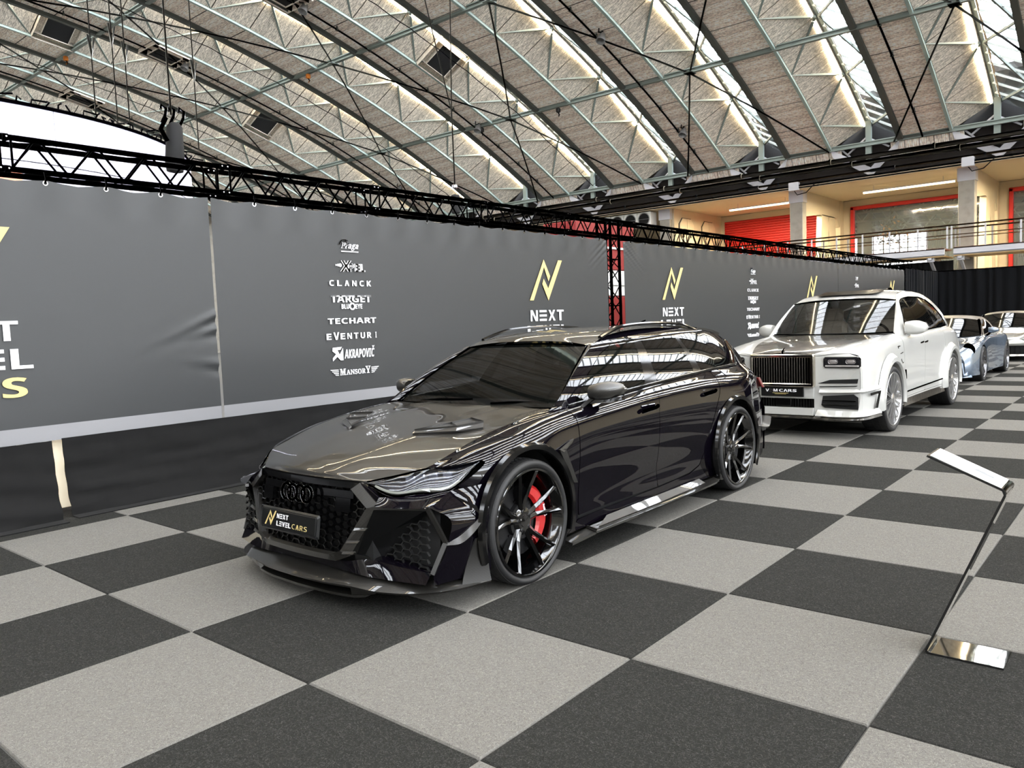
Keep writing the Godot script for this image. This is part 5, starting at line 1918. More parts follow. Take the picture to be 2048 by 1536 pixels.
func build_estate() -> void:
	var P := mat(Color(0.022, 0.016, 0.034), 0.02, 0.0, {"metallic_specular": 0.52})
	var CT := carbon_tex(Color(0.035, 0.033, 0.03), Color(0.14, 0.133, 0.12))
	var CH := mat(Color.WHITE, 0.35, 0.0, {"albedo_texture": CT, "uv1_triplanar": true, "uv1_scale": Vector3.ONE * 30.0, "clearcoat_enabled": true, "clearcoat": 1.0, "clearcoat_roughness": 0.012, "metallic_specular": 0.5})
	var CM := mat(Color(0.8, 0.8, 0.8), 0.4, 0.0, {"albedo_texture": CT, "uv1_triplanar": true, "uv1_scale": Vector3.ONE * 30.0, "clearcoat_enabled": true, "clearcoat": 0.5, "clearcoat_roughness": 0.15})
	var GB := mat(Color(0.02, 0.02, 0.022), 0.08)
	var MB_ := mat(Color(0.025, 0.025, 0.026), 0.55)
	var GL := mat(Color(0.02, 0.025, 0.022, 0.72), 0.02, 0, {"transparency": BaseMaterial3D.TRANSPARENCY_ALPHA, "metallic_specular": 0.5})
	var GD := mat(Color(0.012, 0.013, 0.015, 0.93), 0.02, 0, {"transparency": BaseMaterial3D.TRANSPARENCY_ALPHA, "metallic_specular": 0.5})
	var RUB := mat(Color(0.075, 0.075, 0.078), 0.62)
	var o := thing("estate_car", "gloss black widebody estate car with carbon bonnet, black wheels and a printed show plate", "car", Vector3(1.535, 0, -1.966))
	o.rotation.y = deg_to_rad(0.577)
	var WB := 2.90
	var AY_ := 0.372
	var fl := estate_flank()
	var archF := func(f: Vector2) -> float: return f.distance_to(Vector2(0, AY_)) - 0.412
	var archR := func(f: Vector2) -> float: return f.distance_to(Vector2(WB, AY_)) - 0.412
	# headlight outline on the flank (car side view)
	var light := V2([-0.9, 0.70, -0.64, 0.7265, -0.58, 0.7435, -0.42, 0.7575, -0.315, 0.764, -0.30, 0.757, -0.49, 0.632, -0.75, 0.615])
	var fender := V2([-0.66, 0.60, -0.49, 0.627, -0.345, 0.645, -0.345, 0.2, 0.40, 0.18, 0.535, 0.26, 0.545, 0.34, 0.585, 0.93, 0.56, 1.2, -0.66, 1.2])
	both(o, "front_fender", fl.cut(func(f): return minf(minf(inside(fender, f), archF.call(f)), -inside(light, f, -0.004))), P)
	var dF := V2([0.545, 0.275, 0.548, 0.34, 0.588, 0.93, 0.585, 1.2, 1.735, 1.2, 1.68, 1.03, 1.612, 0.8, 1.60, 0.262])
	var dR := V2([1.60, 0.262, 1.612, 0.8, 1.68, 1.03, 1.735, 1.2, 2.72, 1.2, 2.68, 1.04, 2.63, 0.89, 2.52, 0.74, 2.43, 0.58, 2.37, 0.42, 2.27, 0.315, 2.10, 0.275])
	both(o, "front_door", fl.cut(func(f): return inside(dF, f)), P)
	both(o, "rear_door", fl.cut(func(f): return inside(dR, f)), P)
	var sill := V2([0.36, 0.17, 0.40, 0.2, 0.535, 0.255, 1.60, 0.258, 2.10, 0.271, 2.27, 0.31, 2.34, 0.37, 2.55, 0.17])
	both(o, "sill", fl.cut(func(f): return minf(minf(inside(sill, f), archF.call(f)), archR.call(f))), P)
	var quarter := V2([2.274, 0.312, 2.374, 0.42, 2.434, 0.58, 2.524, 0.74, 2.634, 0.89, 2.684, 1.04, 2.724, 1.2, 4.0, 1.2, 4.0, 0.60, 3.30, 0.60, 3.30, 0.17, 2.4, 0.17])
	both(o, "rear_quarter", fl.cut(func(f): return minf(inside(quarter, f), archR.call(f))), P)
	var rb := V2([3.30, 0.60, 4.0, 0.60, 4.0, 0.17, 3.2, 0.17])
	both(o, "rear_bumper_side", fl.cut(func(f): return minf(inside(rb, f), archR.call(f))), P)
	# greenhouse: cant rail, pillars and panes
	var hs := estate_house()
	var roofline := V2([0.38, 0.90, 0.55, 0.975, 0.80, 1.125, 1.05, 1.25, 1.25, 1.335, 1.45, 1.39, 1.8, 1.425, 2.2, 1.432, 2.6, 1.418, 3.0, 1.385, 3.3, 1.335, 3.5, 1.265, 3.72, 1.14, 3.93, 0.98, 3.93, 0.90])
	var dlo := V2([0.73, 0.972, 0.85, 1.045, 0.99, 1.139, 1.24, 1.262, 1.46, 1.330, 1.8, 1.364, 2.2, 1.370, 2.50, 1.350, 2.80, 1.305, 3.04, 1.20, 3.31, 1.066, 3.22, 1.062, 2.35, 1.045, 1.6, 1.016])
	both(o, "side_frame", hs.cut(func(f): return minf(inside(roofline, f, 0.0), -inside(dlo, f, 0.0))), P)
	var winF := V2([0.73, 0.972, 0.85, 1.045, 0.99, 1.139, 1.24, 1.262, 1.46, 1.330, 1.79, 1.364, 1.605, 1.014])
	var winR := V2([1.885, 1.366, 1.775, 1.024, 2.42, 1.046, 2.43, 1.355, 2.2, 1.370])
	var winQ := V2([2.475, 1.352, 2.50, 1.350, 2.80, 1.305, 3.04, 1.20, 3.31, 1.066, 3.22, 1.062, 2.55, 1.052])
	both(o, "front_window", hs.cut(func(f): return inside(winF, f, 0.004), 0.0), GL, "lightly tinted front side window")
	both(o, "rear_window", hs.cut(func(f): return inside(winR, f, 0.004), 0.0), GD)
	both(o, "quarter_window", hs.cut(func(f): return inside(winQ, f, 0.004), 0.0), GD)
	both(o, "window_pillar", hs.cut(func(f): return minf(inside(dlo, f, -0.004), -maxf(maxf(inside(winF, f), inside(winR, f)), inside(winQ, f))), 0.004), GB)
	# black trim along the belt
	var tb := MB.new()
	var pts := []
	for i in 40:
		var a := lerpf(0.66, 3.38, i / 39.0)
		var q := spline([[0.35, 0.925, 0.765], [0.8, 0.962, 0.806], [1.6, 1.005, 0.834], [2.35, 1.035, 0.828], [2.9, 1.048, 0.808], [3.4, 1.05, 0.762], [3.97, 1.01, 0.62]], a)
		pts.append(Vector3(a, q[0] + 0.006, q[1] + 0.004))
	sweep(tb, pts, [Vector2(-0.004, -0.010), Vector2(0.008, -0.008), Vector2(0.008, 0.008), Vector2(-0.004, 0.012)], [Vector3.UP])
	both(o, "belt_trim", tb, GB)
	# roof
	var yc := [[1.28, 1.348], [1.45, 1.388], [1.7, 1.416], [2.1, 1.434], [2.5, 1.433], [2.9, 1.413], [3.2, 1.385], [3.42, 1.352]]
	var rows := []
	for i in 25:
		var row := []
		for j in 49:
			var s := -1.0 + 2.0 * i / 24.0
			var a := lerpf(1.285, 3.42, j / 48.0) - 0.055 * s * s * (1.0 if j < 5 else 0.0) * (1.0 - j / 5.0)
			var e := spline([[1.2, 1.318, 0.605], [1.45, 1.388, 0.585], [1.8, 1.422, 0.572], [2.2, 1.43, 0.568], [2.6, 1.416, 0.565], [3.0, 1.383, 0.56], [3.42, 1.30, 0.552]], a)
			var c: float = spline(yc, a)[0]
			row.append(Vector3(a, lerpf(c + 0.018, e[0] - 0.002, pow(absf(s), 2.4)), e[1] * s))
		rows.append(row)
	rows.reverse()
	var roof := Surf.new(rows, func(p: Vector3): return Vector2(p.x, p.z))
	part(o, "roof", roof.cut(func(f): return 1.0 if f.x > 0 else 1.0), CH)
	# roof rails
	var rr := MB.new()
	pts = []
	for i in 29:
		var t := i / 28.0
		var a := lerpf(1.40, 3.02, t)
		var e := spline([[1.2, 1.345, 0.60], [1.45, 1.388, 0.585], [1.8, 1.422, 0.572], [2.2, 1.43, 0.568], [2.6, 1.416, 0.565], [3.0, 1.383, 0.56]], a)
		pts.append(Vector3(a, e[0] + 0.036 * minf(1.0, 6.0 * minf(t, 1.0 - t)), e[1] - 0.012))
	sweep(rr, pts, [Vector2(-0.014, -0.010), Vector2(0.014, -0.012), Vector2(0.016, 0.002), Vector2(0.008, 0.012), Vector2(-0.008, 0.012), Vector2(-0.016, 0.002)], [Vector3.UP])
	both(o, "roof_rail", rr, GB)
	# windscreen
	rows = []
	for i in 17:
		var row := []
		for j in 33:
			var t := i / 16.0
			var s := -1.0 + j / 16.0
			var c := Vector3(lerpf(0.615, 1.30, t), lerpf(0.935, 1.345, t) + 0.012 * sin(PI * t), 0)
			var e := Vector3(lerpf(0.585, 1.235, t), lerpf(0.948, 1.325, t) + 0.014 * sin(PI * t), lerpf(0.752, 0.575, t))
			var k := pow(absf(s), 2.0)
			row.append(Vector3(lerpf(c.x, e.x, k), lerpf(c.y, e.y, k), e.z * s))
		rows.append(row)
	var ws := Surf.new(rows, func(p: Vector3): return Vector2(p.x, p.z), true)
	part(o, "windscreen", ws.whole(), GL)
	var rim := MB.new()
	for q in [rows[0], rows[16]]:
		rim.path(q.filter(func(p): return true), 0.007, 5)
	var sp := []
	for r in rows:
		sp.append(r[32])
	rim.path(sp, 0.009, 5)
	sp = []
	for r in rows:
		sp.append(r[0])
	rim.path(sp, 0.009, 5)
	part(o, "windscreen_seal", rim, GB)
	# A pillars close the wedge between screen and side frame
	var ap := MB.new()
	var A1 := []
	var B1 := []
	for i in 13:
		var t := i / 12.0
		A1.append(rows[int(t * 16)][32] + Vector3(0, 0.002, 0.0))
		var a := lerpf(0.48, 1.25, t)
		var yy := spline([[0.38, 0.90], [0.55, 0.975], [0.80, 1.125], [1.05, 1.25], [1.25, 1.335]], a)[0] as float
		var belt := spline([[0.35, 0.925, 0.765], [0.8, 0.962, 0.806], [1.6, 1.005, 0.834]], a)
		var dy: float = yy - belt[0]
		B1.append(Vector3(a, yy, belt[1] - 0.40 * dy - 0.62 * dy * dy - 0.55 * maxf(dy - 0.33, 0.0)))
	ap.sheet(ribbon(B1, A1, 24, 5, 0.012, Vector3(-0.3, 0.8, 0.5)), Vector2.ONE); 
	both(o, "a_pillar", ap, P)
	# bonnet
	var H := [
		V3([-0.835, 0.695, 0, -0.80, 0.735, 0, -0.62, 0.797, 0, -0.2, 0.868, 0, 0.2, 0.912, 0, 0.60, 0.945, 0]),
		V3([-0.832, 0.695, 0.12, -0.796, 0.735, 0.12, -0.61, 0.797, 0.13, -0.2, 0.868, 0.14, 0.2, 0.912, 0.15, 0.605, 0.945, 0.16]),
		V3([-0.822, 0.694, 0.22, -0.784, 0.735, 0.225, -0.59, 0.801, 0.25, -0.2, 0.873, 0.29, 0.2, 0.917, 0.32, 0.62, 0.949, 0.35]),
		V3([-0.810, 0.693, 0.31, -0.765, 0.731, 0.32, -0.58, 0.794, 0.355, -0.2, 0.868, 0.40, 0.18, 0.913, 0.43, 0.63, 0.948, 0.46]),
		V3([-0.795, 0.692, 0.40, -0.735, 0.725, 0.43, -0.56, 0.781, 0.50, -0.2, 0.857, 0.56, 0.16, 0.904, 0.585, 0.64, 0.947, 0.60]),
		V3([-0.778, 0.691, 0.48, -0.685, 0.716, 0.585, -0.545, 0.7545, 0.722, -0.21, 0.850, 0.744, 0.13, 0.9085, 0.750, 0.52, 0.947, 0.762])]
	rows = []
	for i in 61:
		var s := absf(-1.0 + i / 30.0)
		var row := []
		for j in 57:
			var c := []
			for l in H:
				c.append(cr(l, j / 56.0))
			var q := cr(c, s)
			row.append(Vector3(q.x, q.y, q.z * (1.0 if i >= 30 else -1.0)))
		rows.append(row)
	var hood := Surf.new(rows, func(p: Vector3): return Vector2(p.x, p.z), true)
	part(o, "bonnet", hood.whole(0.01), CH, Transform3D.IDENTITY, "glossy carbon bonnet")
	var hl := MB.new()
	hl.sheet([rows.map(func(r): return r[0] + Vector3(0.02, -0.028, 0)), rows.map(func(r): return r[0])]); 
	part(o, "bonnet_lip", hl, CH)
	var vn := MB.new()
	var vr := MB.new()
	plate(vn, V3([-0.20, 0.881, 0.33, 0.06, 0.905, 0.44, 0.04, 0.9125, 0.60, -0.10, 0.893, 0.52]), 0.0)
	strip(vr, V3([-0.24, 0.886, 0.30, -0.10, 0.903, 0.52, 0.03, 0.921, 0.62]), V3([-0.26, 0.874, 0.30, -0.13, 0.885, 0.54, 0.0, 0.895, 0.64]), 0.01)
	strip(vr, V3([0.10, 0.925, 0.46, -0.02, 0.908, 0.40, -0.24, 0.886, 0.30]), V3([0.03, 0.921, 0.62, -0.10, 0.903, 0.52, -0.24, 0.886, 0.30]), 0.01)
	both(o, "bonnet_vent", vr, CH)
	# cowl
	var cw := MB.new()
	cw.sheet(ribbon(V3([0.56, 0.93, -0.75, 0.62, 0.925, -0.4, 0.58, 0.925, 0, 0.62, 0.925, 0.4, 0.56, 0.93, 0.75]), V3([0.74, 0.95, -0.75, 0.66, 0.945, -0.4, 0.63, 0.94, 0, 0.66, 0.945, 0.4, 0.74, 0.95, 0.75]), 16, 1), Vector2.ONE, true)
	part(o, "cowl", cw, MB_)
	for q in [[0.15, 0.62], [-0.55, -0.05]]:
		var wp := MB.new()
		wp.path(V3([0.64, 0.955, q[0], 0.65, 0.968, lerpf(q[0], q[1], 0.4), 0.68, 0.972, q[1]]), 0.010, 6)
		part(o, "wiper", wp, MB_)
	# ---- nose
	var G := func(w: float, y: float, d := 0.0) -> Vector3: return Vector3(-0.905 + 0.16 * (y - 0.3) + 0.17 * w * w + d, y, w)
	var ro := [[0.46, 0.688], [0.598, 0.578], [0.43, 0.30], [0.33, 0.262]]
	var ri := [[0.42, 0.655], [0.535, 0.565], [0.375, 0.325], [0.29, 0.297]]
	var fr := MB.new()
	for i in 3:
		plate(fr, [G.call(ro[i][0], ro[i][1], -0.004), G.call(ri[i][0], ri[i][1], -0.022), G.call(ri[i + 1][0], ri[i + 1][1], -0.022), G.call(ro[i + 1][0], ro[i + 1][1], -0.004)], 0.0)
		plate(fr, [G.call(ri[i][0], ri[i][1], -0.022), G.call(ri[i][0] - 0.01, ri[i][1], 0.05), G.call(ri[i + 1][0] - 0.01, ri[i + 1][1], 0.05), G.call(ri[i + 1][0], ri[i + 1][1], -0.022)], 0.0)
		plate(fr, [G.call(ro[i][0], ro[i][1], 0.04), G.call(ro[i][0], ro[i][1], -0.004), G.call(ro[i + 1][0], ro[i + 1][1], -0.004), G.call(ro[i + 1][0], ro[i + 1][1], 0.04)], 0.0)
	both(o, "grille_surround", fr, CH, "carbon frame of the grille")
	var ft := MB.new()
	for k in 8:
		var w0 := lerpf(-0.46, 0.46, k / 8.0)
		var w1 := lerpf(-0.46, 0.46, (k + 1) / 8.0)
		plate(ft, [G.call(w0, 0.655, 0.0), G.call(w1, 0.655, 0.0), G.call(w1, 0.688, 0.0), G.call(w0, 0.688, 0.0)], 0.03)
	part(o, "grille_top_bar", ft, GB)
	ft = MB.new()
	for k in 8:
		var w0 := lerpf(-0.33, 0.33, k / 8.0)
		var w1 := lerpf(-0.33, 0.33, (k + 1) / 8.0)
		plate(ft, [G.call(w0, 0.262, -0.004), G.call(w1, 0.262, -0.004), G.call(w1, 0.297, -0.02), G.call(w0, 0.297, -0.02)], 0.03)
	part(o, "grille_bottom_bar", ft, CH)
	var fin := MB.new()
	for q in [[0.52, 0.455], [0.475, 0.385], [0.45, 0.325]]:
		plate(fin, [G.call(q[0] - 0.055, q[1] - 0.012, -0.03), G.call(q[0] + 0.02, q[1] - 0.006, -0.026), G.call(q[0] + 0.025, q[1] + 0.006, -0.012), G.call(q[0] - 0.05, q[1] + 0.002, -0.026)], 0.006)
	both(o, "grille_fin", fin, CH)
	# honeycomb mesh
	var hexes := func(b: MB, region: Callable, map: Callable, sx: float, sy: float, w0: float, w1: float, y0: float, y1: float, t: float, depth: float) -> void:
		var rows_n := int((y1 - y0) / sy) + 2
		var cols_n := int((w1 - w0) / sx) + 2
		for r in rows_n:
			for c in cols_n:
				var cx := w0 + (c + (0.5 if r % 2 else 0.0)) * sx
				var cy := y0 + r * sy
				if not region.call(Vector2(cx, cy)):
					continue
				var hx := []
				for v in [[-0.5, -0.28], [0.0, -0.72], [0.5, -0.28], [0.5, 0.28], [0.0, 0.72], [-0.5, 0.28]]:
					hx.append(Vector2(cx + v[0] * sx, cy + v[1] * sy * 0.70))
				for e in 4:
					var p: Vector2 = hx[e]
					var q: Vector2 = hx[e + 1]
					if e == 2 or e == 0 or e == 1 or e == 3:
						bar(b, map.call(p.x, p.y), map.call(q.x, q.y), t, depth, Vector3(1, 0, 0))
	var gp := V2([-0.43, 0.655, 0.43, 0.655, 0.54, 0.565, 0.375, 0.31, 0.3, 0.29, -0.3, 0.29, -0.375, 0.31, -0.54, 0.565])
	var hb := MB.new()
	# flat-topped long hexagons: swap axes
	var hex2 := func(b: MB, region: Callable, map: Callable, sx: float, sy: float, w0: float, w1: float, y0: float, y1: float, t: float, depth: float) -> void:
		for c in int((w1 - w0) / sx) + 2:
			for r in int((y1 - y0) / sy) + 2:
				var cx := w0 + c * sx
				var cy := y0 + (r + (0.5 if c % 2 else 0.0)) * sy
				if not region.call(Vector2(cx, cy)):
					continue
				var hx := [Vector2(cx - sx * 0.67, cy), Vector2(cx - sx * 0.38, cy + sy * 0.5), Vector2(cx + sx * 0.38, cy + sy * 0.5), Vector2(cx + sx * 0.67, cy)]
				for e in 3:
					bar(b, map.call(hx[e].x, hx[e].y), map.call(hx[e + 1].x, hx[e + 1].y), t, depth, Vector3(1, 0, 0))
	hex2.call(hb, func(c): return Geometry2D.is_point_in_polygon(c, gp), func(w, y): return G.call(w, y, 0.02), 0.056, 0.040, -0.54, 0.54, 0.29, 0.65, 0.007, 0.018)
	part(o, "grille_mesh", hb, GB, Transform3D.IDENTITY, "black honeycomb mesh").set_meta("kind", "stuff")
	var bk := MB.new()
	plate(bk, [G.call(-0.5, 0.29, 0.07), G.call(0.5, 0.29, 0.07), G.call(0.56, 0.57, 0.07), G.call(0.46, 0.69, 0.07), G.call(-0.46, 0.69, 0.07), G.call(-0.56, 0.57, 0.07)], 0.0)
	part(o, "grille_back", bk, M.hole)
	var band := MB.new()
	for q in [[-0.40, -0.12, 0.600, 0.640], [0.14, 0.42, 0.600, 0.640]]:
		plate(band, [G.call(q[0], q[2], 0.0), G.call(q[1], q[2], 0.0), G.call(q[1], q[3], 0.0), G.call(q[0], q[3], 0.0)], 0.02)
	for q in [[-0.42, -0.28], [0.28, 0.42]]:
		plate(band, [G.call(q[0] + 0.015, 0.525, -0.004), G.call(q[1] - 0.015, 0.525, -0.004), G.call(q[1] - 0.015, 0.60, -0.004), G.call(q[0] + 0.015, 0.60, -0.004)], 0.02)
	part(o, "sensor_cover", band, GB)
	var rg := MB.new()
	for i in 4:
		var l := []
		for j in 28:
			var a := TAU * j / 28.0
			var c: Vector3 = G.call(-0.098 + 0.0655 * i + 0.043 * cos(a), 0.603 + 0.043 * sin(a), -0.036 - 0.003 * (i % 2))
			l.append(c)
		rg.path(l, 0.0085, 8, -1.0, false, true)
	part(o, "ring_emblem", rg, mat(Color(0.80, 0.80, 0.81), 0.22, 1.0), Transform3D.IDENTITY, "four interlocked dark chrome rings")
	# number plate
	var xf := Transform3D(Basis(Vector3(0, 0, 1), Vector3(0.16, 1, 0).normalized(), Vector3(-1, 0.16, 0).normalized()), Vector3(-0.952, 0.448, 0.0))
	var pm := part(o, "number_plate", MB.new(), GB)
	var pb := MB.new()
	pb.cbox(Vector3(0, 0, -0.006), Vector3(0.545, 0.132, 0.022), 0.010)
	part(pm, "plate_holder", pb, mat(Color(0.09, 0.095, 0.10), 0.25), xf)
	pb = MB.new()
	pb.cbox(Vector3(0, 0.002, 0.006), Vector3(0.51, 0.102, 0.006), 0.004)
	part(pm, "plate_face", pb, mat(Color(0.05, 0.055, 0.055), 0.3), xf)
	pb = MB.new()
	put_mark(pb, Vector2(-0.165, 0.004), 0.084, 0.0015, Transform3D(Basis.IDENTITY, Vector3(0, 0, 0.0085)), 0.95)
	part(pm, "gold_emblem", pb, M.print_gold, xf)
	pb = MB.new()
	var pz := Transform3D(Basis.IDENTITY, Vector3(0, 0, 0.0085))
	put_word(pb, "NEXT", Rect2(-0.105, 0.008, 0.108, 0.026), 0.0015, pz)
	put_word(pb, "LEVEL", Rect2(-0.105, -0.034, 0.135, 0.027), 0.0015, pz)
	part(pm, "lettering", pb, M.print_white, xf)
	pb = MB.new()
	put_word(pb, "CARS", Rect2(0.042, -0.034, 0.138, 0.027), 0.0015, pz, 0.35, "regular", 0.12)
	part(pm, "gold_lettering", pb, M.print_gold, xf)
	# headlights
	var T := V3([-0.79, 0.693, 0.498, -0.66, 0.722, 0.63, -0.575, 0.743, 0.708, -0.43, 0.756, 0.795, -0.31, 0.764, 0.872])
	var L := V3([-0.788, 0.680, 0.510, -0.735, 0.622, 0.628, -0.64, 0.628, 0.735, -0.50, 0.634, 0.838, -0.315, 0.752, 0.888])
	var hg := MB.new()
	hg.sheet(ribbon(L, T, 30, 8, 0.014, Vector3(-0.75, 0.25, 0.6)))
	both(o, "headlight", hg, mat(Color(0.08, 0.085, 0.10, 0.10), 0.015, 0, {"transparency": BaseMaterial3D.TRANSPARENCY_ALPHA, "metallic_specular": 0.9}), "clear headlight cover")
	hg = MB.new()
	hg.sheet(ribbon(L.map(func(p): return p + Vector3(0.06, 0.0, -0.03)), T.map(func(p): return p + Vector3(0.06, -0.005, -0.03)), 24, 3))
	both(o, "headlight_housing", hg, mat(Color(0.10, 0.10, 0.14), 0.25, 0.4))
	hg = MB.new()
	var dl := []
	for i in 15:
		dl.append(cr(L, 0.06 + 0.76 * i / 14.0).lerp(cr(T, 0.06 + 0.76 * i / 14.0), 0.12) + Vector3(0.012, 0, -0.008))
	sweep(hg, dl, [Vector2(-0.005, -0.005), Vector2(0.005, -0.005), Vector2(0.005, 0.005), Vector2(-0.005, 0.005)], [Vector3.UP])
	both(o, "running_light", hg, mat(Color(0.58, 0.59, 0.56), 0.3), "pale running light strip")
	for k in 4:
		hg = MB.new()
		var c := cr(L, 0.36 + 0.11 * k).lerp(cr(T, 0.36 + 0.11 * k), 0.55) + Vector3(0.05, 0, -0.03)
		hg.cbox(c, Vector3(0.055, 0.05, 0.03), 0.006, Basis(Vector3.UP, -0.9 - 0.1 * k))
		both(o, "lamp_module", hg, mat(Color(0.55, 0.57, 0.65), 0.08, 0.8))
	hg = MB.new()
	for q in [L, T]:
		var l := []
		for i in 25:
			l.append(cr(q, i / 24.0))
		hg.path(l, 0.006, 5)
	both(o, "headlight_seal", hg, GB)
	# bumper skin between grille, headlight and intake
	var bs := MB.new()
	plate(bs, [G.call(0.46, 0.688), G.call(0.60, 0.578), Vector3(-0.800, 0.622, 0.60), Vector3(-0.80, 0.682, 0.495)], 0.01)
	bs.sheet(ribbon(V3([-0.841, 0.578, 0.602, -0.80, 0.578, 0.72, -0.735, 0.576, 0.83, -0.69, 0.575, 0.868]), V3([-0.800, 0.622, 0.60, -0.735, 0.617, 0.632, -0.63, 0.622, 0.745, -0.51, 0.629, 0.842]), 12, 3))
	bs.sheet(ribbon(V3([-0.69, 0.575, 0.868, -0.60, 0.50, 0.925, -0.62, 0.378, 0.918]), V3([-0.51, 0.629, 0.842, -0.45, 0.50, 0.952, -0.48, 0.40, 0.945]), 10, 3))
	bs.sheet(ribbon(V3([-0.51, 0.629, 0.842, -0.45, 0.50, 0.952, -0.48, 0.40, 0.945]), V3([-0.345, 0.643, 0.925, -0.345, 0.52, 0.965, -0.345, 0.40, 0.965]), 10, 3))
	bs.sheet(ribbon(V3([-0.62, 0.378, 0.918, -0.655, 0.30, 0.905, -0.70, 0.235, 0.885, -0.70, 0.17, 0.88]), V3([-0.345, 0.40, 0.965, -0.345, 0.30, 0.965, -0.345, 0.22, 0.965, -0.345, 0.17, 0.96]), 12, 4))
	both(o, "front_bumper", bs, P)
	var fc := MB.new()   # pointed facet low on the bumper side
	plate(fc, V3([-0.505, 0.605, 0.87, -0.455, 0.50, 0.956, -0.40, 0.455, 0.975, -0.43, 0.545, 0.955]), 0.004)
	both(o, "bumper_crease", fc, GB)
	# intake: frame, walls, mesh
	var ik := MB.new()
	plate(ik, V3([-0.835, 0.572, 0.60, -0.835, 0.30, 0.42, -0.73, 0.28, 0.55, -0.67, 0.515, 0.80, -0.70, 0.568, 0.855]), 0.0)
	plate(ik, V3([-0.835, 0.30, 0.42, -0.835, 0.255, 0.42, -0.70, 0.24, 0.86, -0.66, 0.245, 0.84, -0.73, 0.28, 0.55]), 0.0)
	both(o, "intake_duct", ik, mat(Color(0.02, 0.021, 0.024), 0.3))
	var im := MB.new()
	var tri_ := V2([0.50, 0.265, 0.80, 0.535, 0.865, 0.40, 0.86, 0.225])
	var IM := func(w: float, y: float) -> Vector3: return Vector3(-0.735 + 0.12 * (w - 0.55) + 0.06 * (y - 0.28), y, w)
	hex2.call(im, func(c): return Geometry2D.is_point_in_polygon(c, tri_), IM, 0.056, 0.040, 0.48, 0.88, 0.24, 0.56, 0.006, 0.014)
	both(o, "intake_mesh", im, mat(Color(0.16, 0.16, 0.16), 0.25, 0.5), "honeycomb mesh of the side intake")
	im = MB.new()
	plate(im, [IM.call(0.45, 0.24) + Vector3(0.05, 0, 0), IM.call(0.88, 0.22) + Vector3(0.05, 0, 0), IM.call(0.88, 0.56) + Vector3(0.05, 0, 0), IM.call(0.78, 0.56) + Vector3(0.05, 0, 0)], 0.0)
	both(o, "intake_back", im, M.hole)
	var ifr := MB.new()
	strip(ifr, V3([-0.845, 0.582, 0.600, -0.70, 0.580, 0.862]), V3([-0.850, 0.566, 0.592, -0.705, 0.562, 0.850]), 0.02)
	strip(ifr, V3([-0.705, 0.562, 0.850, -0.700, 0.578, 0.868]), V3([-0.640, 0.385, 0.898, -0.628, 0.380, 0.920]), 0.02)
	strip(ifr, V3([-0.640, 0.385, 0.898, -0.628, 0.380, 0.920]), V3([-0.712, 0.235, 0.868, -0.706, 0.228, 0.890]), 0.02)
	plate(ifr, V3([-0.705, 0.562, 0.850, -0.640, 0.385, 0.898, -0.585, 0.37, 0.868, -0.665, 0.52, 0.815]), 0.0)
	plate(ifr, V3([-0.640, 0.385, 0.898, -0.712, 0.235, 0.868, -0.62, 0.24, 0.845, -0.585, 0.37, 0.868]), 0.0)
	both(o, "intake_frame", ifr, CM, "matt carbon blade framing the side intake")
	var lipb := MB.new()
	lipb.sheet(ribbon(V3([-0.85, 0.20, 0.0, -0.852, 0.20, 0.35, -0.83, 0.19, 0.55, -0.74, 0.18, 0.86]), V3([-0.89, 0.262, 0.0, -0.87, 0.262, 0.36, -0.80, 0.275, 0.52, -0.705, 0.235, 0.868]), 16, 3))
	lipb.sheet(ribbon(V3([-0.80, 0.275, 0.52, -0.76, 0.255, 0.70, -0.705, 0.235, 0.868]), V3([-0.725, 0.285, 0.54, -0.69, 0.27, 0.70, -0.66, 0.25, 0.845]), 10, 2))
	both(o, "bumper_lip", lipb, P)
	# splitter
	var so := V3([-0.955, 0.150, 0.0, -0.945, 0.150, 0.25, -0.905, 0.147, 0.45, -0.86, 0.135, 0.62, -0.76, 0.130, 0.80, -0.60, 0.130, 0.93, -0.38, 0.130, 0.995])
	var si := V3([-0.80, 0.215, 0.0, -0.80, 0.212, 0.25, -0.78, 0.205, 0.45, -0.76, 0.19, 0.60, -0.68, 0.175, 0.76, -0.55, 0.16, 0.87, -0.38, 0.15, 0.93])
	var sp2 := MB.new()
	sp2.slab(ribbon(so, si, 36, 4, 0.006, Vector3.UP), 0.014)
	both(o, "splitter", sp2, CH, "carbon front splitter")
	sp2 = MB.new()
	sp2.slab(ribbon(V3([-0.925, 0.090, 0, -0.915, 0.090, 0.25, -0.88, 0.088, 0.43, -0.845, 0.092, 0.50]), V3([-0.70, 0.095, 0, -0.70, 0.095, 0.25, -0.70, 0.095, 0.42, -0.70, 0.10, 0.5]), 14, 1), 0.014)
	strip(sp2, V3([-0.905, 0.147, 0.45, -0.86, 0.135, 0.62]), V3([-0.88, 0.088, 0.43, -0.845, 0.110, 0.58]), 0.02)
	both(o, "splitter_lower_blade", sp2, CH)
	sp2 = MB.new()
	strip(sp2, V3([-0.72, 0.20, 0, -0.72, 0.19, 0.5, -0.6, 0.18, 0.8, -0.38, 0.18, 0.92]), V3([-0.68, 0.09, 0, -0.68, 0.09, 0.5, -0.55, 0.10, 0.78, -0.38, 0.10, 0.90]), 0.0)
	both(o, "under_tray", sp2, M.hole)
	var ep := MB.new()
	ep.slab(ribbon(V3([-0.55, 0.135, 0.935, -0.38, 0.130, 0.995]), V3([-0.455, 0.370, 0.962, -0.385, 0.385, 0.985]), 6, 6, 0.012, Vector3(0, 0, -1)), 0.010)
	both(o, "splitter_end_plate", ep, CM, "upright matt carbon fin at the end of the splitter")
	ep = MB.new()
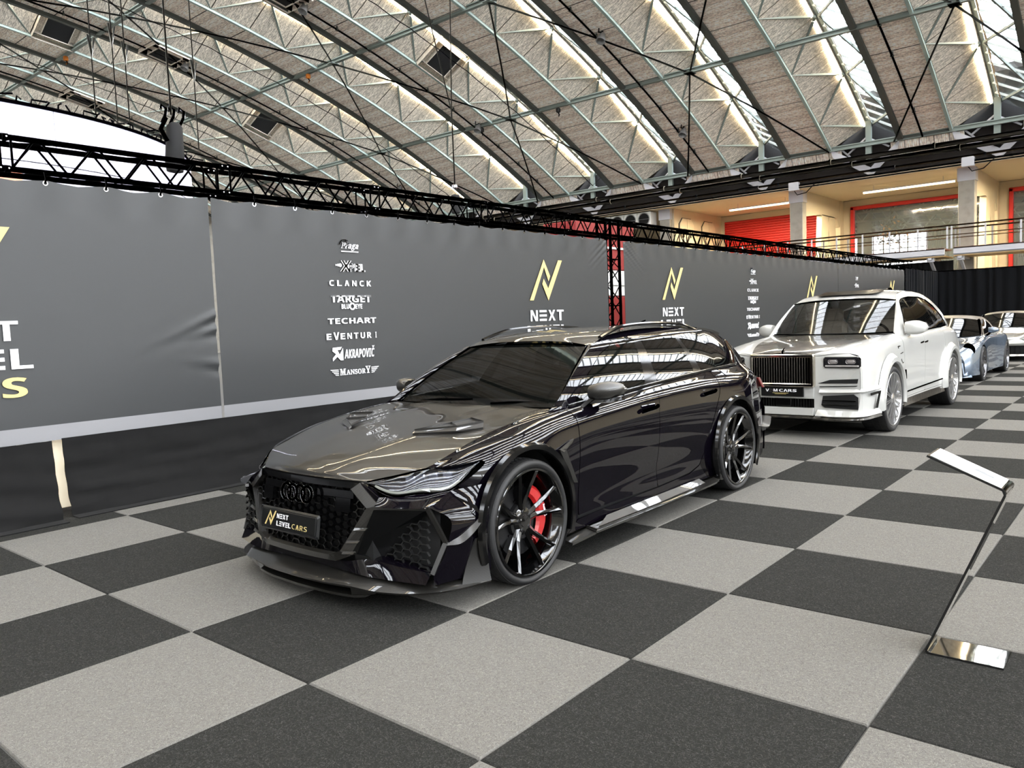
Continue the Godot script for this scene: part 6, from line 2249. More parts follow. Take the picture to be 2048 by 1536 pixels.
	ep.slab(ribbon(V3([-0.635, 0.372, 0.918, -0.56, 0.375, 0.962, -0.47, 0.43, 0.985, -0.395, 0.487, 0.985]), V3([-0.62, 0.385, 0.915, -0.55, 0.405, 0.935, -0.46, 0.455, 0.955, -0.395, 0.497, 0.968]), 14, 1), 0.004)
	both(o, "canard", ep, CM)
	# arch extensions
	for c in [[0.0, -20.0, 200.0], [WB, -30.0, 215.0]]:
		var ar := MB.new()
		var prof := [[0.410, 0.90], [0.407, 0.980], [0.411, 0.992], [0.436, 0.992], [0.448, 0.972]]
		var grid := []
		for q in prof:
			var row := []
			for i in 41:
				var a := deg_to_rad(lerpf(c[1], c[2], i / 40.0))
				var ang := 1.0 + 0.022 * absf(sin(a * 2.0)) * (1.0 if q[0] > 0.42 else 0.0)
				row.append(Vector3(c[0] + cos(a) * q[0] * ang, maxf(AY_ + sin(a) * q[0] * ang, 0.15), q[1]))
			grid.append(row)
		for i in 4:
			ar.sheet([grid[i + 1], grid[i]])
		both(o, "wheel_arch_extension", ar, GB if c[0] < 1 else GB)
		var wl := MB.new()
		var g2 := []
		for z in [0.55, 0.96]:
			var row := []
			for i in 25:
				var a := deg_to_rad(lerpf(-35.0, 215.0, i / 24.0))
				row.append(Vector3(c[0] + cos(a) * 0.415, maxf(AY_ + sin(a) * 0.415, 0.12), z))
			g2.append(row)
		wl.sheet(g2)
		plate(wl, [Vector3(c[0] - 0.42, 0.12, 0.56), Vector3(c[0] + 0.42, 0.12, 0.56), Vector3(c[0] + 0.42, 0.80, 0.56), Vector3(c[0] - 0.42, 0.80, 0.56)], 0.0)
		both(o, "wheel_arch_liner", wl, M.hole)
	# side vent behind the front wheel
	var sv := MB.new()
	sv.slab(ribbon(V3([0.315, 0.735, 0.972, 0.47, 0.505, 0.962]), V3([0.375, 0.735, 0.975, 0.505, 0.50, 0.965]), 6, 1), 0.012)
	strip(sv, V3([0.315, 0.735, 0.975, 0.46, 0.772, 0.955, 0.50, 0.775, 0.948]), V3([0.350, 0.715, 0.978, 0.47, 0.755, 0.956, 0.50, 0.772, 0.948]), 0.012)
	both(o, "fender_vent", sv, CM, "bent carbon trim behind the front wheel")
	# side skirt blade
	var sk := MB.new()
	sk.slab(ribbon(V3([0.37, 0.150, 1.005, 0.62, 0.160, 1.005, 0.70, 0.168, 1.015, 1.5, 0.160, 1.015, 2.30, 0.160, 1.012, 2.47, 0.165, 1.0]), V3([0.37, 0.165, 0.93, 0.62, 0.175, 0.93, 0.70, 0.183, 0.935, 1.5, 0.177, 0.935, 2.30, 0.177, 0.94, 2.47, 0.182, 0.95]), 40, 2), 0.016)
	both(o, "side_skirt", sk, CH, "carbon side skirt blade")
	sk = MB.new()
	sk.slab(ribbon(V3([0.70, 0.18, 0.985, 1.5, 0.175, 0.985, 2.25, 0.178, 0.98]), V3([0.85, 0.215, 0.945, 1.5, 0.212, 0.94, 2.2, 0.216, 0.95]), 24, 2), 0.01)
	both(o, "side_skirt_upper", sk, CH)
	# handles
	for q in [1.47, 2.44]:
		var hd := MB.new()
		var yq := 0.858 if q < 2 else 0.883
		hd.path(V3([q - 0.115, yq - 0.010, 0.945, q - 0.06, yq, 0.966, q + 0.04, yq + 0.006, 0.968, q + 0.105, yq + 0.010, 0.948]), 0.015, 8)
		hd.cbox(Vector3(q, yq, 0.925), Vector3(0.20, 0.06, 0.012), 0.004)
		both(o, "door_handle", hd, P)
	# mirrors
	var mi := MB.new()
	rows = []
	for i in 11:
		var u := i / 10.0
		var row := []
		var z := lerpf(0.875, 1.068, u)
		var sc := sqrt(maxf(0.0, 1.0 - pow(u, 5.0))) * (0.82 + 0.18 * sin(PI * minf(u * 1.2, 1.0)))
		var cx := lerpf(0.875, 0.925, u)
		var cy := lerpf(1.036, 1.052, u)
		for j in 21:
			var a := TAU * j / 20.0
			var dx := cos(a)
			var px := cx + (0.035 if dx > 0 else 0.125 * sc) * signf(dx) * pow(absf(dx), 0.6) * (1.0 if dx < 0 else 1.0)
			row.append(Vector3(px, cy + 0.062 * sc * signf(sin(a)) * pow(absf(sin(a)), 0.8), z))
		rows.append(row)
	mi.sheet(rows, Vector2.ONE, true)
	for e in [0, 10]:
		var cpt := Vector3.ZERO
		for p in rows[e]:
			cpt += p / 21.0
		for j in 20:
			mi.tri(cpt, rows[e][j], rows[e][j + 1])
	both(o, "door_mirror", mi, CH, "carbon capped door mirror")
	mi = MB.new()
	mi.slab(ribbon(V3([0.77, 0.985, 0.87, 0.84, 0.992, 0.97, 0.90, 1.005, 1.055]), V3([0.915, 0.975, 0.87, 0.935, 0.982, 0.97, 0.945, 1.0, 1.05]), 8, 1), 0.022)
	mi.hexa(V3([0.74, 0.94, 0.86, 0.86, 0.955, 0.86, 0.86, 0.955, 0.82, 0.74, 0.94, 0.82, 0.78, 0.995, 0.92, 0.90, 0.995, 0.92, 0.90, 0.995, 0.88, 0.78, 0.995, 0.88]))
	both(o, "mirror_foot", mi, GB)
	mi = MB.new()
	plate(mi, V3([0.962, 0.99, 0.90, 0.962, 1.005, 1.04, 0.962, 1.09, 1.04, 0.962, 1.085, 0.90]), 0.002)
	both(o, "mirror_glass", mi, M.mirror)
	# tail
	var tl := MB.new()
	tl.sheet(ribbon(V3([3.93, 0.19, -0.80, 4.02, 0.19, -0.4, 4.04, 0.19, 0, 4.02, 0.19, 0.4, 3.93, 0.19, 0.80]), V3([3.93, 0.60, -0.81, 4.03, 0.60, -0.4, 4.05, 0.60, 0, 4.03, 0.60, 0.4, 3.93, 0.60, 0.81]), 16, 4))
	part(o, "rear_bumper", tl, P)
	tl = MB.new()
	tl.sheet(ribbon(V3([3.93, 0.60, -0.81, 4.03, 0.60, -0.4, 4.05, 0.60, 0, 4.03, 0.60, 0.4, 3.93, 0.60, 0.81]), V3([3.93, 0.98, -0.64, 3.97, 0.98, -0.35, 3.98, 0.98, 0, 3.97, 0.98, 0.35, 3.93, 0.98, 0.64]), 16, 4))
	part(o, "tailgate", tl, P)
	tl = MB.new()
	tl.sheet(ribbon(V3([3.93, 0.98, -0.64, 3.97, 0.98, -0.35, 3.98, 0.98, 0, 3.97, 0.98, 0.35, 3.93, 0.98, 0.64]), V3([3.42, 1.30, -0.55, 3.44, 1.335, -0.3, 3.45, 1.345, 0, 3.44, 1.335, 0.3, 3.42, 1.30, 0.55]), 16, 6))
	part(o, "rear_screen", tl, GD)
	tl = MB.new()
	tl.slab(ribbon(V3([3.02, 1.388, -0.555, 3.05, 1.412, -0.3, 3.06, 1.418, 0, 3.05, 1.412, 0.3, 3.02, 1.388, 0.555]), V3([3.50, 1.325, -0.545, 3.58, 1.352, -0.3, 3.60, 1.358, 0, 3.58, 1.352, 0.3, 3.50, 1.325, 0.545]), 16, 3, 0.012, Vector3.UP).map(func(r): r.reverse(); return r), 0.02)
	for s in [-1, 1]:
		strip(tl, V3([3.30, 1.352, 0.55 * s, 3.50, 1.328, 0.545 * s]), V3([3.36, 1.30, 0.56 * s, 3.52, 1.245, 0.545 * s]), 0.012)
	part(o, "roof_spoiler", tl, CH)
	tl = MB.new()
	tl.slab(ribbon(V3([3.72, 0.815, 0.880, 3.93, 0.80, 0.80, 4.01, 0.80, 0.60]), V3([3.70, 0.905, 0.845, 3.925, 0.89, 0.76, 3.99, 0.88, 0.58]), 10, 2), 0.008)
	both(o, "tail_light", tl, mat(Color(0.45, 0.02, 0.03), 0.1, 0, {"clearcoat_enabled": true}))
	tl = MB.new()
	tl.slab(ribbon(V3([3.42, 0.485, 0.950, 3.66, 0.455, 0.955, 3.86, 0.52, 0.90]), V3([3.43, 0.50, 0.93, 3.66, 0.47, 0.88, 3.86, 0.53, 0.80]), 10, 1), 0.010)
	strip(tl, V3([3.345, 0.47, 0.96, 3.50, 0.47, 0.945]), V3([3.335, 0.18, 0.95, 3.47, 0.17, 0.93]), 0.012)
	both(o, "rear_canard", tl, CM)
	tl = MB.new()
	tl.path(V3([2.93, 1.432, 0, 2.96, 1.45, 0, 3.02, 1.475, 0, 3.08, 1.488, 0]), 0.016, 8, 0.006)
	part(o, "antenna_fin", tl, P)
	# closing surfaces and cabin
	var un := MB.new()
	un.box(Vector3(1.55, 0.30, 0), Vector3(4.7, 0.22, 1.06)); un.box(Vector3(1.45, 0.28, 0), Vector3(1.9, 0.20, 1.76)); un.box(Vector3(3.55, 0.40, 0), Vector3(0.6, 0.30, 1.5)); un.box(Vector3(-0.05, 0.55, 0), Vector3(1.1, 0.4, 1.08))
	part(o, "underbody", un, M.hole)
	var cab := MB.new()
	cab.box(Vector3(0.52, 0.62, 0), Vector3(0.06, 0.56, 1.6)); cab.box(Vector3(2.2, 0.42, 0), Vector3(3.3, 0.06, 1.7)); cab.box(Vector3(3.75, 0.7, 0), Vector3(0.06, 0.5, 1.4))
	for s in [-1, 1]:
		cab.box(Vector3(2.1, 0.68, 0.84 * s), Vector3(3.0, 0.50, 0.05))
	part(o, "cabin_floor", cab, MB_)
	var da := MB.new()
	da.sheet(ribbon(V3([0.66, 0.93, -0.72, 0.64, 0.935, 0, 0.66, 0.93, 0.72]), V3([1.02, 0.90, -0.74, 1.05, 0.93, 0, 1.02, 0.90, 0.74]), 16, 4, 0.03, Vector3.UP), Vector2.ONE, true)
	da.sheet(ribbon(V3([1.02, 0.90, -0.74, 1.05, 0.93, 0, 1.02, 0.90, 0.74]), V3([0.98, 0.60, -0.74, 1.0, 0.60, 0, 0.98, 0.60, 0.74]), 16, 2), Vector2.ONE, true)
	part(o, "dashboard", da, mat(Color(0.20, 0.20, 0.20), 0.7))
	for s in [-0.38, 0.38]:
		var se := MB.new()
		se.sheet(ribbon(V3([1.86, 0.55, s - 0.26, 1.95, 0.95, s - 0.24, 2.02, 1.14, s - 0.14]), V3([1.86, 0.55, s + 0.26, 1.95, 0.95, s + 0.24, 2.02, 1.14, s + 0.14]), 10, 6, 0.05, Vector3(-1, 0, 0)))
		se.cbox(Vector3(2.03, 1.19, s), Vector3(0.10, 0.18, 0.26), 0.04)
		se.cbox(Vector3(1.60, 0.60, s), Vector3(0.55, 0.16, 0.5), 0.05)
		part(o, "front_seat", se, mat(Color(0.10, 0.10, 0.10), 0.7))
	var sw := MB.new()
	var l2 := []
	for i in 24:
		var a := TAU * i / 24.0
		l2.append(Vector3(1.20 + 0.07 * sin(a), 0.88 + 0.17 * sin(a), 0.38 + 0.18 * cos(a)))
	sw.path(l2, 0.017, 7, -1.0, false, true)
	sw.path([l2[0], Vector3(1.18, 0.86, 0.38), l2[12]], 0.02, 6)
	part(o, "steering_wheel", sw, mat(Color(0.07, 0.07, 0.07), 0.5))
	# wheels
	var r := 0.308
	var R := 0.362
	var sps := []
	for k in [-1.0, 1.0]:
		var sb := MB.new()
		var prof := [[0.055, 0.010 * k, -0.062, 0.020], [0.12, 0.022 * k, -0.056, 0.017], [0.20, 0.046 * k, -0.034, 0.015], [0.285, 0.076 * k, -0.008, 0.014], [0.300, 0.082 * k, -0.012, 0.016]]
		var ridge := []
		var lf := []
		var rt := []
		var lb := []
		var rbk := []
		for q in prof:
			ridge.append(Vector3(q[0], q[1], q[2] + 0.006))
			lf.append(Vector3(q[0] + 0.002 * k, q[1] + q[3], q[2] - 0.006)); rt.append(Vector3(q[0], q[1] - q[3], q[2] - 0.006))
			lb.append(Vector3(q[0], q[1] + q[3] * 0.9, q[2] - 0.045)); rbk.append(Vector3(q[0], q[1] - q[3] * 0.9, q[2] - 0.045))
		for i in 4:
			sb.quad(ridge[i], ridge[i + 1], lf[i + 1], lf[i]); sb.quad(rt[i], rt[i + 1], ridge[i + 1], ridge[i])
			sb.quad(lf[i], lf[i + 1], lb[i + 1], lb[i]); sb.quad(rbk[i], rbk[i + 1], rt[i + 1], rt[i])
		sps.append(sb.mesh())
	var hubm := MB.new()
	var X := Transform3D(Basis(Vector3.RIGHT, PI / 2), Vector3.ZERO)
	hubm.lathe([Vector2(0.085, -0.12), Vector2(0.082, -0.068), Vector2(0.055, -0.056), Vector2(0.036, -0.056), Vector2(0.033, -0.050), Vector2(0.0, -0.048)], 30, X)
	var lug := MB.new()
	lug.lathe([Vector2(0.013, -0.075), Vector2(0.013, -0.056), Vector2(0.008, -0.053), Vector2(0.0, -0.053)], 8, X * Transform3D(Basis.IDENTITY, Vector3(0.056, 0, 0)))
	var tyre := make_tyre(R, r + 0.006, 0.285).mesh()
	var tread := make_tread(R, 0.285, 64).mesh()
	var rimm := make_rim(r, 0.26).mesh()
	var disc := (brake_parts(0.205)[0] as MB).mesh()
	var RIM := mat(Color(0.02, 0.02, 0.021), 0.10, 0.2, {"clearcoat_enabled": true, "clearcoat": 1.0, "clearcoat_roughness": 0.03})
	var DISC := mat(Color(0.17, 0.17, 0.175), 0.38, 0.8)
	var RED := mat(Color(0.62, 0.02, 0.03), 0.25, 0, {"clearcoat_enabled": true, "clearcoat": 0.8})
	for q in [[0.0, 1, 0.30], [WB, 1, 0.12], [0.0, -1, 0.5], [WB, -1, 0.0]]:
		var s: float = q[1]
		var base := Basis.IDENTITY if s > 0 else Basis(Vector3.UP, PI)
		var at := Transform3D(base, Vector3(q[0], R, 0.985 * s))
		var sp5 := spin(5, q[2])
		var w := wheel_at(o, "wheel", at, [["wheel", tyre, RUB], ["tread", tread, RUB], ["rim", rimm, RIM], ["spoke", sps[0], RIM, sp5], ["spoke", sps[1], RIM, sp5], ["hub", hubm.mesh(), RIM], ["wheel_bolt", lug.mesh(), DISC, spin(5, q[2] + 0.2)], ["brake_disc", disc, DISC]])
		var front: bool = q[0] < 1.0
		var mid := (0.12 if front else PI - 0.2)
		if s < 0:
			mid = PI - mid
		var cal := caliper(0.135, 0.235, mid - (1.05 if front else 0.6), mid + (1.05 if front else 0.6))
		part(w, "brake_caliper", cal, RED if front else mat(Color(0.03, 0.03, 0.03), 0.4), Transform3D.IDENTITY, "red brake caliper" if front else "")
		if front and s > 0:
			var tx := MB.new()
			var bx := Transform3D(Basis(Vector3(0, 0, 1), -PI / 2 + 0.2), Vector3(0.195, 0.03, -0.0555))
			put_text(tx, "Audi", "bold", Rect2(-0.035, -0.008, 0.042, 0.018), 0.001, bx)
			for e in [Rect2(0.016, -0.012, 0.026, 0.003), Rect2(0.016, 0.010, 0.026, 0.003), Rect2(0.016, -0.012, 0.003, 0.025), Rect2(0.039, -0.012, 0.003, 0.025)]:
				put_rect(tx, e, 0.001, bx)
			part(w, "caliper_lettering", tx, M.print_white)


# ---------------------------------------------------------------- shared lofting for the other cars
func flank_surf(K: Array, Y: Array, Wd: Array, step: float, nv: int) -> Surf:
	var lines := []
	for l in Y.size():
		var k := []
		for i in K.size():
			k.append([K[i], Y[l][i], Wd[l][i]])
		lines.append(k)
	var cols := []
	var a: float = K[0]
	while a < K[-1] + step:
		var x := minf(a, K[-1])
		var c := []
		for l in lines:
			var s := spline(l, x)
			c.append(Vector3(x, s[0], s[1]))
		cols.append(c)
		a += step
	var rows := []
	for i in nv + 1:
		var row := []
		for c in cols:
			row.append(cr(c, float(i) / nv))
		rows.append(row)
	return Surf.new(rows, func(p: Vector3): return Vector2(p.x, p.y))

func belt_house(belt: Array, top: float, k1: float, k2: float, a0: float, a1: float, m: int, n: int) -> Surf:
	var rows := []
	for i in n + 1:
		var row := []
		for j in m + 1:
			var a := lerpf(a0, a1, float(j) / m)
			var b := spline(belt, a)
			var y: float = b[0] - 0.015 + (top - b[0]) * i / n
			var dy: float = y - b[0]
			row.append(Vector3(a, y, b[1] - k1 * dy - k2 * dy * dy))
		rows.append(row)
	return Surf.new(rows, func(p: Vector3): return Vector2(p.x, p.y))

func arch_ring(c: Vector2, prof: Array, a0: float, a1: float, floor_y: float, m := 36) -> MB:   # prof: [radius, half width] from inside to outside
	var b := MB.new()
	var grid := []
	for q in prof:
		var row := []
		for i in m + 1:
			var a := deg_to_rad(lerpf(a0, a1, float(i) / m))
			row.append(Vector3(c.x + cos(a) * q[0], maxf(c.y + sin(a) * q[0], floor_y), q[1]))
		grid.append(row)
	for i in prof.size() - 1:
		b.sheet([grid[i + 1], grid[i]])
	return b

func build_suv() -> void:
	var P := mat(Color(0.68, 0.68, 0.665), 0.30, 0, {"clearcoat_enabled": true, "clearcoat": 1.0, "clearcoat_roughness": 0.02})
	var CT := carbon_tex(Color(0.06, 0.058, 0.052), Color(0.30, 0.285, 0.25))
	var CH := mat(Color.WHITE, 0.3, 0.0, {"albedo_texture": noise_tex(0.03, 256, [[0.0, 0.45, 0.55, 1.0], [Color(0.07, 0.065, 0.06), Color(0.13, 0.12, 0.11), Color(0.24, 0.225, 0.195), Color(0.32, 0.30, 0.26)]], 3, 3, false, FastNoiseLite.TYPE_CELLULAR), "uv1_triplanar": true, "uv1_scale": Vector3.ONE * 2.0, "clearcoat_enabled": true, "clearcoat": 1.0, "clearcoat_roughness": 0.012})
	var GB := mat(Color(0.02, 0.02, 0.022), 0.12)
	var GL := mat(Color(0.03, 0.035, 0.03, 0.45), 0.02, 0, {"transparency": BaseMaterial3D.TRANSPARENCY_ALPHA})
	var GD := mat(Color(0.012, 0.013, 0.015, 0.88), 0.02, 0, {"transparency": BaseMaterial3D.TRANSPARENCY_ALPHA})
	var RUB := mat(Color(0.07, 0.07, 0.073), 0.65)
	var CHR := mat(Color(0.80, 0.77, 0.72), 0.08, 1.0)
	var o := thing("suv", "large white SUV with carbon bonnet and tall upright grille behind the black estate car", "car", Vector3(8.435, 0, -1.78))
	o.rotation.y = deg_to_rad(-0.845)
	var WB := 3.17
	var AY_ := 0.41
	var K := [-0.86, -0.74, -0.55, -0.25, 0.0, 0.25, 0.6, 1.0, 1.6, 2.4, 2.9, 3.17, 3.45, 3.8, 4.15, 4.30]
	var Y := [
		[0.27, 0.27, 0.27, 0.27, 0.27, 0.27, 0.27, 0.27, 0.27, 0.27, 0.27, 0.27, 0.27, 0.27, 0.30, 0.32],
		[0.45, 0.45, 0.45, 0.45, 0.45, 0.45, 0.44, 0.43, 0.43, 0.43, 0.44, 0.45, 0.45, 0.45, 0.46, 0.47],
		[0.66, 0.66, 0.66, 0.66, 0.66, 0.66, 0.66, 0.66, 0.66, 0.66, 0.66, 0.66, 0.66, 0.66, 0.66, 0.66],
		[0.85, 0.86, 0.87, 0.88, 0.88, 0.88, 0.88, 0.88, 0.89, 0.90, 0.90, 0.90, 0.90, 0.90, 0.88, 0.86],
		[0.965, 0.985, 1.005, 1.03, 1.045, 1.055, 1.065, 1.07, 1.075, 1.085, 1.09, 1.09, 1.09, 1.08, 1.05, 1.02],
		[0.995, 1.02, 1.045, 1.075, 1.095, 1.11, 1.125, 1.13, 1.14, 1.155, 1.16, 1.165, 1.16, 1.15, 1.11, 1.07],
		[1.005, 1.035, 1.065, 1.10, 1.12, 1.135, 1.15, 1.155, 1.165, 1.18, 1.188, 1.19, 1.19, 1.18, 1.14, 1.10]]
	var Wd := [
		[0.90, 0.955, 0.985, 1.0, 1.005, 1.0, 0.985, 0.975, 0.97, 0.975, 0.99, 1.0, 0.99, 0.97, 0.92, 0.86],
		[0.905, 0.96, 0.985, 1.005, 1.01, 1.005, 0.985, 0.975, 0.97, 0.975, 0.995, 1.005, 0.995, 0.97, 0.92, 0.86],
		[0.905, 0.955, 0.975, 0.99, 0.995, 0.99, 0.98, 0.975, 0.975, 0.98, 0.99, 0.995, 0.985, 0.965, 0.915, 0.85],
		[0.90, 0.945, 0.965, 0.978, 0.982, 0.982, 0.978, 0.975, 0.975, 0.978, 0.982, 0.982, 0.975, 0.95, 0.90, 0.83],
		[0.875, 0.915, 0.938, 0.952, 0.958, 0.960, 0.960, 0.960, 0.962, 0.962, 0.96, 0.955, 0.945, 0.92, 0.86, 0.79],
		[0.82, 0.855, 0.878, 0.90, 0.91, 0.918, 0.925, 0.928, 0.932, 0.93, 0.922, 0.915, 0.90, 0.87, 0.80, 0.73],
		[0.76, 0.79, 0.81, 0.832, 0.842, 0.85, 0.875, 0.895, 0.90, 0.898, 0.885, 0.875, 0.86, 0.82, 0.74, 0.66]]
	var fl := flank_surf(K, Y, Wd, 0.035, 36)
	var cutF := func(f: Vector2) -> float: return f.distance_to(Vector2(0, AY_)) - 0.445
	var cutR := func(f: Vector2) -> float: return f.distance_to(Vector2(WB, AY_)) - 0.445
	var fender := V2([-1, 0.2, 0.62, 0.2, 0.62, 1.5, -1, 1.5])
	both(o, "front_fender", fl.cut(func(f): return minf(inside(fender, f, 0.003), cutF.call(f))), P)
	var d1 := V2([0.625, 0.36, 0.625, 1.5, 1.68, 1.5, 1.66, 0.36])
	var d2 := V2([1.66, 0.36, 1.68, 1.5, 2.85, 1.5, 2.85, 1.0, 2.72, 0.72, 2.62, 0.36])
	both(o, "front_door", fl.cut(func(f): return inside(d1, f, 0.003)), P)
	both(o, "rear_door", fl.cut(func(f): return minf(inside(d2, f, 0.003), cutR.call(f))), P)
	var sl := V2([0.62, 0.2, 0.62, 0.36, 2.62, 0.36, 2.74, 0.2])
	both(o, "sill", fl.cut(func(f): return minf(inside(sl, f, 0.002), minf(cutF.call(f), cutR.call(f)))), P)
	var rq := V2([2.62, 0.36, 2.72, 0.72, 2.85, 1.0, 2.85, 1.5, 4.4, 1.5, 4.4, 0.2, 2.74, 0.2])
	both(o, "rear_quarter", fl.cut(func(f): return minf(inside(rq, f, 0.003), cutR.call(f))), P)
	for c in [0.0, WB]:
		both(o, "wheel_arch_flare", arch_ring(Vector2(c, AY_), [[0.44, 0.90], [0.435, 1.02], [0.45, 1.045], [0.50, 1.04], [0.55, 0.985]], -12.0, 192.0, 0.27), P)
		var li := arch_ring(Vector2(c, AY_), [[0.445, 0.98], [0.445, 0.60]], -20.0, 200.0, 0.2)
		plate(li, [Vector3(c - 0.45, 0.15, 0.62), Vector3(c + 0.45, 0.15, 0.62), Vector3(c + 0.45, 0.85, 0.62), Vector3(c - 0.45, 0.85, 0.62)], 0.0)
		both(o, "wheel_arch_liner", li, M.hole)
	# greenhouse
	var belt := [[0.5, 1.14, 0.85], [1.0, 1.155, 0.895], [1.6, 1.165, 0.90], [2.4, 1.18, 0.898], [3.0, 1.188, 0.882], [3.6, 1.19, 0.845], [4.2, 1.15, 0.74]]
	var hs := belt_house(belt, 1.76, 0.26, 0.42, 0.5, 4.2, 110, 26)
	var line := V2([0.62, 1.10, 0.80, 1.21, 1.05, 1.44, 1.28, 1.62, 1.50, 1.70, 1.9, 1.745, 2.4, 1.745, 2.8, 1.715, 3.15, 1.63, 3.45, 1.47, 3.75, 1.27, 4.0, 1.10])
	var dlo := V2([0.96, 1.165, 1.10, 1.32, 1.28, 1.50, 1.42, 1.60, 1.6, 1.64, 2.0, 1.665, 2.5, 1.66, 2.8, 1.62, 3.05, 1.53, 3.30, 1.36, 3.46, 1.21, 3.0, 1.203, 2.4, 1.195, 1.6, 1.18])
	both(o, "side_frame", hs.cut(func(f): return minf(inside(line, f, 0.0), -inside(dlo, f, 0.0))), P)
	var w1 := V2([0.96, 1.165, 1.10, 1.32, 1.28, 1.50, 1.42, 1.60, 1.6, 1.64, 1.66, 1.645, 1.68, 1.182])
	var w2 := V2([1.74, 1.183, 1.72, 1.65, 2.0, 1.665, 2.45, 1.662, 2.62, 1.198, 2.4, 1.195])
	var w3 := V2([2.70, 1.199, 2.52, 1.66, 2.8, 1.62, 3.05, 1.53, 3.30, 1.36, 3.46, 1.21, 3.0, 1.203])
	both(o, "front_window", hs.cut(func(f): return inside(w1, f, 0.006), 0.0), GL)
	both(o, "rear_window", hs.cut(func(f): return inside(w2, f, 0.006), 0.0), GD)
	both(o, "quarter_window", hs.cut(func(f): return inside(w3, f, 0.006), 0.0), GD)
	both(o, "window_pillar", hs.cut(func(f): return minf(inside(dlo, f, -0.003), -maxf(maxf(inside(w1, f), inside(w2, f)), inside(w3, f))), 0.0), GB)
	var trim := MB.new()
	var tp := []
	for q in dlo:
		var b0 := spline(belt, q.x)
		var dy: float = q.y - b0[0]
		tp.append(Vector3(q.x, q.y, b0[1] - 0.26 * dy - 0.42 * dy * dy + 0.003))
	trim.path(tp, 0.009, 5, -1.0, false, true)
	both(o, "window_trim", trim, CHR, "bright window surround")
	var hw := func(a: float, y: float) -> float:
		var b0 := spline(belt, a)
		var dy: float = y - b0[0]
		return b0[1] - 0.26 * dy - 0.42 * dy * dy
	# roof
	var rows := []
	for i in 21:
		var s := -1.0 + i / 10.0
		var row := []
		for j in 33:
			var a := lerpf(1.30, 3.45, j / 32.0)
			var e := spline([[1.28, 1.625], [1.50, 1.70], [1.9, 1.745], [2.4, 1.745], [2.8, 1.715], [3.15, 1.63], [3.45, 1.47]], a)
			var c := spline([[1.28, 1.665], [1.6, 1.745], [2.0, 1.785], [2.5, 1.785], [3.0, 1.745], [3.45, 1.62]], a)
			row.append(Vector3(a, lerpf(c[0], e[0], pow(absf(s), 3.0)), hw.call(a, e[0]) * s))
		rows.append(row)
	rows.reverse()
	var rs := MB.new()
	rs.sheet(rows)
	part(o, "roof", rs, P)
	rs = MB.new()
	rs.path(V3([2.95, 1.765, 0.12, 3.05, 1.80, 0.12, 3.12, 1.815, 0.12, 3.2, 1.78, 0.12]), 0.035, 8)
	part(o, "antenna_fin", rs, P)
	rs = MB.new()
	rs.sheet([V3([1.9, 1.792, -0.45, 1.9, 1.792, 0.45]), V3([1.42, 1.728, -0.42, 1.42, 1.728, 0.42])])
	part(o, "sunroof", rs, GB)
	# screen
	rows = []
	for i in 13:
		var t := i / 12.0
		var row := []
		for j in 25:
			var s := -1.0 + j / 12.0
			var c := Vector3(lerpf(0.66, 1.26, t), lerpf(1.185, 1.655, t) + 0.012 * sin(PI * t), 0)
			var e := Vector3(lerpf(0.78, 1.285, t), lerpf(1.195, 1.62, t) + 0.012 * sin(PI * t), lerpf(0.80, 0.70, t))
			row.append(Vector3(lerpf(c.x, e.x, s * s), lerpf(c.y, e.y, s * s), e.z * s))
		rows.append(row)
	var ws := Surf.new(rows, func(p: Vector3): return Vector2(p.x, p.z), true)
	part(o, "windscreen", ws.whole(), GL)
	var ap := MB.new()
	var A1 := []
	var B1 := []
	for i in 13:
		var t := i / 12.0
		A1.append(rows[i][24])
		var q := spline([[0.0, 0.66, 1.12], [0.15, 0.80, 1.21], [0.55, 1.05, 1.44], [1.0, 1.30, 1.63]], t)
		B1.append(Vector3(q[0], q[1], hw.call(q[0], q[1])))
	ap.sheet(ribbon(B1, A1, 20, 4, 0.012, Vector3(-0.4, 0.6, 0.6)))
	both(o, "a_pillar", ap, P)
	rs = MB.new()
	for i in [0, 12]:
		rs.path(rows[i], 0.010, 5)
	part(o, "windscreen_seal", rs, GB)
	# bonnet (carbon) and white fender tops
	var B0 := V3([-0.935, 0.985, 0, -0.90, 1.045, 0, -0.5, 1.095, 0, 0.0, 1.145, 0, 0.66, 1.185, 0])
	var B2 := V3([-0.93, 0.98, 0.20, -0.90, 1.035, 0.22, -0.5, 1.09, 0.28, 0.0, 1.14, 0.34, 0.68, 1.183, 0.42])
	var B3 := V3([-0.925, 0.975, 0.375, -0.89, 1.015, 0.40, -0.5, 1.078, 0.53, 0.0, 1.128, 0.65, 0.70, 1.175, 0.775])
	var B4 := []
	for a in [-0.86, -0.74, -0.4, 0.0, 0.70]:
		B4.append(Vector3(a, spline([[K[0], Y[6][0]], [K[1], Y[6][1]], [K[2], Y[6][2]], [K[3], Y[6][3]], [K[4], Y[6][4]], [K[6], Y[6][6]], [K[7], Y[6][7]]], a)[0], spline([[K[0], Wd[6][0]], [K[1], Wd[6][1]], [K[2], Wd[6][2]], [K[3], Wd[6][3]], [K[4], Wd[6][4]], [K[6], Wd[6][6]], [K[7], Wd[6][7]]], a)[0]))
	rows = []
	for i in 33:
		var s := absf(-1.0 + i / 16.0)
		var row := []
		for j in 33:
			var q := cr([cr(B0, j / 32.0), cr(B2, j / 32.0), cr(B3, j / 32.0)], s)
			row.append(Vector3(q.x, q.y, q.z * (1.0 if i >= 16 else -1.0)))
		rows.append(row)
	var hd := Surf.new(rows, func(p: Vector3): return Vector2(p.x, p.z), true)
	part(o, "bonnet", hd.whole(0.01), CH, Transform3D.IDENTITY, "marbled carbon bonnet")
	var ftp := MB.new()
	ftp.sheet(ribbon(B4, B3, 28, 5, 0.015, Vector3.UP))
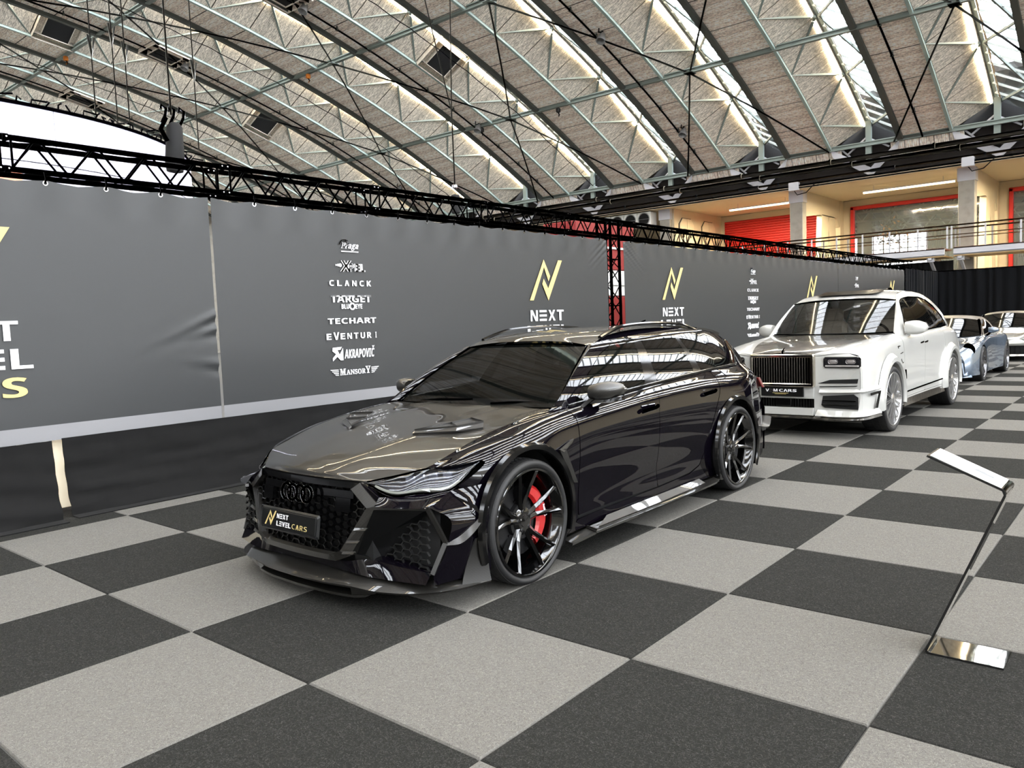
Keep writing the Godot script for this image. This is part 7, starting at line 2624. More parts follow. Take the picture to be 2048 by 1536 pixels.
	both(o, "fender_top", ftp, P)
	# front face
	var face := MB.new()
	var FX := -0.925
	plate(face, V3([FX, 0.27, 0.375, FX, 0.27, 0.86, FX, 0.52, 0.90, FX, 0.85, 0.90, FX + 0.02, 0.975, 0.86, FX, 0.975, 0.375]), 0.0)
	face.sheet(ribbon(V3([FX, 0.27, 0.86, FX, 0.52, 0.90, FX, 0.85, 0.90, FX + 0.02, 0.975, 0.86]), V3([-0.86, 0.27, 0.90, -0.86, 0.52, 0.905, -0.86, 0.85, 0.90, -0.86, 0.965, 0.875]), 12, 3))
	plate(face, [Vector3(FX + 0.02, 0.975, 0.375), Vector3(FX + 0.02, 0.975, 0.86), Vector3(-0.86, 1.003, 0.76), Vector3(-0.89, 1.015, 0.40)], 0.0)
	both(o, "front_panel", face, P)
	face = MB.new()
	face.cbox(Vector3(FX + 0.01, 0.545, 0), Vector3(0.05, 0.15, 0.75), 0.004)
	face.cbox(Vector3(FX + 0.0, 0.315, 0), Vector3(0.07, 0.09, 0.75), 0.004)
	part(o, "front_centre_panel", face, P)
	var gr := MB.new()
	for q in [[0.0, 0.985, 0.78, 0.04], [0.0, 0.635, 0.78, 0.04]]:
		gr.cbox(Vector3(FX - 0.02, q[1], 0), Vector3(0.10, q[3], q[2]), 0.008)
	for s in [-1, 1]:
		gr.cbox(Vector3(FX - 0.02, 0.81, 0.375 * s), Vector3(0.10, 0.37, 0.035), 0.008)
	part(o, "grille_frame", gr, CHR, Transform3D.IDENTITY, "polished grille frame")
	for i in 23:
		gr = MB.new()
		gr.cbox(Vector3(FX - 0.02, 0.81, -0.345 + 0.03136 * i), Vector3(0.05, 0.33, 0.010), 0.004)
		part(o, "grille_bar", gr, mat(Color(0.42, 0.40, 0.38), 0.15, 1.0) if i == 0 else o.get_node("grille_bar").material_override)
	gr = MB.new()
	gr.box(Vector3(FX + 0.04, 0.81, 0), Vector3(0.02, 0.36, 0.74)); gr.box(Vector3(FX + 0.05, 0.42, 0), Vector3(0.02, 0.14, 0.78))
	part(o, "grille_back", gr, M.hole)
	for i in 22:
		if i > 7 and i < 14:
			continue
		gr = MB.new()
		gr.cbox(Vector3(FX + 0.02, 0.42, -0.35 + 0.0333 * i), Vector3(0.04, 0.11, 0.010), 0.003)
		part(o, "lower_grille_bar", gr, GB)
	gr = MB.new()
	gr.cbox(Vector3(FX + 0.01, 0.42, 0), Vector3(0.04, 0.10, 0.20), 0.008)
	part(o, "radar_cover", gr, GB)
	gr = MB.new()
	gr.path(V3([FX - 0.01, 1.005, 0, FX - 0.015, 1.03, 0, FX + 0.02, 1.06, 0, FX + 0.07, 1.075, 0]), 0.016, 6, 0.006)
	part(o, "bonnet_ornament", gr, CHR)
	# plate
	var xf := Transform3D(Basis(Vector3(0, 0, 1), Vector3.UP, Vector3(-1, 0, 0)), Vector3(FX - 0.03, 0.55, 0.0))
	var pm := MB.new()
	pm.cbox(Vector3.ZERO, Vector3(0.53, 0.115, 0.02), 0.006, xf.basis)
	var pn := part(o, "number_plate", pm, mat(Color(0.03, 0.03, 0.032), 0.3), Transform3D(Basis.IDENTITY, xf.origin))
	pm = MB.new()
	put_text(pm, "V", "bold", Rect2(-0.205, 0.0, 0.045, 0.033), 0.002, Transform3D(xf.basis, xf.basis.z * 0.0105))
	pm.path([Vector2(-0.152, 0.03), Vector2(-0.13, 0.03), Vector2(-0.115, 0.022), Vector2(-0.115, 0.012), Vector2(-0.13, 0.003), Vector2(-0.155, 0.003)].map(func(q): return xf.basis * Vector3(q.x, q.y, 0.0115)), 0.0035, 4)
	put_text(pm, "M", "bold", Rect2(-0.105, 0.0, 0.05, 0.033), 0.002, Transform3D(xf.basis, xf.basis.z * 0.0105))
	put_word(pm, "CARS", Rect2(-0.035, 0.0, 0.215, 0.033), 0.002, Transform3D(xf.basis, xf.basis.z * 0.0105), 0.12)
	part(pn, "lettering", pm, M.print_white)
	pm = MB.new()
	put_rect(pm, Rect2(-0.12, -0.018, 0.20, 0.004), 0.002, Transform3D(xf.basis, xf.basis.z * 0.0105)); put_rect(pm, Rect2(-0.09, -0.030, 0.14, 0.004), 0.002, Transform3D(xf.basis, xf.basis.z * 0.0105))
	part(pn, "gold_line", pm, M.print_gold)
	# lamps, intakes, slots
	var hl := MB.new()
	hl.cbox(Vector3(FX - 0.004, 0.905, 0.70), Vector3(0.42, 0.125, 0.02), 0.018, xf.basis)
	both(o, "headlight", hl, mat(Color(0.10, 0.10, 0.11), 0.05), "slim rectangular headlight")
	hl = MB.new()
	hl.cbox(Vector3(FX - 0.012, 0.862, 0.70), Vector3(0.38, 0.022, 0.016), 0.006, xf.basis)
	for k in [0.60, 0.80]:
		hl.cbox(Vector3(FX - 0.012, 0.915, k), Vector3(0.11, 0.05, 0.016), 0.014, xf.basis)
	both(o, "lamp_module", hl, mat(Color(0.70, 0.68, 0.68), 0.15, 0.5))
	hl = MB.new()
	plate(hl, V3([FX - 0.006, 0.655, 0.42, FX - 0.006, 0.665, 0.87, FX - 0.006, 0.715, 0.88, FX - 0.006, 0.70, 0.56]), 0.006)
	plate(hl, V3([FX - 0.006, 0.612, 0.44, FX - 0.006, 0.628, 0.86, FX - 0.006, 0.638, 0.87, FX - 0.006, 0.622, 0.44]), 0.006)
	plate(hl, V3([FX - 0.006, 0.295, 0.48, FX - 0.006, 0.305, 0.86, FX - 0.006, 0.312, 0.86, FX - 0.006, 0.302, 0.48]), 0.006)
	both(o, "bumper_slot", hl, M.hole, "dark slot in the bumper")
	hl = MB.new()
	plate(hl, V3([FX - 0.008, 0.37, 0.50, FX - 0.008, 0.36, 0.88, FX - 0.008, 0.50, 0.88, FX - 0.008, 0.535, 0.83, FX - 0.008, 0.51, 0.48, FX - 0.008, 0.40, 0.46]), 0.004)
	both(o, "intake", hl, M.hole)
	hl = MB.new()
	for y in [0.412, 0.462]:
		hl.cbox(Vector3(FX - 0.02, y, 0.67), Vector3(0.38, 0.010, 0.02), 0.003, xf.basis)
	both(o, "intake_blade", hl, GB)
	hl = MB.new()
	hl.sheet(ribbon(V3([FX - 0.03, 0.55, 0.44, FX - 0.03, 0.555, 0.70, FX - 0.01, 0.565, 0.90, -0.80, 0.575, 0.985, -0.55, 0.585, 1.03]), V3([FX - 0.005, 0.585, 0.44, FX - 0.002, 0.59, 0.70, FX + 0.01, 0.60, 0.90, -0.79, 0.615, 0.955, -0.55, 0.625, 0.98]), 20, 2))
	hl.sheet(ribbon(V3([FX - 0.005, 0.52, 0.46, FX - 0.005, 0.535, 0.70, FX + 0.01, 0.545, 0.90, -0.80, 0.555, 0.96, -0.55, 0.56, 1.0]), V3([FX - 0.03, 0.55, 0.44, FX - 0.03, 0.555, 0.70, FX - 0.01, 0.565, 0.90, -0.80, 0.575, 0.985, -0.55, 0.585, 1.03]), 20, 2))
	hl.slab(ribbon(V3([FX - 0.05, 0.275, 0.40, FX - 0.05, 0.27, 0.60, FX - 0.03, 0.275, 0.86, -0.84, 0.285, 0.97, -0.52, 0.29, 1.02]), V3([FX - 0.02, 0.345, 0.42, FX - 0.015, 0.34, 0.60, FX, 0.34, 0.88, -0.83, 0.345, 0.945, -0.52, 0.35, 0.99]), 20, 2), 0.02)
	both(o, "bumper_kit", hl, P)
	hl = MB.new()
	hl.slab(ribbon(V3([FX - 0.04, 0.245, 0.0, FX - 0.04, 0.245, 0.35, FX - 0.06, 0.235, 0.55, FX - 0.04, 0.24, 0.86, -0.83, 0.245, 0.97, -0.50, 0.25, 1.02]), V3([FX + 0.01, 0.28, 0.0, FX + 0.01, 0.28, 0.35, FX - 0.01, 0.27, 0.55, FX, 0.275, 0.86, -0.80, 0.285, 0.95, -0.50, 0.29, 1.0]), 24, 2), 0.02)
	both(o, "carbon_lip", hl, CH)
	hl = MB.new()
	strip(hl, V3([-0.80, 0.545, 0.985, -0.66, 0.555, 1.012, -0.56, 0.555, 1.025]), V3([-0.80, 0.515, 0.985, -0.68, 0.525, 1.01, -0.585, 0.525, 1.02]), 0.01)
	strip(hl, V3([-0.60, 0.55, 1.022, -0.56, 0.555, 1.025]), V3([-0.68, 0.36, 1.0, -0.63, 0.355, 1.008]), 0.01)
	both(o, "bumper_bracket", hl, GB, "black angular bracket on the bumper corner")
	hl = MB.new()
	strip(hl, V3([0.34, 1.03, 0.968, 0.52, 1.04, 0.962]), V3([0.36, 1.015, 0.972, 0.52, 1.03, 0.965]), 0.01)
	strip(hl, V3([0.34, 1.03, 0.968, 0.365, 1.03, 0.968]), V3([0.49, 0.80, 0.985, 0.52, 0.80, 0.985]), 0.01)
	strip(hl, V3([0.43, 0.935, 0.98, 0.56, 0.95, 0.977]), V3([0.435, 0.925, 0.98, 0.56, 0.94, 0.977]), 0.01)
	strip(hl, V3([0.49, 0.815, 0.985, 0.56, 0.82, 0.982]), V3([0.49, 0.80, 0.985, 0.56, 0.808, 0.982]), 0.01)
	both(o, "fender_vent", hl, GB)
	hl = MB.new()
	hl.path(V3([0.66, 0.425, 0.985, 1.6, 0.432, 0.98, 2.62, 0.44, 0.985]), 0.010, 6)
	both(o, "door_strip", hl, CHR, "bright strip low on the doors")
	hl = MB.new()
	hl.slab(ribbon(V3([0.52, 0.25, 1.0, 1.6, 0.25, 0.995, 2.70, 0.25, 1.0]), V3([0.52, 0.34, 0.985, 1.6, 0.34, 0.975, 2.70, 0.34, 0.985]), 24, 2), 0.03)
	both(o, "side_skirt", hl, CH)
	for q in [[1.54, 1.0], [1.76, 1.0]]:
		hl = MB.new()
		hl.path(V3([q[0] - 0.09, 1.022, 0.958, q[0], 1.03, 0.978, q[0] + 0.09, 1.034, 0.962]), 0.012, 6)
		both(o, "door_handle", hl, CHR)
	hl = MB.new()
	hl.path(V3([0.60, 0.72, 0.995, 0.605, 0.66, 0.996, 0.61, 0.60, 0.996]), 0.012, 6)
	both(o, "fender_badge", hl, GB)
	# mirrors
	var mi := MB.new()
	rows = []
	for i in 11:
		var u := i / 10.0
		var sc := sqrt(maxf(0.0, 1.0 - pow(u, 6.0))) * (0.85 + 0.15 * sin(PI * minf(1.0, u * 1.3)))
		var row := []
		for j in 21:
			var a := TAU * j / 20.0
			row.append(Vector3(lerpf(1.02, 1.07, u) + (0.05 if cos(a) > 0 else 0.13 * sc) * signf(cos(a)) * pow(absf(cos(a)), 0.6), 1.245 + 0.095 * sc * signf(sin(a)) * pow(absf(sin(a)), 0.7), lerpf(0.90, 1.15, u)))
		rows.append(row)
	mi.sheet(rows, Vector2.ONE, true)
	for e in [0, 10]:
		for j in 20:
			mi.tri(Vector3(1.03, 1.245, rows[e][0].z), rows[e][j], rows[e][j + 1])
	mi.hexa(V3([0.96, 1.13, 0.93, 1.06, 1.13, 0.93, 1.06, 1.13, 0.87, 0.96, 1.13, 0.87, 0.97, 1.18, 0.95, 1.07, 1.18, 0.95, 1.07, 1.18, 0.89, 0.97, 1.18, 0.89]))
	both(o, "door_mirror", mi, P)
	# tail, floor, cabin
	var tl := MB.new()
	tl.sheet(ribbon(V3([4.28, 0.32, -0.87, 4.36, 0.32, 0, 4.28, 0.32, 0.87]), V3([4.28, 1.10, -0.68, 4.34, 1.10, 0, 4.28, 1.10, 0.68]), 12, 6))
	tl.sheet(ribbon(V3([4.28, 1.10, -0.68, 4.34, 1.10, 0, 4.28, 1.10, 0.68]), V3([4.0, 1.14, -0.72, 4.02, 1.16, 0, 4.0, 1.14, 0.72]), 12, 2))
	part(o, "tailgate", tl, P)
	tl = MB.new()
	tl.sheet(ribbon(V3([4.0, 1.14, -0.72, 4.02, 1.16, 0, 4.0, 1.14, 0.72]), V3([3.45, 1.48, -0.76, 3.47, 1.62, 0, 3.45, 1.48, 0.76]), 12, 4))
	part(o, "rear_screen", tl, GD)
	tl = MB.new()
	tl.box(Vector3(1.6, 0.36, 0), Vector3(4.9, 0.2, 1.2)); tl.box(Vector3(1.6, 0.36, 0), Vector3(2.1, 0.2, 1.8)); tl.box(Vector3(-0.1, 0.62, 0), Vector3(1.4, 0.5, 1.2)); tl.box(Vector3(-0.62, 0.5, 0), Vector3(0.4, 0.45, 1.7))
	part(o, "underbody", tl, M.hole)
	tl = MB.new()
	tl.box(Vector3(0.66, 0.80, 0), Vector3(0.05, 0.72, 1.66)); tl.box(Vector3(2.4, 0.5, 0), Vector3(3.5, 0.05, 1.8)); tl.box(Vector3(3.9, 0.8, 0), Vector3(0.05, 0.6, 1.5))
	for s in [-1, 1]:
		tl.box(Vector3(2.2, 0.8, 0.90 * s), Vector3(3.2, 0.60, 0.05))
	part(o, "cabin_floor", tl, mat(Color(0.25, 0.24, 0.23), 0.8))
	tl = MB.new()
	tl.sheet(ribbon(V3([0.70, 1.17, -0.78, 0.68, 1.175, 0, 0.70, 1.17, 0.78]), V3([1.10, 1.15, -0.82, 1.12, 1.17, 0, 1.10, 1.15, 0.82]), 12, 3, 0.03, Vector3.UP), Vector2.ONE, true)
	part(o, "dashboard", tl, mat(Color(0.18, 0.18, 0.18), 0.6))
	for s in [-0.42, 0.42]:
		tl = MB.new()
		tl.cbox(Vector3(1.95, 1.05, s), Vector3(0.16, 0.62, 0.56), 0.06, Basis(Vector3.FORWARD, -0.2)); tl.cbox(Vector3(2.06, 1.43, s), Vector3(0.13, 0.22, 0.34), 0.05)
		part(o, "front_seat", tl, mat(Color(0.66, 0.63, 0.58), 0.7))
	tl = MB.new()
	var l2 := []
	for i in 20:
		var a := TAU * i / 20.0
		l2.append(Vector3(1.28 + 0.07 * sin(a), 1.12 + 0.18 * sin(a), 0.42 + 0.19 * cos(a)))
	tl.path(l2, 0.018, 7, -1.0, false, true)
	part(o, "steering_wheel", tl, GB)
	# wheels
	var R := 0.40
	var r := 0.325
	var SIL := mat(Color(0.78, 0.78, 0.78), 0.2, 0.9)
	var sb := MB.new()
	for k in [-1.0, 1.0]:
		sb.hexa(V3([0.05, 0.006 * k - 0.005, -0.05, r - 0.01, 0.016 * k - 0.007, -0.035, r - 0.01, 0.016 * k - 0.007, -0.004, 0.05, 0.006 * k - 0.005, -0.012, 0.05, 0.006 * k + 0.005, -0.05, r - 0.01, 0.016 * k + 0.007, -0.035, r - 0.01, 0.016 * k + 0.007, -0.004, 0.05, 0.006 * k + 0.005, -0.012]))
	var X := Transform3D(Basis(Vector3.RIGHT, PI / 2), Vector3.ZERO)
	var hb := MB.new()
	hb.lathe([Vector2(0.075, -0.06), Vector2(0.072, -0.010), Vector2(0.05, 0.0), Vector2(0.0, 0.002)], 24, X)
	var dk := MB.new()
	dk.lathe([Vector2(r - 0.02, -0.07), Vector2(0.0, -0.065)], 40, X)
	var ty := make_tyre(R, r + 0.005, 0.30).mesh()
	var rm := make_rim(r, 0.27).mesh()
	var td := make_tread(R, 0.30, 60).mesh()
	for q in [[0.0, 1], [WB, 1], [0.0, -1], [WB, -1]]:
		var s: float = q[1]
		var at := Transform3D(Basis.IDENTITY if s > 0 else Basis(Vector3.UP, PI), Vector3(q[0], R, 1.015 * s))
		wheel_at(o, "wheel", at, [["wheel", ty, RUB], ["tread", td, RUB], ["rim", rm, SIL], ["spoke_pair", sb.mesh(), SIL, spin(14, 0.1)], ["hub", hb.mesh(), SIL], ["wheel_disc", dk.mesh(), M.hole]])

func build_sports(label: String, at: Vector3, yaw: float, paint: Color, roof: Color, round_lamps: bool) -> void:
	var P := mat(paint, 0.25, 0.55, {"clearcoat_enabled": true, "clearcoat": 1.0, "clearcoat_roughness": 0.015})
	var GB := mat(Color(0.02, 0.02, 0.022), 0.15)
	var GD := mat(Color(0.015, 0.015, 0.015, 0.85), 0.02, 0, {"transparency": BaseMaterial3D.TRANSPARENCY_ALPHA})
	var RUB := mat(Color(0.06, 0.06, 0.062), 0.65)
	var o := thing("sports_car", label, "car", at)
	o.rotation.y = yaw
	var WB := 2.62
	var AY_ := 0.345
	var K := [-0.86, -0.70, -0.45, -0.2, 0.0, 0.3, 0.7, 1.2, 1.8, 2.3, 2.62, 2.95, 3.25, 3.50]
	var Y := [
		[0.15, 0.15, 0.15, 0.15, 0.15, 0.15, 0.15, 0.15, 0.15, 0.15, 0.16, 0.18, 0.22, 0.25],
		[0.26, 0.27, 0.27, 0.27, 0.27, 0.27, 0.26, 0.26, 0.26, 0.27, 0.28, 0.29, 0.31, 0.33],
		[0.40, 0.42, 0.45, 0.46, 0.46, 0.46, 0.45, 0.45, 0.46, 0.48, 0.48, 0.48, 0.47, 0.45],
		[0.50, 0.55, 0.61, 0.64, 0.65, 0.65, 0.65, 0.65, 0.67, 0.69, 0.69, 0.67, 0.63, 0.57],
		[0.555, 0.62, 0.69, 0.735, 0.755, 0.77, 0.775, 0.775, 0.80, 0.83, 0.835, 0.81, 0.75, 0.66],
		[0.57, 0.645, 0.725, 0.775, 0.80, 0.82, 0.84, 0.85, 0.875, 0.895, 0.89, 0.865, 0.80, 0.70],
		[0.575, 0.65, 0.735, 0.785, 0.81, 0.84, 0.885, 0.90, 0.92, 0.925, 0.915, 0.885, 0.82, 0.72]]
	var Wd := [
		[0.70, 0.79, 0.86, 0.90, 0.905, 0.90, 0.87, 0.86, 0.88, 0.92, 0.94, 0.92, 0.86, 0.74],
		[0.72, 0.81, 0.875, 0.91, 0.915, 0.905, 0.87, 0.86, 0.88, 0.935, 0.955, 0.935, 0.87, 0.75],
		[0.71, 0.805, 0.875, 0.91, 0.92, 0.91, 0.88, 0.87, 0.895, 0.945, 0.965, 0.94, 0.87, 0.74],
		[0.68, 0.78, 0.855, 0.90, 0.91, 0.905, 0.885, 0.875, 0.895, 0.94, 0.955, 0.925, 0.85, 0.70],
		[0.64, 0.735, 0.81, 0.86, 0.875, 0.878, 0.87, 0.865, 0.875, 0.905, 0.91, 0.875, 0.79, 0.63],
		[0.58, 0.67, 0.735, 0.785, 0.80, 0.81, 0.825, 0.825, 0.82, 0.82, 0.81, 0.77, 0.68, 0.53],
		[0.52, 0.60, 0.66, 0.70, 0.715, 0.73, 0.775, 0.78, 0.765, 0.74, 0.72, 0.68, 0.60, 0.45]]
	var fl := flank_surf(K, Y, Wd, 0.05, 30)
	var cF := func(f: Vector2) -> float: return f.distance_to(Vector2(0, AY_)) - 0.375
	var cR := func(f: Vector2) -> float: return f.distance_to(Vector2(WB, AY_)) - 0.385
	var fe := V2([-1, 0, 0.55, 0, 0.62, 2, -1, 2])
	var dr := V2([0.55, 0.22, 0.62, 2, 1.72, 2, 1.72, 0.7, 1.6, 0.22])
	var si := V2([0.3, 0, 0.55, 0.22, 1.6, 0.22, 2.4, 0.0])
	var rq := V2([1.6, 0.22, 1.72, 0.7, 1.72, 2, 3.7, 2, 3.7, 0, 2.4, 0])
	both(o, "front_fender", fl.cut(func(f): return minf(inside(fe, f, 0.003), cF.call(f))), P)
	both(o, "door", fl.cut(func(f): return inside(dr, f, 0.003)), P)
	both(o, "sill", fl.cut(func(f): return minf(inside(si, f, 0.0), minf(cF.call(f), cR.call(f)))), P)
	both(o, "rear_quarter", fl.cut(func(f): return minf(inside(rq, f, 0.003), cR.call(f))), P)
	for c in [0.0, WB]:
		var li := arch_ring(Vector2(c, AY_), [[0.385, 0.9], [0.385, 0.5]], -20.0, 200.0, 0.12)
		plate(li, [Vector3(c - 0.4, 0.1, 0.52), Vector3(c + 0.4, 0.1, 0.52), Vector3(c + 0.4, 0.72, 0.52), Vector3(c - 0.4, 0.72, 0.52)], 0.0)
		both(o, "wheel_arch_liner", li, M.hole)
	# lid, nose
	var C0 := V3([-0.97, 0.52, 0, -0.85, 0.60, 0, -0.4, 0.70, 0, 0.1, 0.775, 0, 0.55, 0.86, 0])
	var C1 := V3([-0.93, 0.525, 0.32, -0.80, 0.60, 0.34, -0.38, 0.695, 0.38, 0.1, 0.77, 0.42, 0.60, 0.86, 0.46])
	var C2 := V3([-0.86, 0.575, 0.52, -0.70, 0.65, 0.60, -0.35, 0.755, 0.68, 0.1, 0.82, 0.72, 0.66, 0.88, 0.77])
	var rows := []
	for i in 25:
		var s := absf(-1.0 + i / 12.0)
		var row := []
		for j in 29:
			var q := cr([cr(C0, j / 28.0), cr(C1, j / 28.0), cr(C2, j / 28.0)], s)
			row.append(Vector3(q.x, q.y, q.z * (1.0 if i >= 12 else -1.0)))
		rows.append(row)
	var ld := MB.new()
	ld.sheet(rows, Vector2.ONE, true)
	part(o, "front_lid", ld, P)
	ld = MB.new()
	var n0 := V3([-0.99, 0.40, 0, -0.95, 0.40, 0.34, -0.87, 0.40, 0.60, -0.80, 0.40, 0.74])
	var n1 := V3([-0.97, 0.52, 0, -0.93, 0.525, 0.32, -0.86, 0.575, 0.52, -0.84, 0.52, 0.66])
	ld.sheet(ribbon(n0, n1, 20, 4, 0.02, Vector3(-1, 0, 0)))
	ld.sheet(ribbon(V3([-0.88, 0.17, 0.70, -0.80, 0.17, 0.76]), V3([-0.86, 0.41, 0.66, -0.80, 0.41, 0.745]), 4, 4))
	ld.slab(ribbon(V3([-1.0, 0.125, 0, -0.96, 0.125, 0.36, -0.88, 0.125, 0.64, -0.72, 0.13, 0.82]), V3([-0.96, 0.175, 0, -0.93, 0.175, 0.34, -0.86, 0.175, 0.62, -0.70, 0.17, 0.80]), 20, 2), 0.02)
	both(o, "front_bumper", ld, P)
	ld = MB.new()
	ld.sheet(ribbon(V3([-0.90, 0.16, 0, -0.87, 0.16, 0.36, -0.80, 0.16, 0.70]), V3([-0.92, 0.41, 0, -0.89, 0.41, 0.34, -0.82, 0.41, 0.68]), 14, 2))
	both(o, "front_intake", ld, M.hole)
	for k in 5:
		ld = MB.new()
		var z := 0.12 + 0.11 * k
		ld.cbox(Vector3(-0.915 + 0.10 * z * z, 0.28, z), Vector3(0.03, 0.20, 0.014), 0.004)
		both(o, "intake_slat", ld, GB)
	# lamps
	var hl := MB.new()
	if round_lamps:
		var ax := Vector3(-0.72, 0.50, 0.28).normalized()
		var s := ax.cross(Vector3.UP).normalized()
		var u := s.cross(ax)
		hl.lathe([Vector2(0.128, -0.04), Vector2(0.125, 0.0), Vector2(0.10, 0.022), Vector2(0.06, 0.035), Vector2(0.0, 0.040)], 24, Transform3D(Basis(s * 0.86, ax, u * 1.12 * -1.0), Vector3(-0.55, 0.655, 0.735)))
	else:
		hl.sheet(ribbon(V3([-0.80, 0.565, 0.55, -0.55, 0.64, 0.72, -0.30, 0.715, 0.80]), V3([-0.78, 0.60, 0.54, -0.52, 0.705, 0.68, -0.28, 0.765, 0.755]), 12, 4, 0.02, Vector3(-0.4, 0.7, 0.4)))
	both(o, "headlight", hl, mat(Color(0.20, 0.19, 0.18), 0.03, 0.4))
	# greenhouse
	var belt := [[0.4, 0.85, 0.75], [0.8, 0.89, 0.778], [1.2, 0.90, 0.78], [1.8, 0.92, 0.765], [2.3, 0.925, 0.74], [2.8, 0.90, 0.70]]
	var hs := belt_house(belt, 1.30, 0.42, 0.45, 0.4, 2.8, 60, 18)
	var line := V2([0.50, 0.84, 0.62, 0.90, 0.95, 1.08, 1.25, 1.20, 1.55, 1.245, 1.9, 1.24, 2.3, 1.14, 2.7, 0.98, 2.8, 0.86])
	var dlo := V2([0.80, 0.90, 1.02, 1.05, 1.25, 1.155, 1.55, 1.20, 1.85, 1.19, 2.15, 1.09, 2.35, 0.945, 1.8, 0.935, 1.2, 0.915])
	both(o, "side_frame", hs.cut(func(f): return minf(inside(line, f, 0.0), -inside(dlo, f, 0.0)), 0.0), mat(roof, 0.8))
	both(o, "side_window", hs.cut(func(f): return inside(dlo, f, 0.003), 0.0), GD)
	var hw := func(a: float, y: float) -> float:
		var b0 := spline(belt, a)
		var dy: float = y - b0[0]
		return b0[1] - 0.42 * dy - 0.45 * dy * dy
	rows = []
	for i in 17:
		var s := -1.0 + i / 8.0
		var row := []
		for j in 33:
			var a := lerpf(1.22, 3.0, j / 32.0)
			var e := spline([[1.2, 1.185], [1.55, 1.245], [1.9, 1.24], [2.3, 1.14], [2.7, 0.98], [3.0, 0.88]], a)
			var c := spline([[1.2, 1.245], [1.55, 1.295], [1.9, 1.29], [2.3, 1.21], [2.7, 1.07], [3.0, 0.95]], a)
			row.append(Vector3(a, lerpf(c[0], e[0], pow(absf(s), 2.6)), hw.call(minf(a, 2.8), e[0]) * s))
		rows.append(row)
	rows.reverse()
	ld = MB.new()
	ld.sheet(rows)
	part(o, "roof", ld, mat(roof, 0.35, 0.2))
	rows = []
	for i in 11:
		var t := i / 10.0
		var row := []
		for j in 21:
			var s := -1.0 + j / 10.0
			var c := Vector3(lerpf(0.50, 1.20, t), lerpf(0.86, 1.245, t), 0)
			var e := Vector3(lerpf(0.66, 1.22, t), lerpf(0.885, 1.19, t), lerpf(0.735, 0.60, t))
			row.append(Vector3(lerpf(c.x, e.x, s * s), lerpf(c.y, e.y, s * s) + 0.015 * sin(PI * t), e.z * s))
		rows.append(row)
	ld = MB.new()
	ld.sheet(rows, Vector2.ONE, true)
	part(o, "windscreen", ld, GD)
	ld = MB.new()
	var sp := []
	for rr in rows:
		sp.append(rr[20] + Vector3(0.02, 0, 0.012))
	ld.path(sp, 0.03, 7)
	both(o, "a_pillar", ld, P)
	ld = MB.new()
	ld.sheet(ribbon(V3([3.50, 0.25, -0.74, 3.62, 0.25, 0, 3.50, 0.25, 0.74]), V3([3.50, 0.72, -0.45, 3.58, 0.76, 0, 3.50, 0.72, 0.45]), 12, 4))
	ld.sheet(ribbon(V3([3.50, 0.72, -0.45, 3.58, 0.76, 0, 3.50, 0.72, 0.45]), V3([2.62, 0.915, -0.72, 2.9, 0.97, 0, 2.62, 0.915, 0.72]), 12, 6))
	part(o, "rear_lid", ld, P)
	ld = MB.new()
	rows = []
	for i in 9:
		var u := i / 8.0
		var sc := sqrt(maxf(0.0, 1.0 - pow(u, 4.0))) * (0.8 + 0.2 * sin(PI * minf(1.0, u * 1.3)))
		var row := []
		for j in 15:
			var a := TAU * j / 14.0
			row.append(Vector3(0.95 + (0.04 if cos(a) > 0 else 0.10 * sc) * signf(cos(a)) * pow(absf(cos(a)), 0.6), 0.985 + 0.065 * sc * sin(a), lerpf(0.84, 1.03, u)))
		rows.append(row)
	ld.sheet(rows, Vector2.ONE, true)
	ld.path(V3([0.95, 0.87, 0.80, 0.95, 0.94, 0.88]), 0.025, 6)
	both(o, "door_mirror", ld, P)
	ld = MB.new()
	ld.box(Vector3(1.3, 0.24, 0), Vector3(4.1, 0.18, 1.0)); ld.box(Vector3(1.3, 0.22, 0), Vector3(1.6, 0.12, 1.64)); ld.box(Vector3(-0.1, 0.42, 0), Vector3(1.2, 0.3, 1.0)); ld.box(Vector3(1.5, 0.5, 0), Vector3(2.0, 0.5, 1.3))
	part(o, "underbody", ld, M.hole)
	# wheels
	var R := 0.345
	var r := 0.275
	var SIL := mat(Color(0.45, 0.45, 0.46), 0.2, 0.9)
	var sb := MB.new()
	for k in [-1.0, 1.0]:
		sb.hexa(V3([0.05, 0.012 * k - 0.012, -0.06, r - 0.01, 0.05 * k - 0.012, -0.045, r - 0.01, 0.05 * k - 0.012, -0.006, 0.05, 0.012 * k - 0.012, -0.02, 0.05, 0.012 * k + 0.012, -0.06, r - 0.01, 0.05 * k + 0.012, -0.045, r - 0.01, 0.05 * k + 0.012, -0.006, 0.05, 0.012 * k + 0.012, -0.02]))
	var X := Transform3D(Basis(Vector3.RIGHT, PI / 2), Vector3.ZERO)
	var hb := MB.new()
	hb.lathe([Vector2(0.07, -0.07), Vector2(0.065, -0.012), Vector2(0.03, -0.005), Vector2(0.0, -0.005)], 20, X)
	var dk := MB.new()
	dk.lathe([Vector2(r - 0.02, -0.09), Vector2(0.0, -0.085)], 32, X)
	var ty := make_tyre(R, r + 0.005, 0.26).mesh()
	var rm := make_rim(r, 0.24).mesh()
	for q in [[0.0, 1], [WB, 1], [0.0, -1], [WB, -1]]:
		var s: float = q[1]
		var xf := Transform3D(Basis.IDENTITY if s > 0 else Basis(Vector3.UP, PI), Vector3(q[0], R, (0.905 if q[0] < 1 else 0.945) * s))
		wheel_at(o, "wheel", xf, [["wheel", ty, RUB], ["rim", rm, SIL], ["spoke_pair", sb.mesh(), SIL, spin(5, 0.3)], ["hub", hb.mesh(), SIL], ["wheel_disc", dk.mesh(), M.hole]])

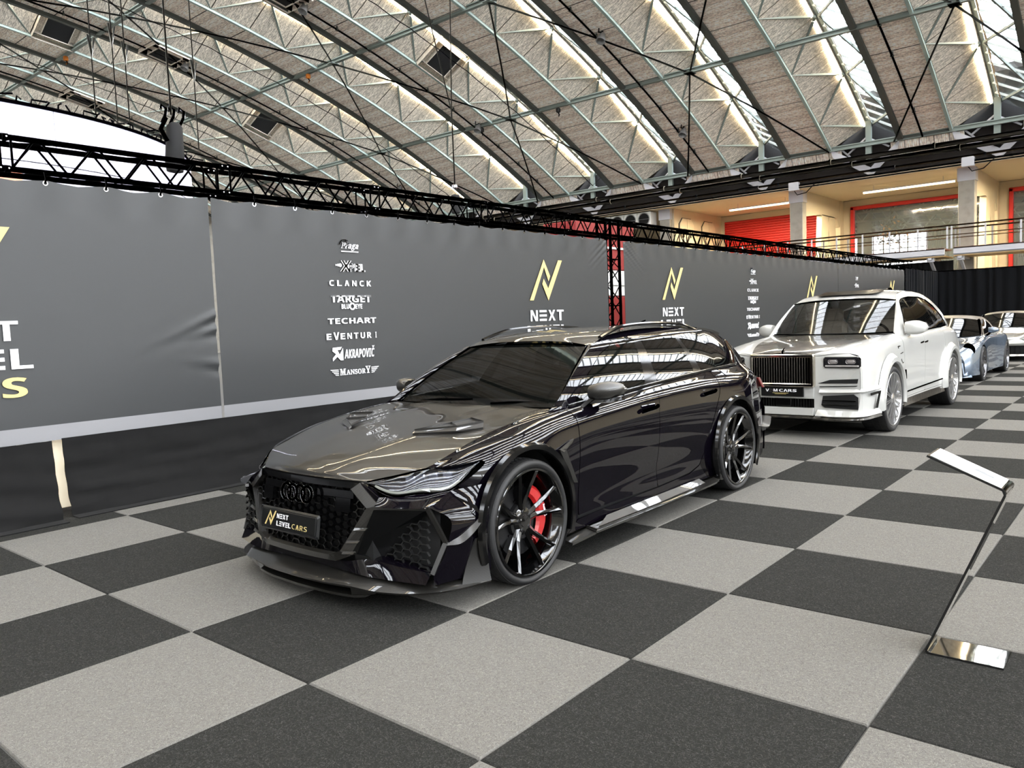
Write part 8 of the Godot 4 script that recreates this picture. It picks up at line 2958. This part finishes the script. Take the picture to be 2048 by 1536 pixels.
func build_cars() -> void:
	build_estate()
	build_suv()
	build_sports("grey blue sports car with round headlights, between the white SUV and the last silver car", Vector3(15.95, 0, -1.90), 0.004, Color(0.42, 0.47, 0.53), Color(0.38, 0.35, 0.31), true)
	build_sports("silver low sports car at the right edge, farthest of the four cars", Vector3(23.3, 0, -1.75), 0.0, Color(0.55, 0.55, 0.53), Color(0.42, 0.40, 0.37), false)
